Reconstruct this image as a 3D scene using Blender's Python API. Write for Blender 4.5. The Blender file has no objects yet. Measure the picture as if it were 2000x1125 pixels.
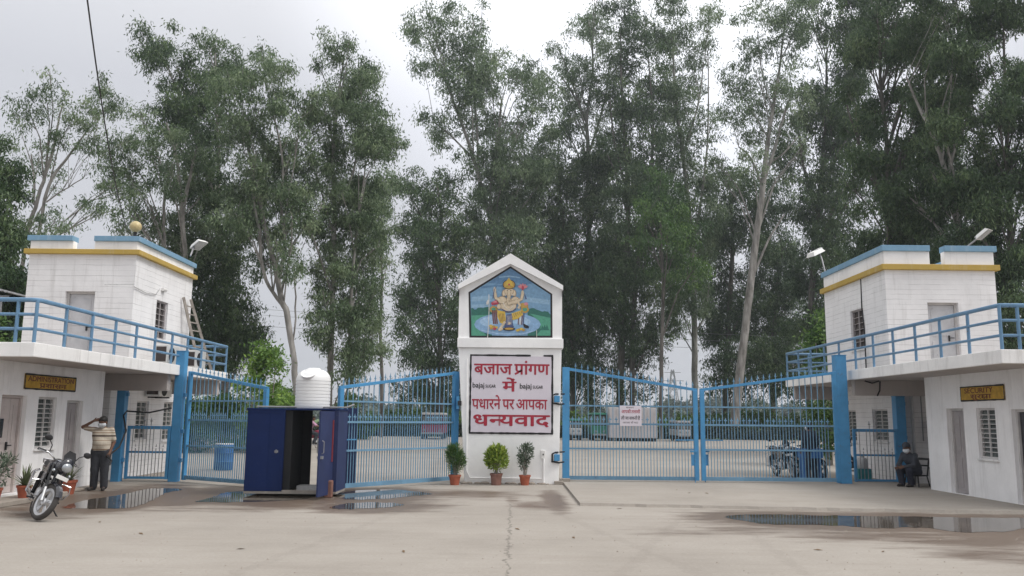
import bpy, bmesh, math, random
import numpy as np
from mathutils import Vector, Matrix

S = bpy.context.scene
C = S.collection
rad = math.radians

# ------------------------------------------------------------------ camera
FPX, PITCH, ROLL, EYE = 1640.0, rad(8.76), rad(0.6), 1.75
cam = bpy.data.cameras.new('camera')
cam.sensor_width = 36.0
cam.lens = FPX / 2000.0 * 36.0
cam.clip_start = 0.1
cam.clip_end = 3000
cam_o = bpy.data.objects.new('camera', cam)
C.objects.link(cam_o)
_r, _u, _f = Vector((1, 0, 0)), Vector((0, -math.sin(PITCH), math.cos(PITCH))), Vector((0, math.cos(PITCH), math.sin(PITCH)))
_cr, _sr = math.cos(ROLL), math.sin(ROLL)
_R, _U = _r * _cr + _u * _sr, -_r * _sr + _u * _cr
M3 = Matrix((_R, _U, -_f)).transposed()
cam_o.matrix_world = Matrix.Translation((0, 0, EYE)) @ M3.to_4x4()
S.camera = cam_o

# ------------------------------------------------------------------ sky and sun (bright overcast, glow over the trees, sun lamp turned right to light the walls)
SUN_EL, SUN_AZ = rad(54), rad(104)          # azimuth measured from +Y towards +X
world = bpy.data.worlds.new('World')
S.world = world
world.use_nodes = True
wn, wl = world.node_tree.nodes, world.node_tree.links
bg = wn['Background']
sky = wn.new('ShaderNodeTexSky')
sky.sky_type = 'NISHITA'
sky.sun_disc = False
sky.sun_elevation = SUN_EL
sky.sun_rotation = SUN_AZ
sky.dust_density = 4.0
sky.air_density = 1.0
hs = wn.new('ShaderNodeHueSaturation')
hs.inputs['Saturation'].default_value = 0.12
wl.new(sky.outputs[0], hs.inputs['Color'])
tc = wn.new('ShaderNodeTexCoord')
sep = wn.new('ShaderNodeSeparateXYZ')
wl.new(tc.outputs['Generated'], sep.inputs[0])
ramp = wn.new('ShaderNodeValToRGB')          # cloud deck: brighter overhead than at the horizon
ramp.color_ramp.elements[0].position = 0.0
ramp.color_ramp.elements[0].color = (0.415, 0.423, 0.452, 1)
ramp.color_ramp.elements[1].position = 0.9
ramp.color_ramp.elements[1].color = (1.06, 1.06, 1.06, 1)
e = ramp.color_ramp.elements.new(0.35)
e.color = (0.465, 0.476, 0.517, 1)
wl.new(sep.outputs[2], ramp.inputs[0])
dotn = wn.new('ShaderNodeVectorMath'); dotn.operation = 'DOT_PRODUCT'
sd = Vector((math.sin(0.17) * math.cos(rad(31)), math.cos(0.17) * math.cos(rad(31)), math.sin(rad(31))))
dotn.inputs[1].default_value = sd
wl.new(tc.outputs['Generated'], dotn.inputs[0])
gl = wn.new('ShaderNodeMapRange')
gl.inputs['From Min'].default_value = 0.90
gl.inputs['From Max'].default_value = 1.0
gl.inputs['To Min'].default_value = 1.0
gl.inputs['To Max'].default_value = 1.75
gl.interpolation_type = 'SMOOTHSTEP'
wl.new(dotn.outputs['Value'], gl.inputs[0])
cn = wn.new('ShaderNodeTexNoise')
cn.inputs['Scale'].default_value = 2.2
cn.inputs['Detail'].default_value = 4
wl.new(tc.outputs['Generated'], cn.inputs['Vector'])
cr = wn.new('ShaderNodeMapRange')
cr.inputs['From Min'].default_value = 0.3
cr.inputs['From Max'].default_value = 0.7
cr.inputs['To Min'].default_value = 0.985
cr.inputs['To Max'].default_value = 1.015
wl.new(cn.outputs[0], cr.inputs[0])
mul = wn.new('ShaderNodeMath'); mul.operation = 'MULTIPLY'
wl.new(gl.outputs[0], mul.inputs[0]); wl.new(cr.outputs[0], mul.inputs[1])
mul2 = wn.new('ShaderNodeMath'); mul2.operation = 'MULTIPLY'
mul2.inputs[1].default_value = 10.5
wl.new(mul.outputs[0], mul2.inputs[0])
vs = wn.new('ShaderNodeVectorMath'); vs.operation = 'SCALE'
wl.new(ramp.outputs[0], vs.inputs[0]); wl.new(mul2.outputs[0], vs.inputs['Scale'])
mx = wn.new('ShaderNodeMixRGB')
mx.inputs[0].default_value = 0.9
wl.new(hs.outputs[0], mx.inputs[1]); wl.new(vs.outputs[0], mx.inputs[2])
wl.new(mx.outputs[0], bg.inputs['Color'])
bg.inputs['Strength'].default_value = 0.11

sun = bpy.data.lights.new('sun', 'SUN')
sun.energy = 1.6
sun.angle = rad(24)
sun.color = (1.0, 0.97, 0.92)
sun_o = bpy.data.objects.new('sun', sun)
C.objects.link(sun_o)
sv = Vector((math.sin(SUN_AZ) * math.cos(SUN_EL), math.cos(SUN_AZ) * math.cos(SUN_EL), math.sin(SUN_EL)))
sun_o.rotation_euler = (-sv).to_track_quat('-Z', 'Y').to_euler()
sun_o.location = (0, 0, 60)

vsn = S.view_settings
vsn.view_transform = 'Standard'
vsn.look = 'None'
vsn.exposure = 0.36
vsn.gamma = 1.0
S.cycles.max_bounces = 6
S.cycles.transparent_max_bounces = 12

# ------------------------------------------------------------------ pixel -> metre helpers (photo pixels, 2000 x 1125)
def ray(x, y):
    u, v = (x - 1000) / FPX, -(y - 562.5) / FPX
    u, v = u * _cr - v * _sr, u * _sr + v * _cr
    return _r * u + _u * v + _f
def atY(x, y, Y):
    d = ray(x, y)
    return Vector((0, 0, EYE)) + d * (Y / d.y)
def atX(x, y, X):
    d = ray(x, y)
    return Vector((0, 0, EYE)) + d * (X / d.x)
def onG(x, y, z=0.0):
    d = ray(x, y)
    return Vector((0, 0, EYE)) + d * ((z - EYE) / d.z)

# ------------------------------------------------------------------ materials
def mat(name, col, rough=0.7, var=0.12, scale=6.0, bump=0.0, metal=0.0, spec=0.4, col2=None, detail=6, coat=0.0):
    m = bpy.data.materials.new(name)
    m.use_nodes = True
    n, l = m.node_tree.nodes, m.node_tree.links
    b = n['Principled BSDF']
    t = n.new('ShaderNodeTexCoord')
    no = n.new('ShaderNodeTexNoise')
    no.inputs['Scale'].default_value = scale
    no.inputs['Detail'].default_value = detail
    no.inputs['Roughness'].default_value = 0.62
    l.new(t.outputs['Object'], no.inputs['Vector'])
    rp = n.new('ShaderNodeValToRGB')
    rp.color_ramp.elements[0].position = 0.32
    rp.color_ramp.elements[1].position = 0.68
    c1 = tuple(max(0, c * (1 - var)) for c in col)
    c2 = col2 if col2 else tuple(min(1, c * (1 + var)) for c in col)
    rp.color_ramp.elements[0].color = (*c1, 1)
    rp.color_ramp.elements[1].color = (*c2, 1)
    l.new(no.outputs[0], rp.inputs[0])
    l.new(rp.outputs[0], b.inputs['Base Color'])
    b.inputs['Roughness'].default_value = rough
    b.inputs['Metallic'].default_value = metal
    b.inputs['Specular IOR Level'].default_value = spec
    b.inputs['Coat Weight'].default_value = coat
    if bump:
        bp = n.new('ShaderNodeBump')
        bp.inputs['Strength'].default_value = bump
        bp.inputs['Distance'].default_value = 0.02
        n2 = n.new('ShaderNodeTexNoise')
        n2.inputs['Scale'].default_value = scale * 5
        n2.inputs['Detail'].default_value = 5
        l.new(t.outputs['Object'], n2.inputs['Vector'])
        l.new(n2.outputs[0], bp.inputs['Height'])
        l.new(bp.outputs[0], b.inputs['Normal'])
    return m

def math_node(n, op, *vals):
    k = n.new('ShaderNodeMath'); k.operation = op
    for i, v in enumerate(vals):
        if isinstance(v, (int, float)):
            k.inputs[i].default_value = v
    return k

def whitewash(name, col, course=0.0, dirt=0.5, dirt_col=(0.30, 0.28, 0.26)):
    """limewashed wall: patchy white, faint broken brick courses, damp marks with their own shape"""
    m = mat(name, col, rough=0.85, var=0.07, scale=1.3, bump=0.25, spec=0.2)
    n, l = m.node_tree.nodes, m.node_tree.links
    b = n['Principled BSDF']
    t = [k for k in n if k.type == 'TEX_COORD'][0]
    rp = [k for k in n if k.type == 'VALTORGB'][0]
    st = n.new('ShaderNodeMapping'); st.inputs['Scale'].default_value = (3.4, 3.4, 0.32)
    l.new(t.outputs['Object'], st.inputs[0])
    no = n.new('ShaderNodeTexNoise'); no.inputs['Scale'].default_value = 1.4; no.inputs['Detail'].default_value = 8
    no.inputs['Roughness'].default_value = 0.7
    l.new(st.outputs[0], no.inputs['Vector'])
    mr = n.new('ShaderNodeMapRange'); mr.inputs['From Min'].default_value = 0.53; mr.inputs['From Max'].default_value = 0.78
    mr.inputs['To Max'].default_value = dirt
    l.new(no.outputs[0], mr.inputs[0])
    mx = n.new('ShaderNodeMixRGB'); mx.inputs[2].default_value = (*dirt_col, 1)
    l.new(mr.outputs[0], mx.inputs[0]); l.new(rp.outputs[0], mx.inputs[1])
    out = mx.outputs[0]
    if course:
        sp = n.new('ShaderNodeSeparateXYZ'); l.new(t.outputs['Object'], sp.inputs[0])
        wob = n.new('ShaderNodeTexNoise'); wob.inputs['Scale'].default_value = 2.5
        l.new(t.outputs['Object'], wob.inputs['Vector'])
        wm = math_node(n, 'MULTIPLY', 0, 0.02 / course * 2); l.new(wob.outputs[0], wm.inputs[0])
        dv = math_node(n, 'DIVIDE', 0, course); l.new(sp.outputs[2], dv.inputs[0])
        ad = n.new('ShaderNodeMath'); ad.operation = 'ADD'; l.new(dv.outputs[0], ad.inputs[0]); l.new(wm.outputs[0], ad.inputs[1])
        fr = math_node(n, 'FRACT', 0); l.new(ad.outputs[0], fr.inputs[0])
        ls = math_node(n, 'LESS_THAN', 0, 0.010 / course); l.new(fr.outputs[0], ls.inputs[0])
        bs = n.new('ShaderNodeMapping'); bs.inputs['Scale'].default_value = (1.0, 1.0, 6.0)
        l.new(t.outputs['Object'], bs.inputs[0])
        br = n.new('ShaderNodeTexNoise'); br.inputs['Scale'].default_value = 1.2; br.inputs['Detail'].default_value = 3
        l.new(bs.outputs[0], br.inputs['Vector'])
        bm = n.new('ShaderNodeMapRange'); bm.inputs['From Min'].default_value = 0.42; bm.inputs['From Max'].default_value = 0.6
        bm.inputs['To Min'].default_value = 0.15; bm.inputs['To Max'].default_value = 0.6
        l.new(br.outputs[0], bm.inputs[0])
        pm = n.new('ShaderNodeMath'); pm.operation = 'MULTIPLY'; l.new(ls.outputs[0], pm.inputs[0]); l.new(bm.outputs[0], pm.inputs[1])
        m2 = n.new('ShaderNodeMixRGB'); m2.inputs[2].default_value = (0.25, 0.24, 0.24, 1)
        l.new(pm.outputs[0], m2.inputs[0]); l.new(out, m2.inputs[1])
        out = m2.outputs[0]
    l.new(out, b.inputs['Base Color'])
    return m

def painted(name, col, rough=0.5, chip=0.7, chip_col=(0.14, 0.075, 0.045), spec=0.4):
    """painted steel: slight fading, small rust chips"""
    m = mat(name, col, rough=rough, var=0.12, scale=3.0, spec=spec)
    n, l = m.node_tree.nodes, m.node_tree.links
    b = n['Principled BSDF']
    t = [k for k in n if k.type == 'TEX_COORD'][0]
    rp = [k for k in n if k.type == 'VALTORGB'][0]
    no = n.new('ShaderNodeTexNoise'); no.inputs['Scale'].default_value = 9; no.inputs['Detail'].default_value = 10
    no.inputs['Roughness'].default_value = 0.75
    l.new(t.outputs['Object'], no.inputs['Vector'])
    mr = n.new('ShaderNodeMapRange'); mr.inputs['From Min'].default_value = 0.60; mr.inputs['From Max'].default_value = 0.67
    mr.inputs['To Max'].default_value = chip
    l.new(no.outputs[0], mr.inputs[0])
    mx = n.new('ShaderNodeMixRGB'); mx.inputs[2].default_value = (*chip_col, 1)
    l.new(mr.outputs[0], mx.inputs[0]); l.new(rp.outputs[0], mx.inputs[1])
    l.new(mx.outputs[0], b.inputs['Base Color'])
    return m

M = {}
M['white'] = whitewash('limewash white', (0.86, 0.85, 0.85), dirt=0.35)
M['course'] = whitewash('limewashed brick', (0.80, 0.79, 0.795), course=0.145, dirt=0.42)
M['pillar'] = whitewash('pillar white', (0.88, 0.875, 0.87), dirt=0.08)
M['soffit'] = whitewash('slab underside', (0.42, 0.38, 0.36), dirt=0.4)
M['slab'] = whitewash('slab edge white', (0.80, 0.79, 0.78), dirt=0.6)
M['coping'] = whitewash('blue limewash', (0.19, 0.33, 0.46), dirt=0.35, dirt_col=(0.55, 0.58, 0.6))
M['ochre'] = whitewash('ochre limewash', (0.46, 0.32, 0.085), dirt=0.3, dirt_col=(0.6, 0.56, 0.5))
M['blue'] = painted('gate blue paint', (0.065, 0.26, 0.49))
M['bluelight'] = painted('gate bar blue paint', (0.15, 0.295, 0.43))
M['bluerail'] = painted('railing blue paint', (0.13, 0.25, 0.39))
M['navy'] = painted('navy steel sheet', (0.005, 0.018, 0.085), rough=0.6, spec=0.2, chip=0.25, chip_col=(0.10, 0.10, 0.16))
M['navydoor'] = painted('faded navy steel', (0.024, 0.036, 0.105), rough=0.55, spec=0.3, chip=0.45, chip_col=(0.14, 0.12, 0.14))
M['dark'] = mat('dark interior', (0.018, 0.018, 0.02), rough=0.9)  # near-black colour stands in for the shade of unlit interiors
M['doorgrey'] = painted('grey painted door', (0.36, 0.33, 0.33), rough=0.55, chip=0.4)
M['doorbeige'] = painted('beige painted door', (0.50, 0.44, 0.42), rough=0.55, chip=0.3)
M['doorwhite'] = painted('white painted door', (0.55, 0.55, 0.57), rough=0.55, chip=0.6, chip_col=(0.2, 0.19, 0.19))
M['frame'] = painted('window frame paint', (0.56, 0.54, 0.53), rough=0.5, chip=0.3)
M['glass'] = mat('dusty louvre glass', (0.12, 0.135, 0.13), rough=0.25, var=0.5, scale=5, spec=0.5)
M['mesh'] = mat('brown fly mesh', (0.06, 0.048, 0.045), rough=0.7)
M['tank'] = mat('white plastic tank', (0.78, 0.78, 0.78), rough=0.4, var=0.04, scale=2)
M['terracotta'] = mat('terracotta', (0.36, 0.10, 0.055), rough=0.75, var=0.2, scale=9, bump=0.2)
M['brownpot'] = mat('brown clay', (0.22, 0.11, 0.085), rough=0.75, var=0.2, scale=9, bump=0.2)
M['soil'] = mat('potting soil', (0.05, 0.035, 0.025), rough=0.95)
M['black'] = mat('black rubber', (0.018, 0.018, 0.02), rough=0.55)
M['tyre'] = mat('dusty tyre', (0.055, 0.05, 0.047), rough=0.85, var=0.3)
M['gloss'] = mat('gloss black paint', (0.010, 0.010, 0.016), rough=0.15, spec=0.6, coat=0.6)
M['chrome'] = mat('worn chrome', (0.62, 0.62, 0.64), rough=0.18, metal=1.0)
M['alloy'] = mat('silver alloy', (0.52, 0.52, 0.53), rough=0.35, metal=0.7)
M['steel'] = mat('grey steel', (0.30, 0.30, 0.31), rough=0.45, metal=0.5)
M['whiteplastic'] = mat('white plastic', (0.74, 0.73, 0.71), rough=0.45, var=0.06)
M['greyplastic'] = mat('grey plastic', (0.42, 0.42, 0.42), rough=0.5)
M['globe'] = mat('yellowed globe', (0.52, 0.42, 0.22), rough=0.35)
M['lens'] = mat('clear lamp lens', (0.40, 0.42, 0.44), rough=0.08, spec=0.8, metal=0.6)
M['orange'] = mat('amber lens', (0.75, 0.28, 0.08), rough=0.2)
M['skin'] = mat('brown skin', (0.155, 0.078, 0.05), rough=0.55, var=0.1, scale=12)
M['hair'] = mat('black hair', (0.012, 0.010, 0.009), rough=0.6)
M['mask'] = mat('pale face mask', (0.60, 0.63, 0.66), rough=0.8)
M['trouser'] = mat('charcoal trousers', (0.036, 0.038, 0.045), rough=0.9, var=0.25, scale=14, bump=0.3)
M['navycloth'] = mat('dark navy cloth', (0.022, 0.025, 0.040), rough=0.9, var=0.3, scale=14, bump=0.3)
M['greycloth'] = mat('slate cloth', (0.05, 0.055, 0.068), rough=0.9, var=0.3, scale=14, bump=0.3)
M['pinkcloth'] = mat('mauve cloth', (0.45, 0.25, 0.36), rough=0.9)
M['shoe'] = mat('dark leather', (0.03, 0.025, 0.022), rough=0.5)
M['blackpaint'] = mat('black border paint', (0.012, 0.011, 0.012), rough=0.6)
M['boardwhite'] = mat('sign board paint', (0.67, 0.62, 0.68), rough=0.6, var=0.05, scale=2)
M['red'] = mat('crimson lettering', (0.36, 0.022, 0.045), rough=0.55, var=0.2, scale=8)
M['signyellow'] = mat('sign yellow paint', (0.47, 0.28, 0.03), rough=0.65, var=0.22, scale=7)
M['signbrown'] = mat('sign brown lettering', (0.15, 0.035, 0.02), rough=0.65, var=0.25, scale=20)
M['redpanel'] = painted('red oxide panel', (0.22, 0.03, 0.03))
M['concrete'] = mat('raw concrete', (0.33, 0.29, 0.25), rough=0.9, var=0.2, scale=3, bump=0.4)
M['teal'] = mat('teal plastic', (0.03, 0.20, 0.22), rough=0.4)
M['bluebox'] = mat('blue plastic', (0.03, 0.13, 0.36), rough=0.4)
M['carred'] = mat('bus red paint', (0.24, 0.03, 0.06), rough=0.4)
M['cargreen'] = mat('auto green paint', (0.035, 0.19, 0.13), rough=0.4)
M['greywall'] = whitewash('grey container', (0.50, 0.48, 0.49), dirt=0.3)
M['sheet'] = mat('grey roof sheet', (0.34, 0.34, 0.35), rough=0.5, var=0.15)
M['wood'] = mat('weathered wood', (0.30, 0.27, 0.24), rough=0.85, var=0.25, scale=6)

def bark(name, c1, c2):
    m = mat(name, c1, rough=0.85, var=0.25, scale=1.2, bump=0.5, col2=c2, spec=0.2)
    n, l = m.node_tree.nodes, m.node_tree.links
    t = [k for k in n if k.type == 'TEX_COORD'][0]
    no = [k for k in n if k.type == 'TEX_NOISE'][0]
    mp = n.new('ShaderNodeMapping'); mp.inputs['Scale'].default_value = (2.2, 2.2, 0.5)
    l.new(t.outputs['Object'], mp.inputs[0]); l.new(mp.outputs[0], no.inputs['Vector'])
    return m
M['barkpale'] = bark('pale gum bark', (0.15, 0.14, 0.125), (0.38, 0.36, 0.34))
M['barkgrey'] = bark('grey gum bark', (0.075, 0.068, 0.062), (0.19, 0.175, 0.16))

def leafmat(name, dark, mid, light, transl=0.25, rough=0.5):
    m = bpy.data.materials.new(name)
    m.use_nodes = True
    n, l = m.node_tree.nodes, m.node_tree.links
    b = n['Principled BSDF']
    a = n.new('ShaderNodeAttribute'); a.attribute_name = 'tone'
    rp = n.new('ShaderNodeValToRGB')
    rp.color_ramp.elements[0].position = 0.0; rp.color_ramp.elements[0].color = (*dark, 1)
    rp.color_ramp.elements[1].position = 1.0; rp.color_ramp.elements[1].color = (*light, 1)
    e = rp.color_ramp.elements.new(0.55); e.color = (*mid, 1)
    l.new(a.outputs['Fac'], rp.inputs[0])
    l.new(rp.outputs[0], b.inputs['Base Color'])
    b.inputs['Roughness'].default_value = rough
    b.inputs['Specular IOR Level'].default_value = 0.35
    tr = n.new('ShaderNodeBsdfTranslucent')
    l.new(rp.outputs[0], tr.inputs['Color'])
    mx = n.new('ShaderNodeMixShader'); mx.inputs[0].default_value = transl
    o = n['Material Output']
    l.new(b.outputs[0], mx.inputs[1]); l.new(tr.outputs[0], mx.inputs[2]); l.new(mx.outputs[0], o.inputs['Surface'])
    return m
M['gum'] = leafmat('gum leaves', (0.058, 0.098, 0.048), (0.145, 0.212, 0.106), (0.300, 0.370, 0.215), transl=0.32)
M['gumdark'] = leafmat('dark gum leaves', (0.028, 0.058, 0.026), (0.074, 0.126, 0.053), (0.165, 0.232, 0.100), transl=0.3)
M['leafbright'] = leafmat('bright leaves', (0.06, 0.13, 0.025), (0.14, 0.26, 0.045), (0.30, 0.43, 0.08))
M['leafmid'] = leafmat('green leaves', (0.032, 0.078, 0.022), (0.07, 0.145, 0.035), (0.15, 0.25, 0.06))
M['leafgrey'] = leafmat('grey green leaves', (0.05, 0.075, 0.05), (0.11, 0.15, 0.10), (0.22, 0.27, 0.20))
M['leafpot'] = leafmat('pot shrub leaves', (0.10, 0.17, 0.03), (0.24, 0.34, 0.05), (0.50, 0.56, 0.13))
M['hedgeshade'] = leafmat('shaded hedge leaves', (0.010, 0.020, 0.010), (0.022, 0.042, 0.018), (0.045, 0.075, 0.03), transl=0.1)  # near-black leaf colour carries the shade low along the hedge
M['leaffar'] = leafmat('hazed far leaves', (0.09, 0.12, 0.11), (0.13, 0.17, 0.15), (0.18, 0.22, 0.19))  # paler, greyer leaf colour carries the haze of distance
M['grass'] = mat('field grass', (0.10, 0.17, 0.05), rough=0.95, var=0.35, scale=0.6)
M['drygrass'] = mat('dry leaf', (0.16, 0.10, 0.05), rough=0.9)

# ------------------------------------------------------------------ objects
ORG = {}
def tag(o, label=None, cat=None, group=None, kind=None):
    if label: o['label'] = label
    if cat: o['category'] = cat
    if group: o['group'] = group
    if kind: o['kind'] = kind
    return o
def thing(name, label, cat, loc=(0, 0, 0), rotz=0.0, group=None, local=False):
    o = bpy.data.objects.new(name, None)
    o.empty_display_size = 0.2
    C.objects.link(o)
    o.location = loc
    o.rotation_euler = (0, 0, rotz)
    ORG[o.name] = Vector((0, 0, 0)) if local else Vector(loc)
    return tag(o, label, cat, group)
def root_of(o):
    while o.parent: o = o.parent
    return o

class MB:
    def __init__(s): s.v = []; s.f = []
    def add(s, vs, fs):
        b = len(s.v)
        s.v += [tuple(p) for p in vs]
        s.f += [tuple(i + b for i in f) for f in fs]
        return s
    def box(s, x0, x1, y0, y1, z0, z1):
        return s.add([(x0, y0, z0), (x1, y0, z0), (x1, y1, z0), (x0, y1, z0), (x0, y0, z1), (x1, y0, z1), (x1, y1, z1), (x0, y1, z1)],
                     [(0, 3, 2, 1), (4, 5, 6, 7), (0, 1, 5, 4), (1, 2, 6, 5), (2, 3, 7, 6), (3, 0, 4, 7)])
    def hexa(s, a, b):          # two quads (bottom, top)
        return s.add(list(a) + list(b), [(0, 3, 2, 1), (4, 5, 6, 7), (0, 1, 5, 4), (1, 2, 6, 5), (2, 3, 7, 6), (3, 0, 4, 7)])
    def bar(s, p, q, w, d=None, up=(0, 0, 1)):
        p, q = Vector(p), Vector(q); d = d or w
        t = (q - p).normalized(); u = Vector(up)
        if abs(t.dot(u)) > 0.99: u = Vector((0, 1, 0))
        a = t.cross(u).normalized() * (w / 2); b = a.cross(t).normalized() * (d / 2)
        return s.hexa([p - a - b, p + a - b, p + a + b, p - a + b], [q - a - b, q + a - b, q + a + b, q - a + b])
    def tube(s, pts, rs, n=8, cap=True):
        pts = [Vector(p) for p in pts]
        if isinstance(rs, (int, float)): rs = [rs] * len(pts)
        base = len(s.v); pu = None
        for i, p in enumerate(pts):
            t = (pts[min(i + 1, len(pts) - 1)] - pts[max(i - 1, 0)]).normalized()
            if pu is None:
                u = Vector((0, 0, 1)) if abs(t.z) < 0.9 else Vector((1, 0, 0))
            else: u = pu
            a = (u - t * u.dot(t)).normalized(); pu = a; b = t.cross(a)
            for k in range(n):
                an = 2 * math.pi * k / n
                s.v.append(tuple(p + (a * math.cos(an) + b * math.sin(an)) * rs[i]))
        for i in range(len(pts) - 1):
            for k in range(n):
                k2 = (k + 1) % n
                s.f.append((base + i * n + k, base + i * n + k2, base + (i + 1) * n + k2, base + (i + 1) * n + k))
        if cap:
            s.f.append(tuple(base + k for k in reversed(range(n))))
            s.f.append(tuple(base + (len(pts) - 1) * n + k for k in range(n)))
        return s
    def lathe(s, prof, c=(0, 0, 0), n=24, axis='z'):
        base = len(s.v)
        for r, h in prof:
            for k in range(n):
                an = 2 * math.pi * k / n
                p = (r * math.cos(an), r * math.sin(an), h)
                if axis == 'y': p = (p[0], p[2], p[1])
                if axis == 'x': p = (p[2], p[0], p[1])
                s.v.append((p[0] + c[0], p[1] + c[1], p[2] + c[2]))
        for i in range(len(prof) - 1):
            for k in range(n):
                k2 = (k + 1) % n
                s.f.append((base + i * n + k, base + i * n + k2, base + (i + 1) * n + k2, base + (i + 1) * n + k))
        s.f.append(tuple(base + k for k in reversed(range(n))))
        s.f.append(tuple(base + (len(prof) - 1) * n + k for k in range(n)))
        return s
    def ball(s, c, r, n=14, sc=(1, 1, 1)):
        pr = [(max(1e-4, math.sin(math.pi * i / n)), -math.cos(math.pi * i / n)) for i in range(n + 1)]
        b = len(s.v); s.lathe([(a * r, h * r) for a, h in pr], (0, 0, 0), n * 2)
        for i in range(b, len(s.v)):
            x, y, z = s.v[i]; s.v[i] = (x * sc[0] + c[0], y * sc[1] + c[1], z * sc[2] + c[2])
        return s
    def prism(s, poly, fn, d0, d1):
        """poly of 2-D points; fn(u, v, d) -> 3-D; extruded d0..d1"""
        n = len(poly)
        return s.add([fn(u, v, d0) for u, v in poly] + [fn(u, v, d1) for u, v in poly],
                     [tuple(range(n)), tuple(range(2 * n - 1, n - 1, -1))] + [(i, (i + 1) % n, n + (i + 1) % n, n + i) for i in range(n)])
    def wall(s, axis, pos, a0, a1, z0, z1, holes=(), inward=1.0, depth=0.15, thick=None):
        """wall face in a plane of constant x or y with openings and their reveals"""
        P = (lambda a, z, d: (pos + inward * d, a, z)) if axis == 'x' else (lambda a, z, d: (a, pos + inward * d, z))
        A = sorted({a0, a1, *[h[0] for h in holes], *[h[1] for h in holes]})
        Z = sorted({z0, z1, *[h[2] for h in holes], *[h[3] for h in holes]})
        for i in range(len(A) - 1):
            for j in range(len(Z) - 1):
                ca, cz = (A[i] + A[i + 1]) / 2, (Z[j] + Z[j + 1]) / 2
                if any(h[0] < ca < h[1] and h[2] < cz < h[3] for h in holes): continue
                s.add([P(A[i], Z[j], 0), P(A[i + 1], Z[j], 0), P(A[i + 1], Z[j + 1], 0), P(A[i], Z[j + 1], 0)], [(0, 1, 2, 3)])
        for h in holes:
            q = [(h[0], h[2]), (h[1], h[2]), (h[1], h[3]), (h[0], h[3])]
            for k in range(4):
                (u, v), (w, x) = q[k], q[(k + 1) % 4]
                s.add([P(u, v, 0), P(w, x, 0), P(w, x, depth), P(u, v, depth)], [(0, 1, 2, 3)])
        return s
    def build(s, name, m, parent=None, smooth=False, bevel=0.0, xf=None):
        vs = s.v
        if xf is not None: vs = [tuple(xf @ Vector(p)) for p in vs]
        off = Vector((0, 0, 0))
        if parent is not None: off = ORG.get(root_of(parent).name, off)
        me = bpy.data.meshes.new(name)
        if parent is None:
            a = np.array(vs); off = Vector(((a[:, 0].min() + a[:, 0].max()) / 2, (a[:, 1].min() + a[:, 1].max()) / 2, a[:, 2].min()))
        me.from_pydata([(p[0] - off.x, p[1] - off.y, p[2] - off.z) for p in vs], [], s.f)
        me.materials.append(M[m] if isinstance(m, str) else m)
        if smooth:
            me.polygons.foreach_set('use_smooth', [True] * len(me.polygons))
        o = bpy.data.objects.new(name, me)
        C.objects.link(o)
        if parent is not None: o.parent = parent
        else:
            o.location = off; ORG[o.name] = off
        if bevel:
            bv = o.modifiers.new('bevel', 'BEVEL'); bv.width = bevel; bv.segments = 2; bv.limit_method = 'ANGLE'; bv.angle_limit = rad(40)
        if smooth:
            me.set_sharp_from_angle(angle=rad(42))
        return o

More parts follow.
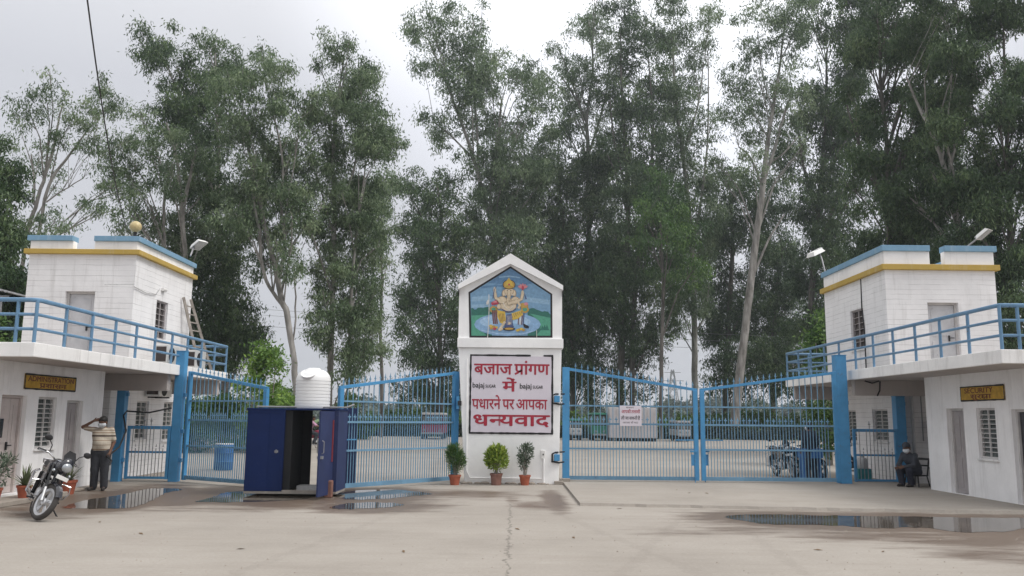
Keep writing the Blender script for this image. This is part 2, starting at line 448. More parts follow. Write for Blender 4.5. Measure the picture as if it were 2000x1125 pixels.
# ------------------------------------------------------------------ ground
def ground_material(name='worn concrete', cracks=True):
    m = bpy.data.materials.new(name)
    m.use_nodes = True
    n, l = m.node_tree.nodes, m.node_tree.links
    b = n['Principled BSDF']
    t = n.new('ShaderNodeTexCoord')
    g = n.new('ShaderNodeNewGeometry')
    def noise(scale, detail=6, rough=0.6, stretch=(1, 1, 1)):
        mp = n.new('ShaderNodeMapping'); mp.inputs['Scale'].default_value = stretch
        l.new(g.outputs['Position'], mp.inputs[0])
        k = n.new('ShaderNodeTexNoise'); k.inputs['Scale'].default_value = scale; k.inputs['Detail'].default_value = detail
        k.inputs['Roughness'].default_value = rough
        l.new(mp.outputs[0], k.inputs['Vector'])
        return k.outputs[0]
    def ramp(src, stops):
        r = n.new('ShaderNodeValToRGB')
        r.color_ramp.elements[0].position = stops[0][0]; r.color_ramp.elements[0].color = (*stops[0][1], 1)
        r.color_ramp.elements[1].position = stops[-1][0]; r.color_ramp.elements[1].color = (*stops[-1][1], 1)
        for p, c in stops[1:-1]:
            e = r.color_ramp.elements.new(p); e.color = (*c, 1)
        l.new(src, r.inputs[0])
        return r.outputs[0]
    def mix(fac, a, c, mode='MIX'):
        k = n.new('ShaderNodeMixRGB'); k.blend_type = mode
        for i, v in ((0, fac), (1, a), (2, c)):
            if isinstance(v, (int, float)): k.inputs[i].default_value = v
            elif isinstance(v, tuple): k.inputs[i].default_value = (*v, 1)
            else: l.new(v, k.inputs[i])
        return k.outputs[0]
    def mr(src, a, c, lo=0.0, hi=1.0):
        k = n.new('ShaderNodeMapRange'); k.inputs['From Min'].default_value = a; k.inputs['From Max'].default_value = c
        k.inputs['To Min'].default_value = lo; k.inputs['To Max'].default_value = hi
        l.new(src, k.inputs[0]); return k.outputs[0]
    base = ramp(noise(0.35, 8, 0.65), [(0.30, (0.285, 0.257, 0.227)), (0.5, (0.34, 0.309, 0.274)), (0.72, (0.39, 0.357, 0.320))])
    fine = noise(22, 8, 0.8)
    base = mix(mr(fine, 0.35, 0.72, 0.0, 0.5), base, (0.20, 0.175, 0.15))
    streak = noise(1.7, 12, 0.78, (0.16, 1.3, 1))          # broom and tyre streaks across the drive
    base = mix(mr(streak, 0.48, 0.72, 0.0, 0.42), base, (0.225, 0.192, 0.163))
    spots = noise(6.5, 5, 0.7)
    base = mix(mr(spots, 0.64, 0.74, 0.0, 0.45), base, (0.17, 0.14, 0.12))
    pale = noise(1.7, 7, 0.7, (0.5, 1.2, 1))
    base = mix(mr(pale, 0.60, 0.75, 0.0, 0.3), base, (0.50, 0.46, 0.41))
    # damp
    a = n.new('ShaderNodeAttribute'); a.attribute_name = 'wet'
    wn_ = noise(1.8, 8, 0.7, (0.35, 1.5, 1))
    ad = n.new('ShaderNodeMath'); ad.operation = 'ADD'
    l.new(a.outputs['Fac'], ad.inputs[0]); l.new(mr(wn_, 0.3, 0.7, -0.30, 0.42), ad.inputs[1])
    wet = mr(ad.outputs[0], 0.32, 0.80)
    col = mix(wet, base, mix(1.0, base, (0.42, 0.345, 0.30), 'MULTIPLY'))
    rough = mr(wet, 0, 1, 0.9, 0.42)
    if cracks:
        sp = n.new('ShaderNodeSeparateXYZ'); l.new(g.outputs['Position'], sp.inputs[0])
        jag = noise(2.3, 6, 0.75)
        def line(comp, other, k0, k1, w, lo, hi):
            # |comp - k0 - k1*other - jag| < w , limited to lo < other < hi
            m1 = n.new('ShaderNodeMath'); m1.operation = 'MULTIPLY_ADD'
            l.new(sp.outputs[other], m1.inputs[0]); m1.inputs[1].default_value = -k1; m1.inputs[2].default_value = -k0
            m2 = n.new('ShaderNodeMath'); m2.operation = 'ADD'; l.new(sp.outputs[comp], m2.inputs[0]); l.new(m1.outputs[0], m2.inputs[1])
            m3 = n.new('ShaderNodeMath'); m3.operation = 'ADD'; l.new(m2.outputs[0], m3.inputs[0]); l.new(mr(jag, 0.3, 0.7, -0.09, 0.09), m3.inputs[1])
            m4 = n.new('ShaderNodeMath'); m4.operation = 'ABSOLUTE'; l.new(m3.outputs[0], m4.inputs[0])
            wv = mr(noise(5, 4, 0.7), 0.35, 0.7, w * 0.15, w * 1.5)
            m5 = n.new('ShaderNodeMath'); m5.operation = 'LESS_THAN'; l.new(m4.outputs[0], m5.inputs[0]); l.new(wv, m5.inputs[1])
            for op, v in (('GREATER_THAN', lo), ('LESS_THAN', hi)):
                m6 = n.new('ShaderNodeMath'); m6.operation = op; l.new(sp.outputs[other], m6.inputs[0]); m6.inputs[1].default_value = v
                m7 = n.new('ShaderNodeMath'); m7.operation = 'MULTIPLY'; l.new(m5.outputs[0], m7.inputs[0]); l.new(m6.outputs[0], m7.inputs[1]); m5 = m7
            return m5.outputs[0]
        p, q = onG(997, 990), onG(990, 1125)
        k1 = (q.x - p.x) / (q.y - p.y)
        ck = line(0, 1, p.x - k1 * p.y, k1, 0.019, 5, 17.6)
        col = mix(mr(ck, 0, 1, 0, 0.6), col, (0.09, 0.078, 0.065))
        ck2 = line(1, 0, 17.7, 0.02, 0.02, -9, 2.2)
        col = mix(mr(ck2, 0, 1, 0, 0.45), col, (0.16, 0.135, 0.11))
        ck3 = line(1, 0, 23.2, 0.62, 0.02, -8, -4.2)
        col = mix(mr(ck3, 0, 1, 0, 0.5), col, (0.16, 0.135, 0.11))
        for yy_, lo_, hi_ in ((12.6, -14, 14), (15.2, -14, -0.2), (30, -40, 40), (36, -40, 40), (44, -40, 40), (54, -40, 40)):
            ckj = line(1, 0, yy_, 0.01, 0.010 if yy_ < 20 else 0.04, lo_, hi_)
            col = mix(mr(ckj, 0, 1, 0, 0.28), col, (0.18, 0.155, 0.13))
        for xx_, sl_, lo_, hi_ in ((-4.6, 0.16, 8, 19), (4.4, -0.22, 8, 16), (-1.9, 0.32, 8, 17), (2.4, 0.1, 8, 17)):       # faint tyre tracks
            tk_ = line(0, 1, xx_, sl_, 0.12, lo_, hi_)
            col = mix(mr(tk_, 0, 1, 0, 0.10), col, (0.12, 0.10, 0.085))
        grit = n.new('ShaderNodeTexVoronoi'); grit.inputs['Scale'].default_value = 9.0; l.new(g.outputs['Position'], grit.inputs['Vector'])
        col = mix(mr(grit.outputs['Distance'], 0.05, 0.075, 0.55, 0.0), col, (0.13, 0.11, 0.095))
    l.new(col, b.inputs['Base Color'])
    l.new(rough, b.inputs['Roughness'])
    b.inputs['Specular IOR Level'].default_value = 0.35
    bp = n.new('ShaderNodeBump'); bp.inputs['Strength'].default_value = 0.35; bp.inputs['Distance'].default_value = 0.012
    l.new(fine, bp.inputs['Height']); l.new(bp.outputs[0], b.inputs['Normal'])
    return m
M['ground'] = ground_material()

M['water'] = mat('standing water', (0.075, 0.062, 0.050), rough=0.03, var=0.35, scale=1.6, spec=0.5, bump=0.03)
M['water'].node_tree.nodes['Principled BSDF'].inputs['IOR'].default_value = 1.33
OUTL = []
def puddle(pts, ox, oy, sc, label, z=0.004):
    P = [onG(x / sc + ox, y / sc + oy) for x, y in pts]
    out = []
    r = random.Random(len(pts) * 7 + int(ox))
    n = len(P)
    for i in range(n):                                   # catmull-rom outline with a ragged edge
        p0, p1, p2, p3 = P[i - 1], P[i], P[(i + 1) % n], P[(i + 2) % n]
        for k in range(7):
            t = k / 7
            q = 0.5 * ((2 * p1) + (p2 - p0) * t + (2 * p0 - 5 * p1 + 4 * p2 - p3) * t * t + (3 * p1 - p0 - 3 * p2 + p3) * t ** 3)
            out.append((q.x + r.uniform(-.035, .035), q.y + r.uniform(-.07, .07), z))
    OUTL.append([(q[0], q[1]) for q in out[::3]])
    m = MB(); m.add(out, [tuple(range(len(out)))])
    o = m.build('puddle', 'water')
    bm = bmesh.new(); bm.from_mesh(o.data); bmesh.ops.triangulate(bm, faces=bm.faces[:]); bm.to_mesh(o.data); bm.free()
    for p in o.data.polygons:
        if p.normal.z < 0: o.data.flip_normals(); break
    return tag(o, kind='structure', label=label)
puddle([(350, 262), (470, 222), (600, 203), (740, 176), (820, 158), (960, 155), (1010, 164), (930, 178), (880, 205), (760, 255), (640, 267), (480, 268)], 0, 900, 2.857, 'puddle before the left gate reflecting its bars')
puddle([(1090, 228), (1180, 206), (1260, 178), (1400, 170), (1850, 172), (1870, 184), (1790, 200), (1600, 222), (1380, 230), (1200, 232)], 0, 900, 2.857, 'dark puddle under the navy cabin')
puddle([(150, 196), (240, 170), (470, 160), (640, 176), (700, 186), (560, 200), (430, 214), (240, 216)], 600, 900, 2.857, 'puddle at the foot of the open gate leaf')
puddle([(125, 262), (200, 242), (330, 232), (480, 236), (545, 246), (470, 258), (330, 267), (200, 271)], 600, 900, 2.857, 'small puddle in front of the open gate leaf')
puddle([(330, 312), (430, 302), (640, 301), (900, 306), (1330, 312), (1700, 318), (1990, 320), (2150, 322), (2100, 352), (1900, 392), (1640, 398), (1440, 372), (1200, 376), (950, 362), (600, 354), (450, 338)], 1300, 900, 2.857, 'long puddle along the apron step')

WET = []                                           # damp patches: centre, radii, strength
def wet_px(x, y, rx, ry, s=1.0):
    c = onG(x, y); WET.append((c.x, c.y, onG(x + rx, y).x - c.x, abs(onG(x, y - ry).y - onG(x, y + ry).y) / 2, s))
for a in [(210, 975, 130, 26, 1), (420, 968, 110, 20, 1), (560, 972, 150, 18, 1.1), (720, 968, 130, 14, 1), (730, 988, 120, 12, 1),
          (900, 965, 110, 8, .75), (1080, 975, 22, 18, .95), (1050, 987, 50, 7, .7), (1480, 1012, 130, 14, .9), (1700, 1020, 240, 20, 1.05),
          (1900, 1026, 160, 24, 1.05), (1850, 1050, 160, 22, .75), (1950, 1085, 120, 16, .65), (1500, 1035, 160, 12, .55), (1000, 975, 12, 10, .6),
          (1640, 1045, 130, 14, .6), (150, 955, 80, 10, .7), (300, 952, 70, 8, .75), (1330, 1040, 90, 8, .5), (60, 990, 70, 5, .6)]:
    wet_px(*a)
def wet_at(x, y):
    w = np.zeros_like(x)
    for cx, cy, rx, ry, s in WET:
        d = np.sqrt(((x - cx) / rx) ** 2 + ((y - cy) / ry) ** 2)
        w = np.maximum(w, s * np.clip(1.35 - 0.75 * d, 0, 1))
    for poly in OUTL:                                        # damp rim round every puddle
        Q = np.array(poly); d2 = np.full(x.shape, 1e9)
        a_, b_ = Q, np.roll(Q, -1, 0)
        near = (x > Q[:, 0].min() - 2) & (x < Q[:, 0].max() + 2) & (y > Q[:, 1].min() - 2) & (y < Q[:, 1].max() + 2)
        xs_, ys_ = x[near], y[near]; dd = np.full(xs_.shape, 1e9); ins = np.zeros(xs_.shape, bool)
        for (ax0, ay0), (bx0, by0) in zip(a_, b_):
            L2 = max((bx0 - ax0) ** 2 + (by0 - ay0) ** 2, 1e-9)
            t_ = np.clip(((xs_ - ax0) * (bx0 - ax0) + (ys_ - ay0) * (by0 - ay0)) / L2, 0, 1)
            dd = np.minimum(dd, np.hypot(xs_ - ax0 - t_ * (bx0 - ax0), (ys_ - ay0 - t_ * (by0 - ay0)) * .6))
            ins ^= ((ay0 > ys_) != (by0 > ys_)) & (xs_ < (bx0 - ax0) * (ys_ - ay0) / ((by0 - ay0) or 1e-9) + ax0)
        w[near] = np.maximum(w[near], np.where(ins, 1.3, np.clip(1.15 - dd / .55, 0, 1.15)))
    return w
def sheet(name, xs, ys, zf, m):
    X, Y = np.meshgrid(xs, ys)
    nx, ny = len(xs), len(ys)
    Z = zf(X, Y)
    me = bpy.data.meshes.new(name)
    co = np.stack([X, Y, Z], -1).reshape(-1, 3)
    i = np.arange(nx * ny).reshape(ny, nx)
    fq = np.stack([i[:-1, :-1], i[:-1, 1:], i[1:, 1:], i[1:, :-1]], -1).reshape(-1, 4)
    me.from_pydata(co.tolist(), [], fq.tolist())
    at = me.attributes.new('wet', 'FLOAT', 'POINT')
    at.data.foreach_set('value', wet_at(X, Y).reshape(-1).astype(np.float32))
    me.materials.append(M[m])
    me.polygons.foreach_set('use_smooth', [True] * len(me.polygons))
    o = bpy.data.objects.new(name, me)
    C.objects.link(o)
    return o
xs = np.concatenate([np.arange(-70, -14, 4.0), np.arange(-14, 14.01, 0.14), np.arange(18, 74, 4.0)])
ys = np.concatenate([np.arange(-14, 8, 2.0), np.arange(8, 30, 0.14), np.arange(31, 79, 2.0)])
tag(sheet('ground', xs, ys, lambda x, y: np.zeros_like(x), 'ground'), kind='structure')
fld = MB(); fld.add([(-420, 77, -0.03), (420, 77, -0.03), (420, 760, -0.03), (-420, 760, -0.03)], [(0, 1, 2, 3)])
fld.add([(-420, -40, -0.04), (-68, -40, -0.04), (-68, 77, -0.04), (-420, 77, -0.04)], [(0, 1, 2, 3)])
fld.add([(68, -40, -0.04), (420, -40, -0.04), (420, 77, -0.04), (68, 77, -0.04)], [(0, 1, 2, 3)])
tag(fld.build('field', 'grass'), kind='structure')

# loose grit and small stones on the forecourt
R = np.random.RandomState(9); gm = MB()
for i in range(620):
    gx, gy = R.uniform(-9, 10.5), 9.5 + 12 * R.uniform(0, 1) ** 1.3
    if gx > 1.2 and gy > 16.2: continue
    s_ = R.uniform(.006, .016) * (1.6 if R.rand() > .92 else 1)
    a_ = R.uniform(0, 6.28); c_, q_ = math.cos(a_) * s_, math.sin(a_) * s_
    gm.add([(gx - c_, gy - q_, 0.0), (gx + q_ * .8, gy - c_ * .8, 0.0), (gx + c_, gy + q_, 0.0), (gx - q_ * .8, gy + c_ * .8, 0.0), (gx + c_ * .2, gy, s_ * .9)], [(0, 1, 4), (1, 2, 4), (2, 3, 4), (3, 0, 4)])
tag(gm.build('grit', 'concrete'), kind='stuff', label='loose grit scattered over the concrete')

# raised concrete apron in front of the right gateway, with a worn front step
rng = random.Random(5)
A = MB()
front = []
x = 1.42
while x < 11.4:
    yf = onG(1100, 992).y if x < 2 else None
    t_ = (x - 1.42) / 10.0
    front.append((x, 17.45 - 0.9 * t_ + rng.uniform(-0.05, 0.05)))
    x += 0.22
back = [(11.4, 24.6), (1.42, 24.6)]
poly = front + back
top = [(px, py, 0.055) for px, py in poly]
low = [(px + 0.0, py - (0.05 if i < len(front) else 0), -0.02) for i, (px, py) in enumerate(poly)]
n_ = len(poly)
A.add(top + low, [tuple(range(n_))] + [(i, n_ + i, n_ + (i + 1) % n_, (i + 1) % n_) for i in range(n_)])
apron = tag(A.build('pavement', 'ground'), kind='structure')

# ------------------------------------------------------------------ gatehouses
def window(parent, axis, pos, a0, a1, z0, z1, inward, rows, cols=2, glass='glass', name='window', bars='frame'):
    """recessed louvred window with a painted grille; frame > pane, grille, sill"""
    P = (lambda a, z, d: (pos + inward * d, a, z)) if axis == 'x' else (lambda a, z, d: (a, pos + inward * d, z))
    def bx(mb, u0, u1, v0, v1, d0, d1):
        p, q = P(u0, v0, d0), P(u1, v1, d1)
        mb.box(min(p[0], q[0]), max(p[0], q[0]), min(p[1], q[1]), max(p[1], q[1]), min(p[2], q[2]), max(p[2], q[2]))
    w = 0.05
    f = MB()
    bx(f, a0, a0 + w, z0, z1, 0.06, 0.12); bx(f, a1 - w, a1, z0, z1, 0.06, 0.12)
    bx(f, a0 + w, a1 - w, z0, z0 + w, 0.06, 0.12); bx(f, a0 + w, a1 - w, z1 - w, z1, 0.06, 0.12)
    fo = f.build(name, bars, parent)
    g = MB(); h = (z1 - z0 - 2 * w) / rows
    for r in range(rows):                                  # tilted louvre blades
        zb = z0 + w + r * h
        g.add([P(a0 + w, zb, 0.10), P(a1 - w, zb, 0.10), P(a1 - w, zb + h * 0.98, 0.135), P(a0 + w, zb + h * 0.98, 0.135)], [(0, 1, 2, 3)])
    g.build('pane', glass, fo)
    gr = MB()
    for c in range(1, cols):
        u = a0 + (a1 - a0) * c / cols; bx(gr, u - .016, u + .016, z0 + w, z1 - w, 0.055, 0.085)
    for r in range(1, rows):
        v = z0 + w + r * h; bx(gr, a0 + w, a1 - w, v - .009, v + .009, 0.062, 0.078)
    gr.build('grille', bars, fo)
    s = MB(); bx(s, a0 - .03, a1 + .03, z0 - .045, z0 - .002, -0.05, 0.055); s.build('sill', 'slab', fo, bevel=.006)
    return fo
def door(parent, axis, pos, a0, a1, z0, z1, inward, m='doorgrey', split=None, handle=True, fm='doorbeige', panel=None, rec=0.12):
    P = (lambda a, z, d: (pos + inward * d, a, z)) if axis == 'x' else (lambda a, z, d: (a, pos + inward * d, z))
    def bx(mb, u0, u1, v0, v1, d0, d1):
        p, q = P(u0, v0, d0), P(u1, v1, d1)
        mb.box(min(p[0], q[0]), max(p[0], q[0]), min(p[1], q[1]), max(p[1], q[1]), min(p[2], q[2]), max(p[2], q[2]))
    w = 0.055
    d = MB()
    cuts = [a0 + w] + ([a0 + (a1 - a0) * split] if split else []) + [a1 - w]
    for i in range(len(cuts) - 1):
        bx(d, cuts[i] + .004, cuts[i + 1] - .004, z0 + .012, z1 - w - .004, rec + .02, rec + .06)
        bx(d, cuts[i] + .10, cuts[i + 1] - .10, z0 + .15, z0 + .85, rec + .008, rec + .0215)
        bx(d, cuts[i] + .10, cuts[i + 1] - .10, z0 + 1.0, z1 - .2, rec + .008, rec + .0215)
    do = d.build('door', m, parent, bevel=.004)
    f = MB(); bx(f, a0, a0 + w, z0, z1, rec - .03, rec + .08); bx(f, a1 - w, a1, z0, z1, rec - .03, rec + .08); bx(f, a0 + w, a1 - w, z1 - w, z1, rec - .03, rec + .08)
    f.build('frame', fm, do, bevel=.004)
    if handle:
        h = MB(); u = a0 + (a1 - a0) * (0.72 if split is None else split - .06)
        p = Vector(P(u, z0 + .95, rec - .02)); q = Vector(P(u + .14, z0 + .95, rec - .02))
        h.tube([p, q], .012, 6); bx(h, u - .02, u + .02, z0 + .86, z0 + 1.02, rec - .015, rec + .008); h.build('handle', 'black', do)
    if panel:
        q = MB(); bx(q, panel[0], panel[1], panel[2], panel[3], rec - .004, rec + .006); q.build('pane', 'gloss', do)
    return do

def slabbox(mb, x0, x1, y0, y1, z0, z1): mb.box(min(x0, x1), max(x0, x1), y0, y1, z0, z1)

def gatehouse(side, label, XW, XS, yn, ycor, yfar, zs0, zs1, tower, ground, name='gatehouse'):
    """side -1 left / +1 right: roof terrace on the office below, square upper room with a notched parapet"""
    inn = float(side)                                     # inwards from the gateway
    g = thing(name, label, 'building', (XW + side * 2, (yn + yfar) / 2, 0))
    zt = zs0 - 0.002
    # office wall that faces the drive
    w = MB()
    w.wall('x', XW, yn + .5, ycor, 0, zt, ground['holes'], inn, 0.2)
    w.wall('y', yn + .5, min(XW, XW + side * 5), max(XW, XW + side * 5), 0, zt, (), 1, .1)
    w.wall('y', ycor, min(XW, XW + side * 1.9), max(XW, XW + side * 1.9), 0, zt, (), -1, .1)
    w.build('office_wall', 'white', g)
    b = MB()                                              # dark core so that nothing shows through the openings
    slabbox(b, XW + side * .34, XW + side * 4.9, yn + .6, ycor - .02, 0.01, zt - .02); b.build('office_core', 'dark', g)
    # recess and the long rear wall along the passage
    XR, YR = ground['rear_x'], ground['rear_y']
    r = MB()
    r.wall('y', YR, min(XR, XW + side * 5), max(XR, XW + side * 5), 0, zt, (), 1, .1)
    r.wall('x', XR, YR, yfar - .6, 0, zt, ground['rear_holes'], inn, 0.16)
    r.wall('y', yfar - .6, min(XR, XW + side * 5), max(XR, XW + side * 5), 0, zt, (), -1, .1)
    r.build('rear_wall', 'course', g)
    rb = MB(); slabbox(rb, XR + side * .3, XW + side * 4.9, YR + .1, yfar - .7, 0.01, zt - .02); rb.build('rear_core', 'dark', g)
    # floor slab: painted edge, darker brown-grey underside
    s = MB(); slabbox(s, XS, XW + side * 5.2, yn, yfar, zs0 + .004, zs1); so = s.build('terrace_slab', 'slab', g, bevel=.012)
    tf = MB(); slabbox(tf, XS + side * .14, XW + side * 5.1, yn + .14, yfar - .14, zs1 - .02, zs1 + .004); tf.build('terrace_floor', 'concrete', so)  # unseen grey sheet added to cut bounce light onto the upper room
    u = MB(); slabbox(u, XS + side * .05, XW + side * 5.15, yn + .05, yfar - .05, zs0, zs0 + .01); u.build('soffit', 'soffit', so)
    for yb in ground['beams']:
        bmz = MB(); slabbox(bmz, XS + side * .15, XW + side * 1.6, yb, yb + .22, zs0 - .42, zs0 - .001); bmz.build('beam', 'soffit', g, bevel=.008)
    # upper room
    x0, x1, y0, y1, zb, zc, zp = tower['x0'], tower['x1'], tower['y0'], tower['y1'], tower['zband'], tower['zcop'], tower['ztop']
    lo, hi = min(x0, x1), max(x0, x1)
    t = MB()
    t.wall('x', x0, y0, y1, zs1, zb, tower['side_holes'], inn, 0.16)
    t.wall('y', y0, lo, hi, zs1, zb, tower['front_holes'], 1, 0.2)
    t.wall('y', y1, lo, hi, zs1, zb, (), -1, .1)
    t.wall('x', x1, y0, y1, zs1, zb, (), -inn, .1)
    t.build('upper_wall', 'course', g)
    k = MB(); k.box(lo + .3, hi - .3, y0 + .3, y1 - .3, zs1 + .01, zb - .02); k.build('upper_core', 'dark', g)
    bd = MB(); o = .11
    bd.box(lo - o, hi + o, y0 - o, y1 + o, zb, zb + tower['hband']); bd.build('cornice_band', 'ochre', g, bevel=.01)
    za = zb + tower['hband']
    n0, n1 = tower['notch']; n0, n1 = min(n0, n1), max(n0, n1)
    pr, cp = MB(), MB()
    th = .2
    segs = [(lo, n0, y0, y0 + th), (n1, hi, y0, y0 + th), (x0 if side > 0 else x0 - th, x0 + th if side > 0 else x0, y0 + th, y1 - th),
            (lo, hi, y1 - th, y1), (hi - th if side > 0 else lo, hi if side > 0 else lo + th, y0 + th, y1 - th)]
    for a in segs: pr.box(a[0], a[1], a[2], a[3], za + .001, zc)
    pr.box(lo + th, hi - th, y0 + th, y1 - th, za - .05, za + .06)
    pr.build('parapet', 'white', g)
    c = .07
    cseg = [(lo - c, n0, y0 - c, y0 + th + c), (n1, hi + c, y0 - c, y0 + th + c), (x0 - c if side > 0 else x0 - th - c, x0 + th + c if side > 0 else x0 + c, y0 + th + c, y1 - th - c),
            (lo - c, hi + c, y1 - th - c, y1 + c), (hi - th - c if side > 0 else lo - c, hi + c if side > 0 else lo + th + c, y0 + th + c, y1 - th - c)]
    for a in cseg: cp.box(a[0], a[1], a[2], a[3], zc, zp)
    cp.build('coping', 'coping', g, bevel=.008)
    return g

def zX(x, y, X): return atX(x, y, X).z
def yX(x, y, X): return atX(x, y, X).y
# left: administration
XL = -9.98
LH = [(16.62, 17.50, .14, 2.09), (17.92, 18.65, .99, 2.08), (19.08, 19.80, .14, 2.03)]
xr = -10.62
def rh(x0_, x1_, X, y0_, y1_): 
    a, b = sorted((yX(x0_, y0_, X), yX(x1_, y0_, X))); return (a, b, zX((x0_ + x1_) / 2, y1_, X), zX((x0_ + x1_) / 2, y0_, X))
LR = [rh(268, 292, xr, 783, 858), rh(321, 341, xr, 785, 860)]
xt, yt = -10.0, 21.98
fh = lambda xa, xb, y_, Y: (min(atY(xa, y_, Y).x, atY(xb, y_, Y).x), max(atY(xa, y_, Y).x, atY(xb, y_, Y).x))
d0, d1 = fh(128, 186, 570, yt)
LF = [(d0, d1, 3.04, 4.93)]
LS = [(23.45, 24.24, 3.84, 4.93)]
gl_ = gatehouse(-1, 'white gatehouse with the administration office and a ladder beside its upper room', XL, -8.8, 15.5, 20.75, 26.2, 2.76, 3.03,
    dict(x0=xt, x1=-12.85, y0=yt, y1=25.97, zband=5.92, hband=.13, zcop=6.28, ztop=6.42, front_holes=LF, side_holes=LS, notch=fh(143, 185, 480, yt)),
    dict(holes=LH, rear_x=xr, rear_y=22.45, rear_holes=LR, beams=[22.0, 25.7]))
door(gl_, 'x', XL, *LH[0], -1, 'doorbeige', split=.62, panel=(16.66, 16.95, 1.25, 1.62))
window(gl_, 'x', XL, *LH[1], -1, 10)
door(gl_, 'x', XL, *LH[2], -1, 'doorgrey', split=.5, handle=False, fm='frame')
for h in LR: window(gl_, 'x', xr, *h, -1, 8)
door(gl_, 'y', yt, *LF[0], 1, 'doorwhite', handle=True, fm='frame', rec=.14)
window(gl_, 'x', xt, *LS[0], -1, 6, 2, 'mesh', bars='doorgrey')
st = MB(); st.box(-9.978, -9.38, 15.9, 18.3, 0.0, .10); st.box(-9.978, -9.72, 18.3, 20.7, 0.0, .06); st.build('plinth', 'concrete', gl_, bevel=.015)
# right: security
XRt = 10.7
RH = [(20.05, 20.83, .06, 2.075), (18.74, 19.50, .94, 2.07), (17.2, 18.13, .06, 2.03)]
xr = 11.3
RR = [rh(1649, 1671, xr, 801, 862), rh(1703, 1733, xr, 799, 862)]
xt, yt = 10.7, 23.75
d0, d1 = fh(1811, 1871, 590, yt)
RF = [(d0, d1, 3.17, 5.12)]
RS = [(25.36, 26.34, 3.93, 5.17)]
gr_ = gatehouse(1, 'white gatehouse with the security office and a glass door at its near end', XRt, 9.5, 16.27, 21.84, 29.2, 2.88, 3.155,
    dict(x0=xt, x1=13.86, y0=yt, y1=28.45, zband=6.05, hband=.16, zcop=6.60, ztop=6.77, front_holes=RF, side_holes=RS, notch=fh(1815, 1844, 500, yt)),
    dict(holes=RH, rear_x=xr, rear_y=24.6, rear_holes=RR, beams=[23.7, 28.7]))
door(gr_, 'x', XRt, *RH[0], 1, 'doorgrey', split=.45, handle=False, fm='frame')
window(gr_, 'x', XRt, *RH[1], 1, 10)
door(gr_, 'x', XRt, *RH[2], 1, 'gloss', split=.6, handle=False, fm='frame')
for h in RR: window(gr_, 'x', xr, *h, 1, 8)
door(gr_, 'y', yt, *RF[0], 1, 'doorwhite', handle=True, fm='frame', rec=.14)
window(gr_, 'x', xt, *RS[0], 1, 6, 2, 'mesh', bars='doorgrey')
# recess fittings of the right gatehouse: meter, conduit, dark pilaster
p = MB(); p.box(12.02, 12.28, 24.50, 24.585, 1.45, 1.78); p.build('meter_box', 'greyplastic', gr_, bevel=.01)
p = MB(); p.box(12.1, 12.24, 24.50, 24.585, 1.1, 1.3); p.tube([(12.17, 24.55, 1.1), (12.3, 24.55, .95), (12.5, 24.55, .85)], .02, 6); p.build('switch', 'black', gr_)
p = MB(); p.tube([(11.62, 24.55, 0), (11.62, 24.55, 2.86)], .05, 8); p.tube([(11.9, 24.56, 1.2), (11.9, 24.56, 2.86)], .018, 6); p.build('conduit', 'steel', gr_)
p = MB(); pc = atX(1681, 545, 10.69); p.tube([pc, atX(1683, 600, 10.68), atX(1688, 640, 10.68), atX(1692, 730, 10.68)], .018, 6)
p.tube([(10.3, 23.62, 2.86), (10.1, 23.6, 2.8), (9.9, 23.6, 2.86)], .02, 6); p.tube([(10.35, 23.66, 2.86), (10.33, 23.66, 2.6), (10.25, 23.66, 2.45)], .022, 6)
p.build('cable', 'black', gr_)
p = MB(); p.tube([atX(205, 556, -9.99), atX(262, 555, -9.985)], .012, 5); p.tube([atX(262, 560, -9.97), atX(285, 572, -9.97), atX(305, 575, -9.97), atX(312, 564, -9.97)], .012, 5); p.build('cable', 'greyplastic', gl_)
p = MB(); p.lathe([(.05, 0), (.05, .22)], (0, 0, 0), 10, 'y'); 
vs_ = atX(318, 565, -9.95); p.v = [(a + vs_.x, b + vs_.y, c + vs_.z) for a, b, c in p.v]; p.build('lamp', 'whiteplastic', gl_, smooth=True)

# ------------------------------------------------------------------ terrace railings
def railing(side, label, X, xe, yn, yf, z, h, n, y_back):
    r = thing('railing', label, 'railing', (X, (yn + yf) / 2, z))
    ins = .06 * side
    x = X + ins; a, b = yn + .06, yf - .06
    posts = []
    L = [(a + (b - a) * i / n) for i in range(n + 1)]
    for y in L: posts.append((x, y))
    for k in range(1, 6): posts.append((x + side * .9 * k - side * .55, a))
    for k in range(1, 3): posts.append((x + side * .75 * k, b))
    for px_, py_ in posts:
        up = MB(); up.tube([(px_, py_, z - .02), (px_, py_, z + h)], .034, 8); up.build('post', 'bluerail', r, smooth=True)
    for hh, rr in ((h, .043), (h * .66, .03), (h * .32, .03)):
        t = MB(); t.tube([(xe, a, z + hh), (x + side * .12, a, z + hh), (x + side * .035, a + .035, z + hh), (x, a + .12, z + hh), (x, b, z + hh), (x + side * y_back, b, z + hh)], rr, 8)
        t.build('rail', 'bluerail', r, smooth=True)
    return r
railing(-1, 'blue tubular railing round the left terrace', -8.8, -13.5, 15.5, 26.2, 3.03, .80, 10, 2.0)
railing(1, 'blue tubular railing round the right terrace', 9.5, 15.2, 16.27, 29.2, 3.155, .87, 11, 2.2)

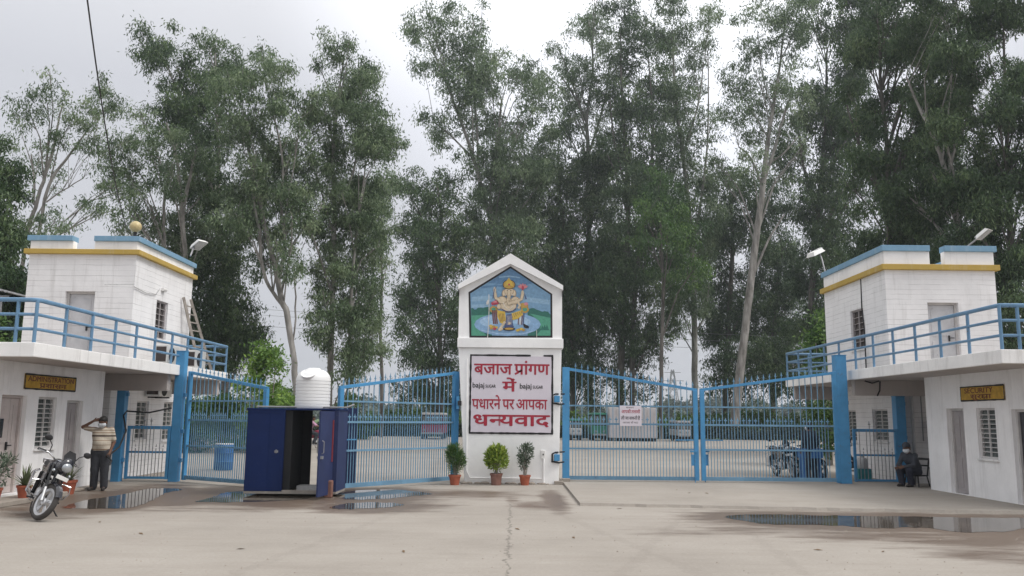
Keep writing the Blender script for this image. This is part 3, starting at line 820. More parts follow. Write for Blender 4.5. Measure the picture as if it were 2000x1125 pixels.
# ------------------------------------------------------------------ lettering (flat painted letters)
def glyph(text, cut=None):
    cu = bpy.data.curves.new('tmp', 'FONT'); cu.body = text; cu.size = 1.0; cu.resolution_u = 4
    o = bpy.data.objects.new('tmp', cu); C.objects.link(o)
    dg = bpy.context.evaluated_depsgraph_get()
    me = bpy.data.meshes.new_from_object(o.evaluated_get(dg))
    bpy.data.objects.remove(o); bpy.data.curves.remove(cu)
    if cut is not None:
        bm = bmesh.new(); bm.from_mesh(me)
        bmesh.ops.bisect_plane(bm, geom=bm.verts[:] + bm.edges[:] + bm.faces[:], plane_co=(cut, 0, 0), plane_no=(1, 0, 0), clear_outer=True)
        bm.to_mesh(me); bm.free()
    v = [(a.co.x, a.co.y) for a in me.vertices]; f = [tuple(p.vertices) for p in me.polygons]
    bpy.data.meshes.remove(me)
    return v, f
def stroke(pts, w):
    v, f = [], []
    for i in range(len(pts) - 1):
        (x0, y0), (x1, y1) = pts[i], pts[i + 1]
        L = math.hypot(x1 - x0, y1 - y0) or 1; nx, ny = -(y1 - y0) / L * w / 2, (x1 - x0) / L * w / 2
        ex, ey = (x1 - x0) / L * w * .3, (y1 - y0) / L * w * .3
        b = len(v); v += [(x0 - ex + nx, y0 - ey + ny), (x0 - ex - nx, y0 - ey - ny), (x1 + ex - nx, y1 + ey - ny), (x1 + ex + nx, y1 + ey + ny)]; f.append((b, b + 1, b + 2, b + 3))
    return v, f
def word(parts):
    """parts: strings, ('half', str, cut) or ('pra',) or ('ksha',); returns joined verts and faces"""
    V, F, x = [], [], 0.0
    for p in parts:
        if isinstance(p, str):
            if p == ' ': x += .16; continue
            v, f = glyph(p); adv = max(a for a, b in v)
        elif p[0] == 'half': v, f = glyph(p[1], p[2]); adv = p[2] - .02
        elif p[0] == 'pra':
            v, f = glyph('प'); adv = .58
            v2, f2 = stroke([(.44, .26), (.06, .03)], .085); b = len(v); v = v + v2; f = f + [tuple(i + b for i in q) for q in f2]
        elif p[0] == 'ksha':
            v, f = [], []
            for pts in ([(0, .58), (.72, .58)], [(.56, .6), (.56, 0)], [(.30, .58), (.14, .50), (.10, .40), (.20, .33), (.32, .36)], [(.2, .33), (.08, .24), (.10, .12), (.22, .08), (.36, .16), (.56, .30)], [(.22, .08), (.3, -.02)]):
                v2, f2 = stroke(pts, .085); b = len(v); v = v + v2; f = f + [tuple(i + b for i in q) for q in f2]
            adv = .72
        b = len(V); V += [(a + x, c) for a, c in v]; F += [tuple(i + b for i in q) for q in f]; x += adv
    return V, F
def letter(mb, vf, P, x0, x1, ybase, yhead, d, bold=.02, hgt=.62, step=.0005, both=True):
    """lay a word on the plane P(u, v, d): u x0..x1, baseline and head-line heights; several passes give a bold brush"""
    V, F = vf
    a, b = min(p[0] for p in V), max(p[0] for p in V)
    sx, sy = (x1 - x0) / (b - a), (yhead - ybase) / hgt
    for k, (ox, oy) in enumerate([(0, 0), (bold, 0), (-bold, 0), (0, bold * .8), (0, -bold * .8)] if bold else [(0, 0)]):
        mb.add([P(x0 + (p[0] - a + ox) * sx, ybase + (p[1] + oy) * sy, d + step * k) for p in V], F)

# ------------------------------------------------------------------ pillar with the mural and the welcome board
PY = 22.9
pil = thing('gate_pillar', 'white gabled gate pillar carrying a painted mural above a lettered board', 'pillar', (0, PY + .4, 0))
ax = lambda x, y, Y=PY: atY(x, y, Y).x
az = lambda y, Y=PY: atY(1000, y, Y).z
zl0, zl1 = az(680), az(661)
xl, xr_ = ax(897, 600), ax(1097, 600)
b = MB()
b.hexa([(ax(907, 940), PY, 0), (ax(1091, 940), PY, 0), (ax(1091, 940), PY + .85, 0), (ax(907, 940), PY + .85, 0)],
       [(xl, PY, zl0), (xr_, PY, zl0), (xr_, PY + .85, zl0), (xl, PY + .85, zl0)])
b.build('shaft', 'pillar', pil, bevel=.015)
b = MB(); b.box(ax(893.5, 670), ax(1100, 670), PY - .07, PY + .92, zl0 + .002, zl1); b.build('ledge', 'pillar', pil, bevel=.012)
FN = lambda u, v, d: (u, PY - d, v)
zap, zeL, zeR = az(518), az(566), az(566)
b = MB(); b.prism([(xl, zl1 + .002), (xr_, zl1 + .002), (xr_, zeR), (ax(997, 520), zap), (xl, zeL)], FN, 0, -.8); b.build('upper_wall', 'pillar', pil, bevel=.01)
b = MB()
zo, ze_ = az(497), az(558)
xA = ax(997, 520)
b.prism([(xl - .03, zeL - .17), (xl - .03, ze_), (xA, zo), (xr_ + .03, ze_), (xr_ + .03, zeR - .17), (xr_ + .03, zeR + .005 - .02), (xA, zap + .012), (xl - .03, zeL - .015)], FN, .16, -.92)
b.v = [p for p in b.v]
b.build('gable_roof', 'pillar', pil)
# socket box, conduit and pipe on the shaft front
b = MB(); c = Vector((ax(1060.5, 887), PY, az(887))); b.box(c.x - .055, c.x + .055, PY - .05, PY + .01, c.z - .11, c.z + .11); so = b.build('socket_box', 'whiteplastic', pil, bevel=.008)
b = MB(); b.box(c.x - .012, c.x + .02, PY - .058, PY - .0495, c.z - .02, c.z + .02); b.build('switch', 'black', so)
b = MB(); b.tube([(c.x + .02, PY - .03, c.z - .1), (c.x + .02, PY - .03, .02)], .028, 8)
b.tube([(ax(912, 700), PY - .02, az(702)), (ax(911, 920), PY - .02, az(920)), (ax(918, 934), PY - .025, az(934)), (ax(1058, 934), PY - .025, az(934))], .014, 6)
b.build('conduit', 'pillar', pil, smooth=True)
# rubble at the foot
b = MB(); rr = random.Random(3)
for i in range(16):
    xx = rr.uniform(-1.25, 1.3); s_ = rr.uniform(.03, .075)
    b.ball((xx, PY - .06 + rr.uniform(-.08, .02), s_ * .3), s_, 5, (1.5, 1, .6))
b.build('footing', 'concrete', pil)

# welcome board
wb = thing('welcome_board', 'square white board with big red lettering and a ragged black border on the gate pillar', 'sign', (0, PY, az(847)))
bx0, bx1, bz0, bz1 = ax(917, 770), ax(1080, 770), az(847), az(693.5)
b = MB(); b.box(bx0 + .03, bx1 - .03, PY - .012, PY - .0005, bz0 + .03, bz1 - .03); b.build('panel', 'boardwhite', wb)
b = MB(); rr = random.Random(11)
def ragged(mb, p, q, w, P, d, gap=(), seed=1, n=26):
    r = random.Random(seed)
    for i in range(n):
        t0, t1 = i / n, (i + 1) / n
        if any(g0 < t0 < g1 for g0, g1 in gap): continue
        a_ = Vector(p).lerp(Vector(q), t0); c_ = Vector(p).lerp(Vector(q), t1)
        dr = (c_ - a_).normalized(); nn = Vector((-dr.y, dr.x))
        w0 = w * r.uniform(.75, 1.2) if i == 0 else w1
        w1 = w * r.uniform(.75, 1.2)
        mb.add([P(*(a_ + nn * w0 / 2), d), P(*(a_ - nn * w0 / 2), d), P(*(c_ - nn * w1 / 2), d), P(*(c_ + nn * w1 / 2), d)], [(0, 1, 2, 3)])
ragged(b, (bx0 + .02, bz0), (bx0 + .02, bz1), .05, FN, .0150, seed=1)
ragged(b, (bx1 - .02, bz0), (bx1 - .02, bz1), .05, FN, .0150, seed=2)
ragged(b, (bx0, bz0 + .01), (bx1, bz0 + .01), .05, FN, .0160, seed=3)
ragged(b, (bx0, bz1 - .012), (bx1, bz1 - .012), .05, FN, .0160, gap=((.72, .88),), seed=4)
b.build('border', 'blackpaint', wb)
t = MB()
u = lambda x, y=770: ax(x, y)
zz = lambda y: az(y)
letter(t, word(['बजाज', ' ', ('pra',), 'ांगण']), FN, u(925.6), u(1072.5), zz(731.2), zz(711.5), .0165, .022)
letter(t, word(['में']), FN, u(981.5), u(1008), zz(764.5), zz(746), .0165, .022)
letter(t, word(['पधारने', ' ', 'पर', ' ', 'आपका']), FN, u(922.4), u(1068.7), zz(799), zz(780.5), .0165, .018)
letter(t, word(['ध', ('half', 'न', .40), 'यवाद']), FN, u(926.4), u(1073.5), zz(831.5), zz(811), .0165, .024)
t.build('hindi_lettering', 'red', wb)
t = MB()
for xo in (0, 92.3):
    letter(t, word(['bajaj']), FN, u(923 + xo), u(945.5 + xo), zz(757.5 + xo * .011), zz(747.3 + xo * .011), .0165, .014, hgt=.72)
    letter(t, word(['SUGAR']), FN, u(948.2 + xo), u(968 + xo), zz(757.5 + xo * .011), zz(751.6 + xo * .011), .0165, .02, hgt=.70)
t.build('small_lettering', 'blackpaint', wb)

# mural: flat layers of paint on the gable wall (coordinates traced in units of the panel, then given their real size)
mu = thing('mural', 'painted mural of a seated elephant-headed deity beside a lake under the pillar gable', 'mural', (0, PY, az(660)))
def mp(x, y): 
    p = atY(890 + x / 6.62, 500 + y / 6.62, PY); return (p.x, p.z)
MC = {}
def mcol(c):
    if c not in MC: MC[c] = mat('mural paint', c, rough=.55, var=.16, scale=14)
    return MC[c]
LAY = {}
lay = [0]
def paint(part, col, pts):
    lay[0] += 1
    d = .004 + .00035 * lay[0]
    mb = LAY.setdefault((part, col), MB())
    mb.add([FN(*mp(x, y), d) for x, y in pts], [tuple(range(len(pts)))])
def ell(cx, cy, rx, ry, rot=0, n=20):
    c_, s_ = math.cos(rad(rot)), math.sin(rad(rot))
    return [(cx + rx * math.cos(t) * c_ - ry * math.sin(t) * s_, cy + rx * math.cos(t) * s_ + ry * math.sin(t) * c_) for t in [2 * math.pi * i / n for i in range(n)]]
def line(pts, w):
    o, p_ = [], []
    for i, (x, y) in enumerate(pts):
        a_ = pts[max(0, i - 1)]; c_ = pts[min(len(pts) - 1, i + 1)]
        L = math.hypot(c_[0] - a_[0], c_[1] - a_[1]) or 1
        nx, ny = -(c_[1] - a_[1]) / L * w / 2, (c_[0] - a_[0]) / L * w / 2
        o.append((x + nx, y + ny)); p_.append((x - nx, y - ny))
    return o + p_[::-1]
K = (0.02, 0.018, 0.02); SKY1, SKY2, SKY3 = (0.12, 0.24, 0.40), (0.19, 0.34, 0.50), (0.27, 0.43, 0.58)
GR1, GR2 = (0.035, 0.15, 0.12), (0.09, 0.32, 0.22); LK1, LK2 = (0.24, 0.40, 0.60), (0.36, 0.53, 0.72)
SK, SKD, GO, YE, RE, PK, MR, WH, NV = (0.60, 0.50, 0.36), (0.34, 0.25, 0.17), (0.45, 0.28, 0.07), (0.60, 0.42, 0.08), (0.42, 0.06, 0.09), (0.60, 0.24, 0.26), (0.16, 0.07, 0.07), (0.66, 0.64, 0.60), (0.07, 0.09, 0.20)
paint('border', K, [(166, 468), (710, 132), (1248, 490), (1252, 1056), (178, 1056)])
paint('backdrop', SKY2, [(190, 484), (710, 158), (1224, 500), (1226, 1030), (204, 1030)])
paint('backdrop', SKY1, [(420, 345), (710, 158), (1000, 352), (900, 380), (720, 330), (560, 365)])
paint('backdrop', SKY1, line([(330, 410), (520, 380), (700, 400), (900, 380)], 26))
paint('backdrop', SKY3, line([(210, 560), (400, 545), (640, 575), (900, 560), (1215, 600)], 60))
paint('backdrop', SKY3, line([(560, 275), (700, 262), (830, 280)], 16))
paint('backdrop', SKY3, line([(205, 650), (420, 640)], 40))
rr = random.Random(2)
paint('backdrop', GR1, [(200, 1030), (200, 720)] + [(200 + i * 22, 700 - rr.uniform(0, 26) - i * 2.5) for i in range(12)] + [(470, 740), (470, 1030)])
paint('backdrop', GR1, [(930, 1030), (930, 690)] + [(930 + i * 22, 690 + i * 3.4 - rr.uniform(0, 28)) for i in range(13)] + [(1226, 760), (1226, 1030)])
paint('backdrop', GR2, [(204, 1030), (204, 770), (420, 760), (260, 840), (300, 930), (400, 1030)])
paint('backdrop', GR2, [(1226, 1030), (1226, 800), (960, 745), (1090, 850), (1100, 960), (1040, 1030)])
for xx in (1120, 1150, 1180): paint('backdrop', GR1, [(xx - 26, 960), (xx, 870 + rr.uniform(0, 30)), (xx + 28, 960)])
paint('lake', LK1, ell(670, 885, 430, 150))
paint('lake', LK2, ell(640, 850, 330, 90)); paint('lake', LK1, ell(690, 930, 260, 60)); paint('lake', LK2, line([(330, 960), (560, 1005), (860, 1010), (1000, 970)], 12))
# throne sides and garments
for pts in (ell(490, 690, 52, 44), ell(895, 690, 52, 48)): paint('deity', GO, pts)
for pts in (ell(490, 690, 28, 24), ell(895, 690, 30, 27)): paint('deity', GR2, pts)
paint('deity', RE, [(455, 605), (545, 555), (560, 620), (470, 640)]); paint('deity', PK, [(470, 600), (540, 568), (530, 605)])
paint('deity', GO, ell(880, 640, 60, 34)); paint('deity', PK, ell(910, 620, 26, 20))
for x0_ in (478, 500, 522): paint('deity', MR, line([(x0_, 700), (x0_ + 6, 800), (x0_ + 16, 880)], 18))
for x0_, cc in ((812, MR), (836, WH), (858, MR), (878, NV)): paint('deity', cc, line([(x0_ + 6, 740), (x0_, 820), (x0_ - 4, 890)], 13))
paint('deity', YE, [(535, 700), (640, 720), (650, 830), (625, 890), (570, 860), (540, 790)])
paint('deity', YE, [(720, 745), (850, 700), (872, 760), (800, 815), (735, 830)])
for k in range(5): paint('deity', MR, line([(730 + k * 28, 800 - k * 10), (755 + k * 24, 740 - k * 6)], 5))
for k in range(4): paint('deity', MR, line([(560 + k * 20, 745), (580 + k * 17, 850)], 5))
paint('deity', NV, [(655, 760), (725, 750), (740, 900), (640, 900)])
for k in range(4): paint('deity', WH, line([(668 + k * 16, 770), (664 + k * 18, 890)], 4))
# body
paint('deity', SKD, ell(682, 640, 106, 92)); paint('deity', SK, ell(682, 640, 98, 84))
paint('deity', SKD, ell(600, 570, 62, 50)); paint('deity', SK, ell(600, 570, 54, 43)); paint('deity', SKD, ell(770, 575, 58, 50)); paint('deity', SK, ell(770, 575, 50, 43))
paint('deity', SKD, line([(565, 570), (520, 545), (505, 470)], 42)); paint('deity', SK, line([(565, 570), (520, 545), (505, 470)], 32))
paint('deity', SK, ell(506, 440, 18, 38)); paint('deity', NV, line([(528, 395), (505, 430), (480, 550)], 8))
paint('deity', SKD, line([(800, 585), (850, 560), (868, 480)], 42)); paint('deity', SK, line([(800, 585), (850, 560), (868, 480)], 32))
paint('deity', SK, ell(865, 475, 18, 28)); paint('deity', NV, [(890, 480), (922, 560), (900, 560)])
for a_ in range(-60, 61, 30): paint('deity', PK, ell(868 + 38 * math.sin(rad(a_)), 420 - 30 * math.cos(rad(a_)), 14, 34, a_))
paint('deity', RE, ell(868, 415, 16, 30))
paint('deity', SKD, ell(560, 655, 30, 36)); paint('deity', SK, ell(560, 655, 24, 30)); paint('deity', SK, line([(800, 590), (830, 640), (810, 680)], 30))
paint('deity', NV, line([(600, 690), (650, 716), (690, 722), (740, 712), (780, 680)], 13)); paint('deity', WH, line([(612, 600), (640, 660), (690, 700), (740, 650), (752, 590)], 7))
# ears, head, trunk, crown
paint('deity', SKD, ell(625, 480, 28, 46, 10)); paint('deity', SKD, ell(755, 480, 28, 46, -10)); paint('deity', SK, ell(626, 480, 20, 36, 10)); paint('deity', SK, ell(754, 480, 20, 36, -10))
paint('deity', SKD, ell(690, 460, 60, 66)); paint('deity', SK, ell(690, 460, 53, 60))
paint('deity', SKD, line([(690, 470), (688, 530), (676, 585), (690, 618), (725, 605), (772, 596)], 48)); paint('deity', SK, line([(690, 470), (688, 530), (676, 585), (690, 618), (725, 605), (772, 596)], 37))
for k in range(5): paint('deity', SKD, line([(672, 520 + k * 16), (704, 522 + k * 16)], 4))
paint('deity', K, ell(668, 452, 9, 5)); paint('deity', K, ell(713, 452, 9, 5)); paint('deity', RE, line([(690, 405), (690, 430)], 7)); paint('deity', WH, line([(655, 495), (640, 515)], 10)); paint('deity', WH, line([(725, 495), (742, 512)], 10))
paint('deity', K, ell(690, 372, 82, 62)); paint('deity', GO, ell(690, 372, 74, 54)); paint('deity', YE, [(640, 400), (650, 330), (686, 290), (728, 330), (742, 400)]); paint('deity', RE, ell(690, 375, 13, 18)); paint('deity', GO, line([(625, 405), (690, 388), (755, 405)], 17)); paint('deity', YE, ell(688, 300, 10, 16))
# feet, stool, offerings
paint('deity', SK, line([(640, 850), (600, 905), (560, 960)], 30)); paint('deity', SK, ell(585, 950, 36, 16, -20)); paint('deity', SK, line([(700, 860), (680, 910)], 30))
paint('deity', NV, ell(690, 915, 62, 26)); paint('deity', K, ell(690, 945, 80, 22)); paint('deity', GO, ell(690, 942, 60, 14))
for cx_, cy_, c_ in ((455, 905, YE), (490, 915, GO), (525, 925, YE), (460, 935, GO), (505, 942, RE), (820, 955, GO), (850, 945, YE), (800, 962, YE), (875, 958, GO)): paint('deity', c_, ell(cx_, cy_, 22, 17))
paint('deity', K, ell(910, 915, 30, 22, 15)); paint('deity', K, ell(890, 895, 16, 14)); paint('deity', K, line([(930, 925), (945, 905), (940, 940)], 7))
# runs of spilled white paint
paint('backdrop', WH, line([(430, 500), (432, 700), (425, 900), (412, 1066)], 9)); paint('backdrop', WH, ell(415, 600, 16, 34, 20)); paint('backdrop', WH, line([(1046, 960), (1048, 1060)], 6))
for (part, col), mb in LAY.items():
    pass
groups = {}
for (part, col), mb in LAY.items():                      # one mesh per painted part, a material slot per colour
    v0, f0, mi, cols = groups.setdefault(part, ([], [], [], []))
    if col not in cols: cols.append(col)
    bse = len(v0); v0 += mb.v; f0 += [tuple(i + bse for i in f) for f in mb.f]; mi += [cols.index(col)] * len(mb.f)
for part, (v0, f0, mi, cols) in groups.items():
    mb = MB(); mb.v, mb.f = v0, f0
    o = mb.build(part, mcol(cols[0]), mu)
    for c in cols[1:]: o.data.materials.append(mcol(c))
    o.data.polygons.foreach_set('material_index', mi)

# office signs painted on boards
def office_sign(label, X, side, y0, y1, z0, z1, top, bottom, s1, s2):
    t = thing('sign_board', label, 'sign', (X, (y0 + y1) / 2, z0))
    P = lambda a, z, d: (X - side * d, a, z)
    b = MB(); b.box(min(X, X - side * .02), max(X, X - side * .02), y0, y1, z0, z1); b.build('panel', 'signyellow', t)
    b = MB()
    for k, (p, q) in enumerate((((y0, z0), (y0, z1)), ((y1, z0), (y1, z1)), ((y0, z0 + .01), (y1, z0 + .01)), ((y0, z1 - .01), (y1, z1 - .01)))): ragged(b, p, q, .035, P, .0225 + .0004 * k, seed=k + 20, n=14)
    b.build('border', 'blackpaint', t)
    d = MB(); Y0, Y1 = (y0, y1) if side < 0 else (y1, y0)
    def at(w_, f0, f1, zb, zh, bold, hgt):
        letter(d, w_, P, Y0 + (Y1 - Y0) * f0, Y0 + (Y1 - Y0) * f1, z0 + (z1 - z0) * zb, z0 + (z1 - z0) * zh, .0215, bold, hgt)
    at(top, s1[0], s1[1], .54, .88, .022, .70)
    at(bottom, s2[0], s2[1], .14, .42, .022, .62)
    d.build('lettering', 'signbrown', t)
office_sign('yellow ADMINISTRATION board in two scripts on the left office wall', XL + .001, -1, 17.32, 19.34, 2.225, 2.54, word(['ADMINISTRATION']), word([('pra',), 'शासन']), (.05, .95), (.27, .80))
office_sign('yellow SECURITY board in two scripts on the right office wall', XRt - .001, 1, 18.30, 20.07, 2.235, 2.57, word(['SECURITY']), word(['सुर', ('ksha',), 'ा']), (.10, .76), (.24, .72))

# ------------------------------------------------------------------ gates
def finial(mb, p, h, w):
    x, y, z = p
    mb.add([(x - w, y, z), (x, y - w, z), (x + w, y, z), (x, y + w, z), (x, y, z + h)], [(0, 1, 4), (1, 2, 4), (2, 3, 4), (3, 0, 4)])
def fleur(mb, p):                                       # cast cross-shaped spear head
    x, y, z = p
    mb.box(x - .012, x + .012, y - .010, y + .010, z, z + .05)
    mb.box(x - .042, x + .042, y - .010, y + .010, z + .05, z + .078)
    finial(mb, (x, y, z + .078), .075, .020)
def gate_leaf(label, hinge, end, h0, h1, zb, sw=.19):
    hx, hy = hinge; ex, ey = end
    L = math.hypot(ex - hx, ey - hy)
    g = thing('gate_leaf', label, 'gate', (hx, hy, 0), math.atan2(ey - hy, ex - hx), 'leaves of the main gates', local=True)
    top = lambda s: h0 + (h1 - h0) * s / L
    f = MB()
    f.box(0, sw, -.05, .05, zb - .02, h0 + .04); f.build('hinge_stile', 'blue', g, bevel=.006)
    f = MB(); f.box(L - .12, L, -.045, .045, zb, h1 - .01); f.build('meeting_stile', 'blue', g, bevel=.006)
    f = MB(); f.bar((.1, 0, h0), (L, 0, h1), .06, .075); f.build('top_rail', 'blue', g, bevel=.004)
    f = MB()
    for z, t in ((zb + .05, .10), (.93, .045), (1.60, .05), (2.09, .04)): f.box(sw, L - .12, -.022, .022, z - t / 2, z + t / 2)
    f.build('cross_rail', 'bluelight', g)
    n = int(round((L - .3) / .168))
    sp = (L - .31) / n
    a, c = MB(), MB()
    r = random.Random(n)
    for i in range(n + 1):
        s = .19 + sp * i
        if 0 < i < n:
            j = r.uniform(-.006, .006)
            a.bar((s, -.031 + 0.0, zb + .03), (s + j, -.031, top(s) + .04), .018)
        if i:
            d = MB(); finial(d, (s, 0, top(s) + .12), .11, .022); d.box(s - .009, s + .009, -.009, .009, top(s) + .02, top(s) + .121); d.box(s - .032, s + .032, -.008, .008, top(s) + .11, top(s) + .126)
            d.build('spear_tip', 'bluelight', g)
        if i < n:
            m_ = s + sp / 2
            c.bar((m_, -.031, zb + .03), (m_, -.031, 1.66), .016)
            if r.random() > .08: fleur(c, (m_, -.031, 1.66))
    a.build('long_bar', 'bluelight', g); c.build('short_bar', 'bluelight', g)
    k = MB(); k.box(L - .22, L - .13, -.075, -.044, .50, .80); k.box(L - .25, L - .05, -.09, -.05, .86, .90); k.tube([(L - .12, -.08, .05), (L - .12, -.08, .85)], .014, 6); k.box(L - .62, L - .14, -.06, -.03, 1.17, 1.2)
    k.build('latch', 'blue', g, bevel=.004)
    return g
GZ = .06
zt_ = lambda x, y, Y: atY(x, y, Y).z
hR, hR2 = (1.42, 23.3), (9.05, 23.5)
mR = (atY(1366, 900, 23.4).x, 23.4)
gate_leaf('closed blue gate leaf hung on the pillar, with a notice board tied to it', hR, (mR[0] - .02, mR[1]), zt_(1100, 720, 23.3), zt_(1365, 762, 23.4), .10)
gate_leaf('closed blue gate leaf hung on the right steel post', hR2, (mR[0] + .05, mR[1]), zt_(1630, 729, 23.5), zt_(1368, 762, 23.4), .10, .11)
hL = (-1.45, 23.2); eL = (atY(657, 900, 20.0).x, 20.0)
gate_leaf('half open blue gate leaf between the navy cabin and the pillar', hL, eL, zt_(893, 729, 23.2), zt_(660, 757, 20.0), .07)
hL2 = (-8.55, 22.45); eL2 = (atY(519, 850, 20.7).x, 20.7)
gate_leaf('half open blue gate leaf between the left steel post and the navy cabin', hL2, eL2, zt_(364, 728, 22.4), zt_(519, 759, 20.7), .07, .09)
# hinge brackets on the pillar
for yy, lab in ((779, 'upper blue hinge bracket at the right edge of the pillar'), (893, 'lower blue hinge bracket at the right edge of the pillar')):
    z = az(yy); t = thing('hinge_bracket', lab, 'bracket', (1.3, PY, z))
    b = MB(); b.box(1.17, 1.32, PY - .14, PY - .02, z - .08, z + .09); b.build('block', 'blue', t, bevel=.01)
    b = MB(); b.tube([(1.12, PY - .02, z - .12), (1.12, PY - .06, z + .1), (1.2, PY - .08, z + .14), (1.46, PY + .2, z + .15)], .022, 6); b.tube([(1.12, PY - .03, z - .1), (1.3, PY - .06, z - .13), (1.45, PY + .2, z - .12)], .022, 6); b.build('strap', 'black', t)
b = MB(); b.box(1.18, 1.42, PY - .12, PY + .1, .0, .09); b.box(1.4, 1.62, 23.1, 23.4, .03, .14); tag(b.build('pivot_stone', 'concrete', bevel=.012), 'grey pivot stone at the foot of the pillar gate', 'stone')
t = thing('hinge_bracket', 'black hinge eye at the left edge of the pillar', 'bracket', (-1.4, PY, az(789)))
b = MB(); b.box(-1.43, -1.33, PY - .06, PY + .05, az(793), az(784)); b.build('block', 'black', t, bevel=.008); b = MB(); b.box(-1.47, -1.40, PY - .02, PY + .3, az(800), az(775)); b.build('strap', 'blue', t)

def steel_post(label, x, y, w, h, d=None):
    t = thing('gate_post', label, 'post', (x, y, 0))
    d = d or w
    b = MB(); b.box(x - w / 2, x + w / 2, y - d / 2, y + d / 2, -.01, h); b.build('column', 'blue', t, bevel=.012)
    b = MB(); b.box(x - w / 2 - .008, x + w / 2 + .008, y - d / 2 - .008, y + d / 2 + .008, h, h + .02); b.build('cap', 'blue', t)
    b = MB()
    for z in (.5, 1.25, 2.2): b.box(x + w / 2 - .001, x + w / 2 + .05, y - .05, y + .05, z, z + .1)
    b.build('hinge', 'blue', t, bevel=.006)
    return t
steel_post('tall blue steel post at the left end of the left gate', -8.80, 22.5, .24, zt_(365, 687, 22.5))
steel_post('tall blue steel post at the right end of the right gate', 9.2, 23.6, .30, zt_(1635, 695, 23.6))
steel_post('short blue steel post of the left wicket gate', -10.24, 22.35, .22, zt_(254, 757, 22.3))
steel_post('short blue steel post of the right wicket gate', 11.12, 24.3, .27, zt_(1753, 775, 24.3))
def wicket(label, x0, x1, y, ztop, zmid):
    g = thing('wicket_gate', label, 'gate', ((x0 + x1) / 2, y, 0))
    f = MB(); f.box(x0, x0 + .07, y - .035, y + .035, .06, ztop); f.box(x1 - .07, x1, y - .035, y + .035, .06, ztop); f.box(x0 + .07, x1 - .07, y - .035, y + .035, ztop - .08, ztop); f.box(x0 + .07, x1 - .07, y - .03, y + .03, .07, .13); f.build('frame', 'blue', g, bevel=.005)
    f = MB(); f.box(x0 + .07, x1 - .07, y - .02, y + .02, zmid - .025, zmid + .025); f.build('cross_rail', 'blue', g)
    a = MB(); n = 11
    for i in range(1, n):
        s = x0 + .07 + (x1 - x0 - .14) * i / n
        if i % 2 or i in (4, 6):
            a.bar((s, y - .028, .13), (s, y - .028, ztop - .02), .016)
        else:
            a.bar((s, y - .028, .13), (s, y - .028, zmid + .1), .016)
        finial(a, (s, y - .028, zmid + .14 if not i % 2 else zmid + .1), .08, .02)
        if i in (4, 6): a.bar((s, y - .01, ztop), (s, y - .01, ztop + .16), .016); finial(a, (s, y - .01, ztop + .15), .09, .022); a.box(s - .035, s + .035, y - .018, y - .002, ztop + .12, ztop + .14)
    a.build('bar', 'steel', g)
    return g
wicket('dark blue wicket gate between the two left posts', -10.06, -8.93, 22.4, zt_(300, 832, 22.4), zt_(300, 883, 22.4))
wicket('light blue wicket gate between the two right posts', atY(1665, 840, 24.2).x, 10.98, 24.2, zt_(1700, 838, 24.2), zt_(1700, 889, 24.2))

# notice board tied to the right gate
nb = thing('notice_board', 'small white notice board with red and black lettering tied to the gate bars', 'sign', (3.3, 23.2, zt_(1232, 831, 23.2)))
NY = 23.2
nx = lambda x: atY(x, 815, NY).x
nz = lambda y: atY(1232, y, NY).z
b = MB(); b.box(nx(1210.5), nx(1253), NY, NY + .015, nz(832), nz(792.5)); b.build('panel', 'boardwhite', nb, bevel=.003)
NP = lambda u_, v_, d: (u_, NY - d, v_)
t = MB(); letter(t, word(['आपकी', ' ', 'तलाशी']), NP, nx(1214), nx(1250.5), nz(807), nz(801.5), .001, .016, step=.0003); t.build('red_lettering', 'red', nb)
t = MB(); letter(t, word(['ली', ' ', 'जा', ' ', 'सकती', ' ', 'है']), NP, nx(1213), nx(1250), nz(819.5), nz(814), .001, .016, step=.0003)
letter(t, word(['आजा', ' ', 'से', ' ', 'गट']), NP, nx(1216), nx(1246), nz(827), nz(824), .001, 0); letter(t, word(['सावधान']), NP, nx(1223), nx(1238), nz(797.5), nz(794.8), .001, 0); t.build('black_lettering', 'blackpaint', nb)

# ------------------------------------------------------------------ navy cabin and its water tank
cb = thing('cabin', 'navy blue steel cabin on small wheels standing open between the gate leaves', 'cabin', (-4.95, 19.3, 0))
CY, CB, CZ0, CZ1 = 18.8, 19.85, .10, 1.90
cx0, cx1 = atY(480, 880, CY).x, atY(659, 880, CY).x
xa, xb = atY(554, 880, CY).x, atY(648, 880, CY).x
w_ = .03
b = MB(); b.box(cx0, xa, CY, CY + w_, CZ0, CZ1 - .04); b.box(cx0 + .5, cx0 + .503, CY - .004, CY, CZ0, CZ1 - .05); b.box(cx0 + .01, xa - .01, CY - .012, CY - .0045, CZ0 + .01, CZ0 + .05); b.box(cx0 + .01, xa - .01, CY - .012, CY - .0045, CZ1 - .1, CZ1 - .06); b.box(xa - .05, xa - .01, CY - .012, CY - .0045, CZ0 + .05, CZ1 - .1); b.build('front_panel', 'navy', cb, bevel=.004)
b = MB(); b.box(cx0, cx0 + w_, CY + w_, CB, CZ0, CZ1 - .04); b.build('side_panel', 'navy', cb)
b = MB(); b.box(cx1 - w_, cx1, CY + w_, CB, CZ0, CZ1 - .04); b.box(xb, cx1, CY, CY + w_, CZ0, CZ1 - .04); b.build('side_panel', 'navydoor', cb)
b = MB(); b.box(cx0 + w_, atY(608, 880, CB).x, CB - w_, CB, CZ0, CZ1 - .04); b.box(atY(624, 880, CB).x, cx1 - w_, CB - w_, CB, CZ0, CZ1 - .04); b.build('rear_panel', 'dark', cb)  # shade of the cabin interior put into the panel colour
b = MB(); b.box(cx0 + w_ + .002, xa + .15, CY + .05, CB - .05, CZ0 + .03, CZ1 - .05); b.build('shade_block', 'dark', cb)  # near-black block added to stand for the unlit inside
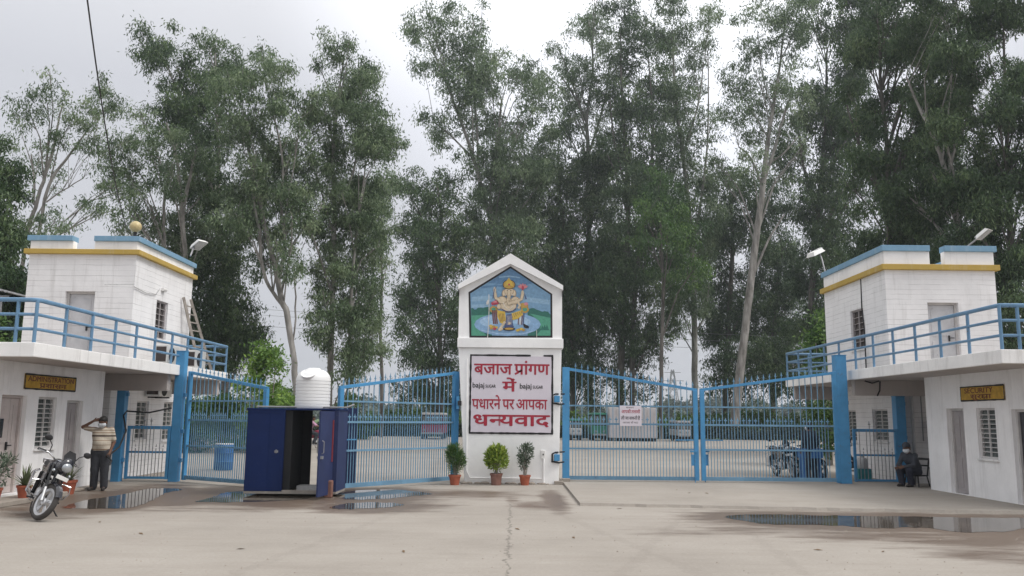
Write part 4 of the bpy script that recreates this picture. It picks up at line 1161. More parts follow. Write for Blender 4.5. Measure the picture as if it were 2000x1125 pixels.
b = MB(); b.box(cx0 - .02, cx1 + .02, CY - .02, CB + .02, CZ1 - .04, CZ1); b.build('roof', 'navy', cb, bevel=.005)
b = MB(); b.box(cx0, cx1, CY - .01, CB, CZ0 - .05, CZ0); b.box(xa, xb, CY - .012, CY + .03, CZ0 - .03, CZ0 + .03); b.build('floor', 'wood', cb)
b = MB(); b.box(atY(600, 945, CY + .2).x, atY(620, 945, CY + .2).x, CY + .12, CY + .3, CZ0, CZ0 + .03); b.box(-4.75, -4.3, CY + .35, CY + .7, CZ0, CZ0 + .10); b.build('litter_tray', 'greyplastic', cb)
# open door swung towards the drive
dh, df = Vector((xb + .02, CY - .01, 0)), Vector((atY(619, 960, 17.95).x, 17.95, 0))
dr = (df - dh).normalized(); nn = Vector((-dr.y, dr.x, 0)) * .02
b = MB(); b.hexa([dh - nn + Vector((0, 0, CZ0 - .04)), df - nn + Vector((0, 0, CZ0 - .04)), df + nn + Vector((0, 0, CZ0 - .04)), dh + nn + Vector((0, 0, CZ0 - .04))], [dh - nn + Vector((0, 0, CZ1 - .06)), df - nn + Vector((0, 0, CZ1 - .06)), df + nn + Vector((0, 0, CZ1 - .06)), dh + nn + Vector((0, 0, CZ1 - .06))])
do = b.build('door', 'navydoor', cb, bevel=.004)
b = MB(); q = dh.lerp(df, .86) + nn * 1.0; s_ = 1 if nn.x > 0 else -1
for sg in (1, -1):
    q = dh.lerp(df, .88) + nn * (1.6 * sg)
    b.tube([q + Vector((0, 0, .95)), q + nn * sg * 2 + Vector((0, 0, .97)), q + nn * sg * 2 + Vector((0, 0, 1.2)), q + Vector((0, 0, 1.22))], .011, 6)
    b.box(q.x - .03, q.x + .03, q.y - .05, q.y + .05, .84, .90)
b.build('handle', 'steel', do)
b = MB(); q = dh.lerp(df, .1) + nn * -1.4; b.box(q.x - .06, q.x + .06, q.y - .04, q.y + .04, .75, 1.65); b.build('notice', 'redpanel', do)
b = MB(); b.tube([(xa - .16, CY - .015, .92), (xa - .16, CY - .015, 1.0)], .012, 6); b.box(xa - .2, xa - .12, CY - .012, CY, .93, .98); b.build('latch', 'steel', cb)
for wx in (cx0 + .28, cx1 - .28):
    for wy in (CY + .2, CB - .2):
        b = MB(); b.lathe([(.03, -.03), (.085, -.03), (.09, 0), (.085, .03), (.03, .03)], (wx, wy, .088), 16, 'x'); b.build('wheel', 'tyre', cb, smooth=True)
b = MB(); b.tube([(cx0 + .1, CY + .3, CZ1 + .03), (cx1 + .1, CY + .3, CZ1 + .03), (cx1 + .25, CY + .45, CZ1 + .1)], .02, 6); b.build('pipe', 'steel', cb)
b = MB(); b.box(-4.0, -3.84, 18.55, 18.72, .0, .36); tag(b.build('stone_block', 'brownpot', bevel=.02), 'rough brown block propped beside the open cabin door', 'block')

tk = thing('water_tank', 'white ribbed plastic water tank standing on the navy cabin', 'tank', (0, 0, 0))
tx, ty = atY(611, 760, 19.3).x, 19.33
tk.location = (tx, ty, CZ1); ORG[tk.name] = Vector((tx, ty, CZ1))
rT = (atY(644, 770, 19.3).x - atY(577, 770, 19.3).x) / 2
zT = atY(611, 719, 19.3).z
prof = [(rT * .96, CZ1 + .002)]
nrib = 8; zb_, ze2 = CZ1 + .03, CZ1 + (zT - CZ1) * .68
for i in range(nrib):
    z0 = zb_ + (ze2 - zb_) * i / nrib; hh = (ze2 - zb_) / nrib
    prof += [(rT * 1.0, z0), (rT * 1.0, z0 + hh * .72), (rT * .965, z0 + hh * .80), (rT * .965, z0 + hh * .93)]
H_ = zT - .04 - ze2
for i in range(0, 9):
    a_ = i / 8 * math.pi / 2 * .86
    prof.append((rT * (1.0 - .62 * (1 - math.cos(a_))), ze2 + H_ * math.sin(a_) / math.sin(math.pi / 2 * .86)))
prof.append((.05, zT - .035))
b = MB(); b.lathe(prof, (tx, ty, 0), 40); b.build('shell', 'tank', tk, smooth=True)
b = MB(); b.lathe([(.16, zT - .06), (.16, zT - .02), (.13, zT), (.01, zT)], (tx, ty, 0), 24); b.build('lid', 'tank', tk, smooth=True)
b = MB(); c = Vector((tx - .05, ty - rT * .80, ze2 + H_ * .55))
mt = Matrix.Translation(c) @ Matrix.Rotation(rad(38), 4, 'X') 
b.lathe([(.15, -.03), (.165, .03), (.135, .035), (.12, .0), (.01, -.005)], (0, 0, 0), 24); b.v = [tuple(mt @ Vector(p)) for p in b.v]
b.build('manhole', 'tank', tk, smooth=True)

# loose navy panel standing behind the open leaf
t = thing('steel_panel', 'loose navy steel panel standing behind the half open gate leaf', 'panel', (-4.1, 21.4, 0))
b = MB(); b.box(atY(664, 870, 21.4).x, atY(697, 870, 21.4).x, 21.4, 21.44, .02, zt_(680, 797, 21.4)); b.build('sheet', 'navydoor', t, bevel=.004)
b = MB(); 
for xx in (atY(668, 870, 21.4).x, atY(693, 870, 21.4).x): b.box(xx - .03, xx + .03, 21.25, 21.6, 0, .05)
b.build('foot', 'steel', t)

# ------------------------------------------------------------------ fittings on and around the gatehouses
t = thing('globe_lamp', 'yellowed globe lamp on the parapet of the left upper room', 'lamp', (0, 0, 6.42))
g_ = atY(265, 443, 22.1)
t.location = (g_.x, 22.1, 6.42); ORG[t.name] = Vector(t.location)
b = MB(); b.ball((g_.x, 22.1, g_.z), .155, 14); b.build('globe', 'globe', t, smooth=True)
b = MB(); b.lathe([(.09, 6.42), (.09, 6.45), (.045, 6.46), (.045, g_.z - .13), (.07, g_.z - .13)], (g_.x, 22.1, 0), 14); b.build('base', 'black', t, smooth=True)

def floodlight(label, c, yaw, tilt, foot, sc=1.0):
    t = thing('floodlight', label, 'lamp', foot, group='floodlights on the upper rooms')
    mt = Matrix.Translation(c) @ Matrix.Rotation(yaw, 4, 'Z') @ Matrix.Rotation(tilt, 4, 'X') @ Matrix.Scale(sc, 4)
    b = MB()
    b.hexa([(-.24, -.30, -.07), (.24, -.30, -.07), (.24, .30, -.07), (-.24, .30, -.07)], [(-.17, -.20, .08), (.17, -.20, .08), (.17, .24, .08), (-.17, .24, .08)])
    b.build('housing', 'whiteplastic', t, bevel=.012, xf=mt)
    b = MB(); b.box(-.21, .21, -.27, .27, -.078, -.069); b.build('glass_front', 'lens', t, xf=mt)
    b = MB(); b.box(-.10, .10, .10, .34, -.05, .10)
    b.build('gear_box', 'greyplastic', t, xf=mt, bevel=.01)
    b = MB(); f = Vector(foot); e_ = mt @ Vector((0, .2, 0)); b.tube([f, f.lerp(e_, .5) + Vector((0, 0, .08)), e_], .028, 8)
    b.build('arm', 'steel', t, smooth=True)
floodlight('white floodlight on an arm at the back corner of the left upper room', atY(388, 477, 26.3), rad(60), rad(-28), atY(372, 500, 25.9), .8)
floodlight('white floodlight on an arm at the outer corner of the right upper room', atY(1592, 494, 28.7), rad(-70), rad(25), (10.75, 28.4, 6.78), .9)
floodlight('white floodlight standing above the notch of the right parapet', atY(1921, 456, 26.8), rad(40), rad(-35), (14.4, 27.5, 6.77), .8)

t = thing('ladder', 'weathered ladder leaning against the back edge of the left upper room', 'ladder', (-9.75, 25.9, 3.03))
f1, f2 = Vector((-9.45, 25.6, 3.04)), Vector((-9.25, 26.05, 3.04))
h1, h2 = atX(357, 580, -9.93), atX(374, 586, -9.93)
h1 = Vector((-9.93, 25.15, h1.z)); h2 = Vector((-9.90, 25.65, h2.z))
for a_, c_ in ((f1, h1), (f2, h2)):
    b = MB(); b.bar(a_, c_, .05, .075); b.build('stile', 'wood', t)
for i in range(1, 9):
    b = MB(); b.bar(f1.lerp(h1, i / 9), f2.lerp(h2, i / 9), .035); b.build('rung', 'wood', t)

def ac_unit(label, x, y, z, w=.34, d=.80, h=.56):
    t = thing('air_conditioner', label, 'air conditioner', (x, y, z), group='outdoor units of the left gatehouse')
    b = MB(); b.box(x - w / 2, x + w / 2, y - d / 2, y + d / 2, z + .04, z + h); b.build('casing', 'whiteplastic', t, bevel=.015)
    b = MB(); b.lathe([(.2, 0), (.2, .01), (.03, .012)], (0, 0, 0), 24, 'x')
    b.v = [(p[0] + x + w / 2, p[1] + y - .12, p[2] + z + h * .52) for p in b.v]; b.build('fan_grille', 'black', t)
    b = MB(); b.box(x - w / 2 + .03, x + w / 2 - .04, y - d / 2 - .004, y - d / 2, z + .1, z + h - .06); b.build('coil', 'mesh', t)
    b = MB(); b.box(x - w / 2, x + w / 2, y - .3, y - .22, z, z + .04); b.box(x - w / 2, x + w / 2, y + .22, y + .3, z, z + .04); b.build('foot', 'black', t)
ac_unit('outdoor air conditioner unit on the left terrace under the upper room window', -9.35, 22.85, 3.03)
ac_unit('outdoor air conditioner unit on the left terrace beside the foot of the ladder', -9.3, 24.75, 3.03)
c = atY(310, 768, 24.6)
ac_unit('outdoor air conditioner unit hung under the left terrace slab', -10.35, 24.9, 2.20, .4, .9, .5)

b = MB(); pts = []
p0, p1 = atY(246, 442, 22.3), atY(163, -60, 11.5)
for i in range(17):
    t_ = i / 16; q = p0.lerp(p1, t_); q.z -= 4 * .35 * t_ * (1 - t_); pts.append(q)
b.tube(pts, .013, 6)
tag(b.build('overhead_cable', 'black', smooth=True), 'black overhead cable running down to the parapet of the left upper room', 'cable')
b = MB()
hand = (-9.23, 19.62, .77)
b.tube([(-8.9, 22.28, zt_(365, 797, 22.3)), (-9.4, 22.1, zt_(310, 806, 22.2)), (-9.98, 22.08, zt_(262, 803, 22.1)), (-10.02, 22.0, zt_(258, 812, 22.1)), atY(246, 842, 21.1), atY(233, 873, 20.1), hand, atY(218, 900, 19.45), atY(214, 908, 19.4)], .022, 8)
tag(b.build('hose', 'black', smooth=True), 'black hose slung from the left gate posts to the hand of the man', 'hose')
# shed roof behind the left terrace
t = thing('shed', 'grey sheet roofed shed behind the left terrace railing', 'shed', (-19.2, 30, 0))
b = MB(); p = atY(-60, 548, 30); q = atY(42, 577, 30)
n = 24
for i in range(n):
    s0, s1 = i / n, (i + 1) / n; a_ = p.lerp(q, s0); c_ = p.lerp(q, s1); dz = .03 if i % 2 else 0
    b.hexa([(a_.x, 29.2, a_.z - .04 + dz), (c_.x, 29.2, c_.z - .04 + dz), (c_.x, 33, c_.z - .04 + dz), (a_.x, 33, a_.z - .04 + dz)], [(a_.x, 29.2, a_.z + dz), (c_.x, 29.2, c_.z + dz), (c_.x, 33, c_.z + dz), (a_.x, 33, a_.z + dz)])
b.build('roof', 'sheet', t)
b = MB()
for xx in (p.x + .3, (p.x + q.x) / 2 + .3, q.x - .35): b.tube([(xx, 29.4, 0), (xx, 29.4, q.z - .1)], .05, 8)
b.tube([(p.x, 29.4, q.z - .7), (q.x - .3, 29.4, q.z - .7)], .045, 8); b.tube([(p.x, 29.4, q.z - .15), (q.x - .1, 29.4, q.z - .12)], .045, 8)
for i in range(8): 
    xx = p.x + (q.x - p.x - .5) * i / 8; b.tube([(xx, 29.4, q.z - .7), (xx + .35, 29.4, q.z - .13)], .025, 6)
b.build('frame', 'steel', t)

# ------------------------------------------------------------------ plants in pots
def leafmesh(P, D, W, Ln, tone, nrm=None):
    """one lens shaped leaf per row: base point, direction, width, length -> mesh arrays"""
    n = len(P)
    D = D / np.linalg.norm(D, axis=1, keepdims=True)
    A_ = np.cross(D, nrm if nrm is not None else np.random.RandomState(1).normal(size=(n, 3)))
    A_ /= np.maximum(np.linalg.norm(A_, axis=1, keepdims=True), 1e-6)
    N_ = np.cross(A_, D)
    L_ = Ln[:, None]; w_ = W[:, None]
    v = np.stack([P, P + D * L_ * .45 + A_ * w_ / 2 + N_ * L_ * .03, P + D * L_ - N_ * L_ * .10, P + D * L_ * .45 - A_ * w_ / 2 + N_ * L_ * .03], 1).reshape(-1, 3)
    return v, np.repeat(tone, 4)
def leafobj(name, v, tone, m, parent, org):
    nq = len(v) // 4
    me = bpy.data.meshes.new(name)
    me.vertices.add(len(v)); me.vertices.foreach_set('co', (v - np.array(org)).astype(np.float32).reshape(-1))
    me.loops.add(nq * 4); me.loops.foreach_set('vertex_index', np.arange(nq * 4, dtype=np.int32))
    me.polygons.add(nq); me.polygons.foreach_set('loop_start', np.arange(0, nq * 4, 4, dtype=np.int32))
    try: me.polygons.foreach_set('loop_total', np.full(nq, 4, dtype=np.int32))
    except Exception: pass
    me.update(calc_edges=True)
    a = me.attributes.new('tone', 'FLOAT', 'POINT'); a.data.foreach_set('value', tone.astype(np.float32))
    me.materials.append(M[m] if isinstance(m, str) else m)
    o = bpy.data.objects.new(name, me); C.objects.link(o)
    if parent is not None: o.parent = parent
    else: o.location = org
    return o
def pot(parent, x, y, z, r0, r1, h, m):
    b = MB(); b.lathe([(r0, z), (r1, z + h * .82), (r1 * 1.1, z + h * .82), (r1 * 1.13, z + h), (r1 * .98, z + h), (r1 * .9, z + h * .9)], (x, y, 0), 24)
    b.build('pot', m, parent, smooth=True)
    b = MB(); b.lathe([(.01, z + h * .88), (r1 * .93, z + h * .9)], (x, y, 0), 18); b.build('soil', 'soil', parent)
def shrub(label, x, y, z, pr0, pr1, ph, pm, lm, blobs, nleaf, lw, ll, up, seed, stems=7):
    t = thing('potted_plant', label, 'plant', (x, y, z))
    pot(t, x, y, z, pr0, pr1, ph, pm)
    R = np.random.RandomState(seed)
    P, D = [], []
    s = MB(); zb = z + ph * .88
    for (bx, by, bz, rx, ry, rz, wgt) in blobs:
        n = int(nleaf * wgt)
        u_ = R.normal(size=(n, 3)); u_ /= np.linalg.norm(u_, axis=1, keepdims=True); r_ = R.uniform(.15, 1, (n, 1)) ** .5
        q = u_ * r_ * np.array([rx, ry, rz]) + np.array([x + bx, y + by, z + bz])
        P.append(q)
        d = u_ * .8 + R.normal(size=(n, 3)) * .5; d[:, 2] += up
        D.append(d)
        for k in range(stems):
            e_ = Vector((x + bx + R.uniform(-.7, .7) * rx, y + by + R.uniform(-.7, .7) * ry, z + bz + R.uniform(-.2, .7) * rz))
            a_ = Vector((x + R.uniform(-.3, .3) * pr1, y + R.uniform(-.3, .3) * pr1, zb))
            s.tube([a_, a_.lerp(e_, .5) + Vector((R.uniform(-.03, .03), 0, .04)), e_], [.009, .007, .003], 5)
    s.build('stem', 'wood', t)
    P = np.concatenate(P); D = np.concatenate(D); n = len(P)
    v, tn = leafmesh(P, D, lw * R.uniform(.7, 1.2, n), ll * R.uniform(.6, 1.25, n), np.clip(R.normal(.5, .25, n), 0, 1), R.normal(size=(n, 3)))
    leafobj('foliage', v, tn, lm, t, (x, y, z))
    return t
pp = lambda x, y, Y: atY(x, y, Y)
q = pp(888, 945, 22.35); shrub('feathery dark green shrub in a red clay pot at the left foot of the pillar', q.x, 22.35, 0, .11, .15, .26, 'terracotta', 'leafgrey' if 0 else 'leafmid', [(0, 0, .66, .21, .20, .38, 1), (-.10, 0, .82, .12, .15, .2, .5), (.14, 0, .62, .12, .15, .22, .4)], 1500, .012, .12, .7, 1, 9)
q = pp(969, 946, 22.45); shrub('bushy yellow green shrub in a brown clay pot at the middle of the pillar', q.x, 22.45, 0, .125, .15, .30, 'brownpot', 'leafpot', [(0, 0, .62, .29, .28, .24, 1), (0, 0, .85, .17, .18, .16, .4), (.12, .05, .78, .15, .15, .2, .3), (-.12, -.03, .75, .14, .15, .18, .3)], 620, .05, .125, .75, 2, 6)
q = pp(1025, 946, 22.5); shrub('sparse grey green sapling in a red clay pot at the right foot of the pillar', q.x, 22.5, 0, .10, .14, .26, 'terracotta', 'leafgrey', [(0, 0, .80, .20, .2, .25, 1), (-.04, 0, .60, .14, .14, .2, .5), (.08, 0, .95, .12, .12, .14, .35)], 430, .032, .085, .4, 3, 6)
def spiky(label, x, y, z, n, L, seed, pm='terracotta', r=.13, h=.24):
    t = thing('potted_plant', label, 'plant', (x, y, z))
    pot(t, x, y, z, r * .72, r, h, pm)
    R = random.Random(seed); f = MB()
    for i in range(n):
        a_ = R.uniform(0, 2 * math.pi); el = R.uniform(.35, 1.35); l_ = L * R.uniform(.6, 1.1); w = .022 * R.uniform(.8, 1.3)
        d = Vector((math.cos(a_) * math.cos(el), math.sin(a_) * math.cos(el), math.sin(el))); sd_ = Vector((-math.sin(a_), math.cos(a_), 0))
        p = Vector((x, y, z + h * .9)); prev = None
        for k in range(6):
            tt = k / 5; c_ = p + d * l_ * tt + Vector((0, 0, -l_ * .45 * tt * tt * math.cos(el)))
            ww = w * (1 - tt) ** .6 + .001
            cur = (tuple(c_ + sd_ * ww), tuple(c_ - sd_ * ww))
            if prev: f.add([prev[0], prev[1], cur[1], cur[0]], [(0, 1, 2, 3)])
            prev = cur
    m_ = 'spikyleaf'
    if m_ not in M: M[m_] = mat('strap leaf', (0.13, 0.16, 0.08), rough=.5, var=.35, scale=7)
    f.build('foliage', m_, t)
    return t
spiky('spiky strap leaved plant in a red clay pot on the left step', -9.50, 16.85, .10, 44, .55, 4)
spiky('tall spiky plant in a red clay pot between the motorcycle and the man', -9.62, 18.75, 0, 36, .62, 6, r=.16, h=.30)
shrub('straggly flowering plant in a clay pot at the left edge of the step', -9.62, 16.05, .10, .11, .14, .25, 'terracotta', 'leafgrey', [(0, 0, .55, .25, .25, .35, 1), (.2, -.05, .75, .2, .1, .15, .4)], 260, .035, .10, .3, 8, 6)

# ------------------------------------------------------------------ people: one continuous surface from blended tapered limbs
def field_mesh(prims, res, cut=None):
    """prims: (a, b, ra, rb, k). Smooth union of tapered capsules -> surface nets mesh"""
    pts = np.array([p[0] for p in prims] + [p[1] for p in prims]); rm = max(max(p[2], p[3]) for p in prims) + .05
    lo = pts.min(0) - rm; hi = pts.max(0) + rm
    N = np.ceil((hi - lo) / res).astype(int) + 1
    F = np.full(N, .5, np.float32)
    ax_ = [lo[i] + np.arange(N[i]) * res for i in range(3)]
    for a, b, ra, rb, k in prims:
        a, b = np.array(a, float), np.array(b, float)
        mg = max(ra, rb) + max(.05, k * 1.5)
        i0 = np.maximum(0, np.floor((np.minimum(a, b) - mg - lo) / res).astype(int)); i1 = np.minimum(N, np.ceil((np.maximum(a, b) + mg - lo) / res).astype(int) + 1)
        G = np.stack(np.meshgrid(ax_[0][i0[0]:i1[0]], ax_[1][i0[1]:i1[1]], ax_[2][i0[2]:i1[2]], indexing='ij'), -1)
        ab = b - a; t = np.clip(((G - a) @ ab) / max(ab @ ab, 1e-9), 0, 1)
        d = np.linalg.norm(G - (a + t[..., None] * ab), axis=-1) - (ra + (rb - ra) * t)
        s = (slice(i0[0], i1[0]), slice(i0[1], i1[1]), slice(i0[2], i1[2])); o = F[s]
        h = np.clip(.5 + .5 * (o - d) / k, 0, 1)
        F[s] = o + (d - o) * h - k * h * (1 - h)
    if cut:
        G = np.stack(np.meshgrid(*ax_, indexing='ij'), -1)
        for p, n in cut:
            F = np.maximum(F, (G - np.array(p)) @ np.array(n))
    ins = F < 0
    cs = ins[:-1, :-1, :-1].astype(np.int8)
    tot = np.zeros_like(cs)
    corners = [(i, j, k) for i in (0, 1) for j in (0, 1) for k in (0, 1)]
    sl = lambda A_, c: A_[c[0]:A_.shape[0] - 1 + c[0], c[1]:A_.shape[1] - 1 + c[1], c[2]:A_.shape[2] - 1 + c[2]]
    for c in corners: tot = tot + sl(ins, c)
    act = (tot > 0) & (tot < 8)
    idx = np.full(act.shape, -1); cells = np.argwhere(act); idx[act] = np.arange(len(cells))
    acc = np.zeros((len(cells), 3)); cnt = np.zeros(len(cells))
    for c in corners:
        for axn in range(3):
            if c[axn]: continue
            c2 = list(c); c2[axn] = 1
            f0 = F[cells[:, 0] + c[0], cells[:, 1] + c[1], cells[:, 2] + c[2]]; f1 = F[cells[:, 0] + c2[0], cells[:, 1] + c2[1], cells[:, 2] + c2[2]]
            cr_ = (f0 < 0) != (f1 < 0)
            t = np.where(cr_, f0 / np.where(cr_, f0 - f1, 1), 0)
            p = np.tile(np.array(c, float), (len(cells), 1)); p[:, axn] = t
            acc[cr_] += p[cr_]; cnt[cr_] += 1
    V = lo + (cells + acc / cnt[:, None]) * res
    Q = []
    for axn in range(3):
        u_, w_ = (axn + 1) % 3, (axn + 2) % 3
        A0 = [slice(None)] * 3; A1 = [slice(None)] * 3; A0[axn] = slice(0, -1); A1[axn] = slice(1, None)
        x_ = np.argwhere(ins[tuple(A0)] != ins[tuple(A1)])
        x_ = x_[(x_[:, u_] > 0) & (x_[:, w_] > 0)]
        x_ = x_[(x_[:, u_] < N[u_] - 1) & (x_[:, w_] < N[w_] - 1)]
        flip = ins[tuple(x_.T)]
        e1 = np.zeros(3, int); e1[u_] = 1; e2 = np.zeros(3, int); e2[w_] = 1
        q_ = np.stack([idx[tuple((x_ - e1 - e2).T)], idx[tuple((x_ - e2).T)], idx[tuple(x_.T)], idx[tuple((x_ - e1).T)]], 1)
        q_[~flip] = q_[~flip][:, ::-1]
        Q.append(q_)
    Q = np.concatenate(Q); Q = Q[(Q >= 0).all(1)]
    return V, Q
def skin_obj(name, prims, res, m, parent, cut=None):
    V, Q = field_mesh(prims, res, cut)
    mb = MB(); mb.v = [tuple(p) for p in V]; mb.f = [tuple(int(i) for i in q) for q in Q]
    return mb.build(name, m, parent, smooth=True)
def person(label, loc, rotz, J, shirt='navycloth', trouser='trouser', mask=True, res=.011, hair='hair', cap=None, long_sleeve=False, girth=1.0, shoe='shoe'):
    """J holds joints in the person's own frame (faces -y); hands get a palm, thumb and four bent fingers"""
    t = thing('person', label, 'person', loc, rotz, local=True)
    V = {k: Vector(v) for k, v in J.items()}
    g = girth
    P = []
    add = lambda a, b, ra, rb, k=.025: P.append((tuple(a), tuple(b), ra, rb, k))
    hd = V['head']; up = V['hup'].normalized(); fw = V['hfw'].normalized(); rt = fw.cross(up).normalized()
    add(hd + up * .035, hd + up * .045 - fw * .02, .083, .085); add(hd + up * .02 + fw * .01, hd - up * .075 + fw * .035, .072, .046, .03)
    add(hd - up * .005 + fw * .083, hd - up * .028 + fw * .103, .010, .016, .012)          # nose
    add(hd + up * .022 + fw * .075 - rt * .04, hd + up * .022 + fw * .075 + rt * .04, .012, .012, .015)
    for s in (1, -1):
        add(hd + rt * s * .083 + up * .012, hd + rt * s * .088 - up * .025, .016, .012, .008)                # ears
    add(V['neck'], hd - up * .05, .056, .052)
    sh = [V['shL'], V['shR']]
    mid = (sh[0] + sh[1]) / 2
    def torso(gr, dst):
        a = lambda p, q, r1, r2, k=.05: dst.append((tuple(p), tuple(q), r1 + gr, r2 + gr, k))
        ch, pe = V['chest'], V['pelvis']
        w = (sh[1] - sh[0]).normalized()
        a(sh[0] + w * .05 - Vector((0, 0, .035)), sh[1] - w * .05 - Vector((0, 0, .035)), .068, .068)
        a(ch - w * .075, ch + w * .075, .105 * g, .105 * g); a(ch - w * .07, pe + Vector((0, 0, .10)) - w * .055, .105 * g, .105 * g); a(ch + w * .07, pe + Vector((0, 0, .10)) + w * .055, .105 * g, .105 * g)
        a(V['neck'] - Vector((0, 0, .01)), mid - Vector((0, 0, .03)), .055, .07)
        if 'belly' in V: a(V['belly'], V['belly'], .12 * g, .12 * g)
    torso(-.008, P)
    pe = V['pelvis']; hw = (V['hipR'] - V['hipL'])
    add(V['hipL'] * .8 + V['hipR'] * .2, V['hipR'] * .8 + V['hipL'] * .2, .105 * g, .105 * g, .05)
    for s in 'LR':
        add(V['sh' + s], V['el' + s], .050, .040, .03); add(V['el' + s], V['ha' + s], .040, .027, .02)
        add(V['hip' + s], V['kn' + s], .085 * g, .056, .04); add(V['kn' + s], V['an' + s], .056, .038, .03)
        # hand
        w = V['ha' + s]; fd = V.get('fd' + s, (w - V['el' + s])).normalized()
        sd_ = V.get('ps' + s, Vector((0, -1, 0))); sd_ = (sd_ - fd * sd_.dot(fd)).normalized(); nr = fd.cross(sd_).normalized()
        kn_ = w + fd * .085
        add(w, w + fd * .03, .026, .028, .015)
        for i in range(4): add(w + fd * .02 + sd_ * (.008 * (1.5 - i)), kn_ + sd_ * (.0195 * (1.5 - i)), .014, .0115, .012)
        cl = V.get('cl' + s, Vector((.5, 0, 0))).x
        for i, ln in enumerate((.070, .078, .073, .057)):
            p0 = kn_ + sd_ * (.0205 * (1.5 - i)); d1 = (fd * math.cos(cl) + nr * math.sin(cl)); d2 = (fd * math.cos(cl * 2) + nr * math.sin(cl * 2)); d3 = (fd * math.cos(cl * 2.7) + nr * math.sin(cl * 2.7))
            p1 = p0 + d1 * ln * .45; p2 = p1 + d2 * ln * .32; p3 = p2 + d3 * ln * .23
            add(p0, p1, .0098, .0090, .004); add(p1, p2, .0090, .0084, .004); add(p2, p3, .0084, .0074, .004)
        p0 = w + fd * .025 + sd_ * .026; p1 = p0 + (fd * .55 + sd_ * .65 + nr * .35).normalized() * .045; p2 = p1 + (fd * .85 + sd_ * .15 + nr * .5).normalized() * .035
        add(p0, p1, .014, .011, .01); add(p1, p2, .011, .0085, .005)
        # foot
        add(V['an' + s] - Vector((0, 0, .01)), V['to' + s], .040, .030, .03)
    skin_obj('body', P, res, 'skin', t)
    T = []; torso(.010, T)
    for s in 'LR':
        e_ = V['el' + s] if long_sleeve else V['sh' + s].lerp(V['el' + s], .78)
        T.append((tuple(V['sh' + s]), tuple(e_), .066, .058 if long_sleeve else .062, .03))
        if long_sleeve: T.append((tuple(V['el' + s]), tuple(V['el' + s].lerp(V['ha' + s], .92)), .058, .042, .03))
    pw = V['pelvis'] + V.get('hem', Vector((0, 0, .0)))
    nrm = V.get('hemn', Vector((0, 0, -1)))
    T.append((tuple(V['hipL'] * .75 + V['hipR'] * .25 + Vector((0, 0, .03))), tuple(V['hipR'] * .75 + V['hipL'] * .25 + Vector((0, 0, .03))), .122 * g, .122 * g, .05))
    skin_obj('shirt', T, res, shirt, t, cut=[(tuple(pw), tuple(nrm)), (tuple(V['neck'] + Vector((0, 0, .025))), (0, 0, 1))])
    L = [(tuple(V['hipL'] * .8 + V['hipR'] * .2), tuple(V['hipR'] * .8 + V['hipL'] * .2), .117 * g, .117 * g, .05)]
    for s in 'LR':
        L.append((tuple(V['hip' + s]), tuple(V['kn' + s]), .106 * g, .090, .03)); L.append((tuple(V['kn' + s]), tuple(V['an' + s] + (V['kn' + s] - V['an' + s]) * .05), .090, .082, .03))
    skin_obj('trousers', L, res, trouser, t)
    for s in 'LR':
        to, an = V['to' + s], V['an' + s]
        d_ = Vector((to.x - an.x, to.y - an.y, 0)).normalized()
        skin_obj('shoe', [((an.x - d_.x * .04, an.y - d_.y * .04, to.z + .012), tuple(to + Vector((0, 0, .008))), .045, .036, .03), (tuple(to), tuple(to + d_ * .04), .040, .030, .02)], res, shoe, t, cut=[((0, 0, to.z - .032), (0, 0, -1))])
    H = [(tuple(hd + up * .055 - fw * .025), tuple(hd + up * .062 + fw * .02), .094, .086, .02), (tuple(hd - fw * .04), tuple(hd - up * .03 - fw * .045), .086, .066, .02)]
    skin_obj('hair', H, res, hair, t, cut=[(tuple(hd + up * .055 + fw * .075), tuple((fw * .8 - up * .6).normalized()))])
    if cap:
        skin_obj('cap', [(tuple(hd + up * .075 - fw * .01), tuple(hd + up * .08 + fw * .01), .100, .098, .02), (tuple(hd + up * .055 + fw * .11), tuple(hd + up * .05 + fw * .12), .05, .05, .03)], res, cap, t, cut=[(tuple(hd + up * .055), tuple(-up))])
    e_ = MB()
    for s in (1, -1): e_.ball(hd + fw * .079 + rt * s * .031 + up * .012, .0115, 6)
    e_.build('eyes', 'black', t)
    mo = MB(); mo.tube([hd - up * .055 + fw * .078 - rt * .025, hd - up * .057 + fw * .086, hd - up * .055 + fw * .078 + rt * .025], .007, 6); mo.build('mouth', mat('lips', (.13, .05, .045)), t)
    if mask:
        skin_obj('face_mask', [(tuple(hd - up * .035 + fw * .055 - rt * .025), tuple(hd - up * .035 + fw * .055 + rt * .025), .062, .062, .02), (tuple(hd - up * .06 + fw * .05), tuple(hd - up * .075 + fw * .045), .055, .045, .03)], res, 'mask', t,
                 cut=[(tuple(hd + up * .002), tuple(up)), (tuple(hd + fw * .012), tuple(-fw))])
    return t

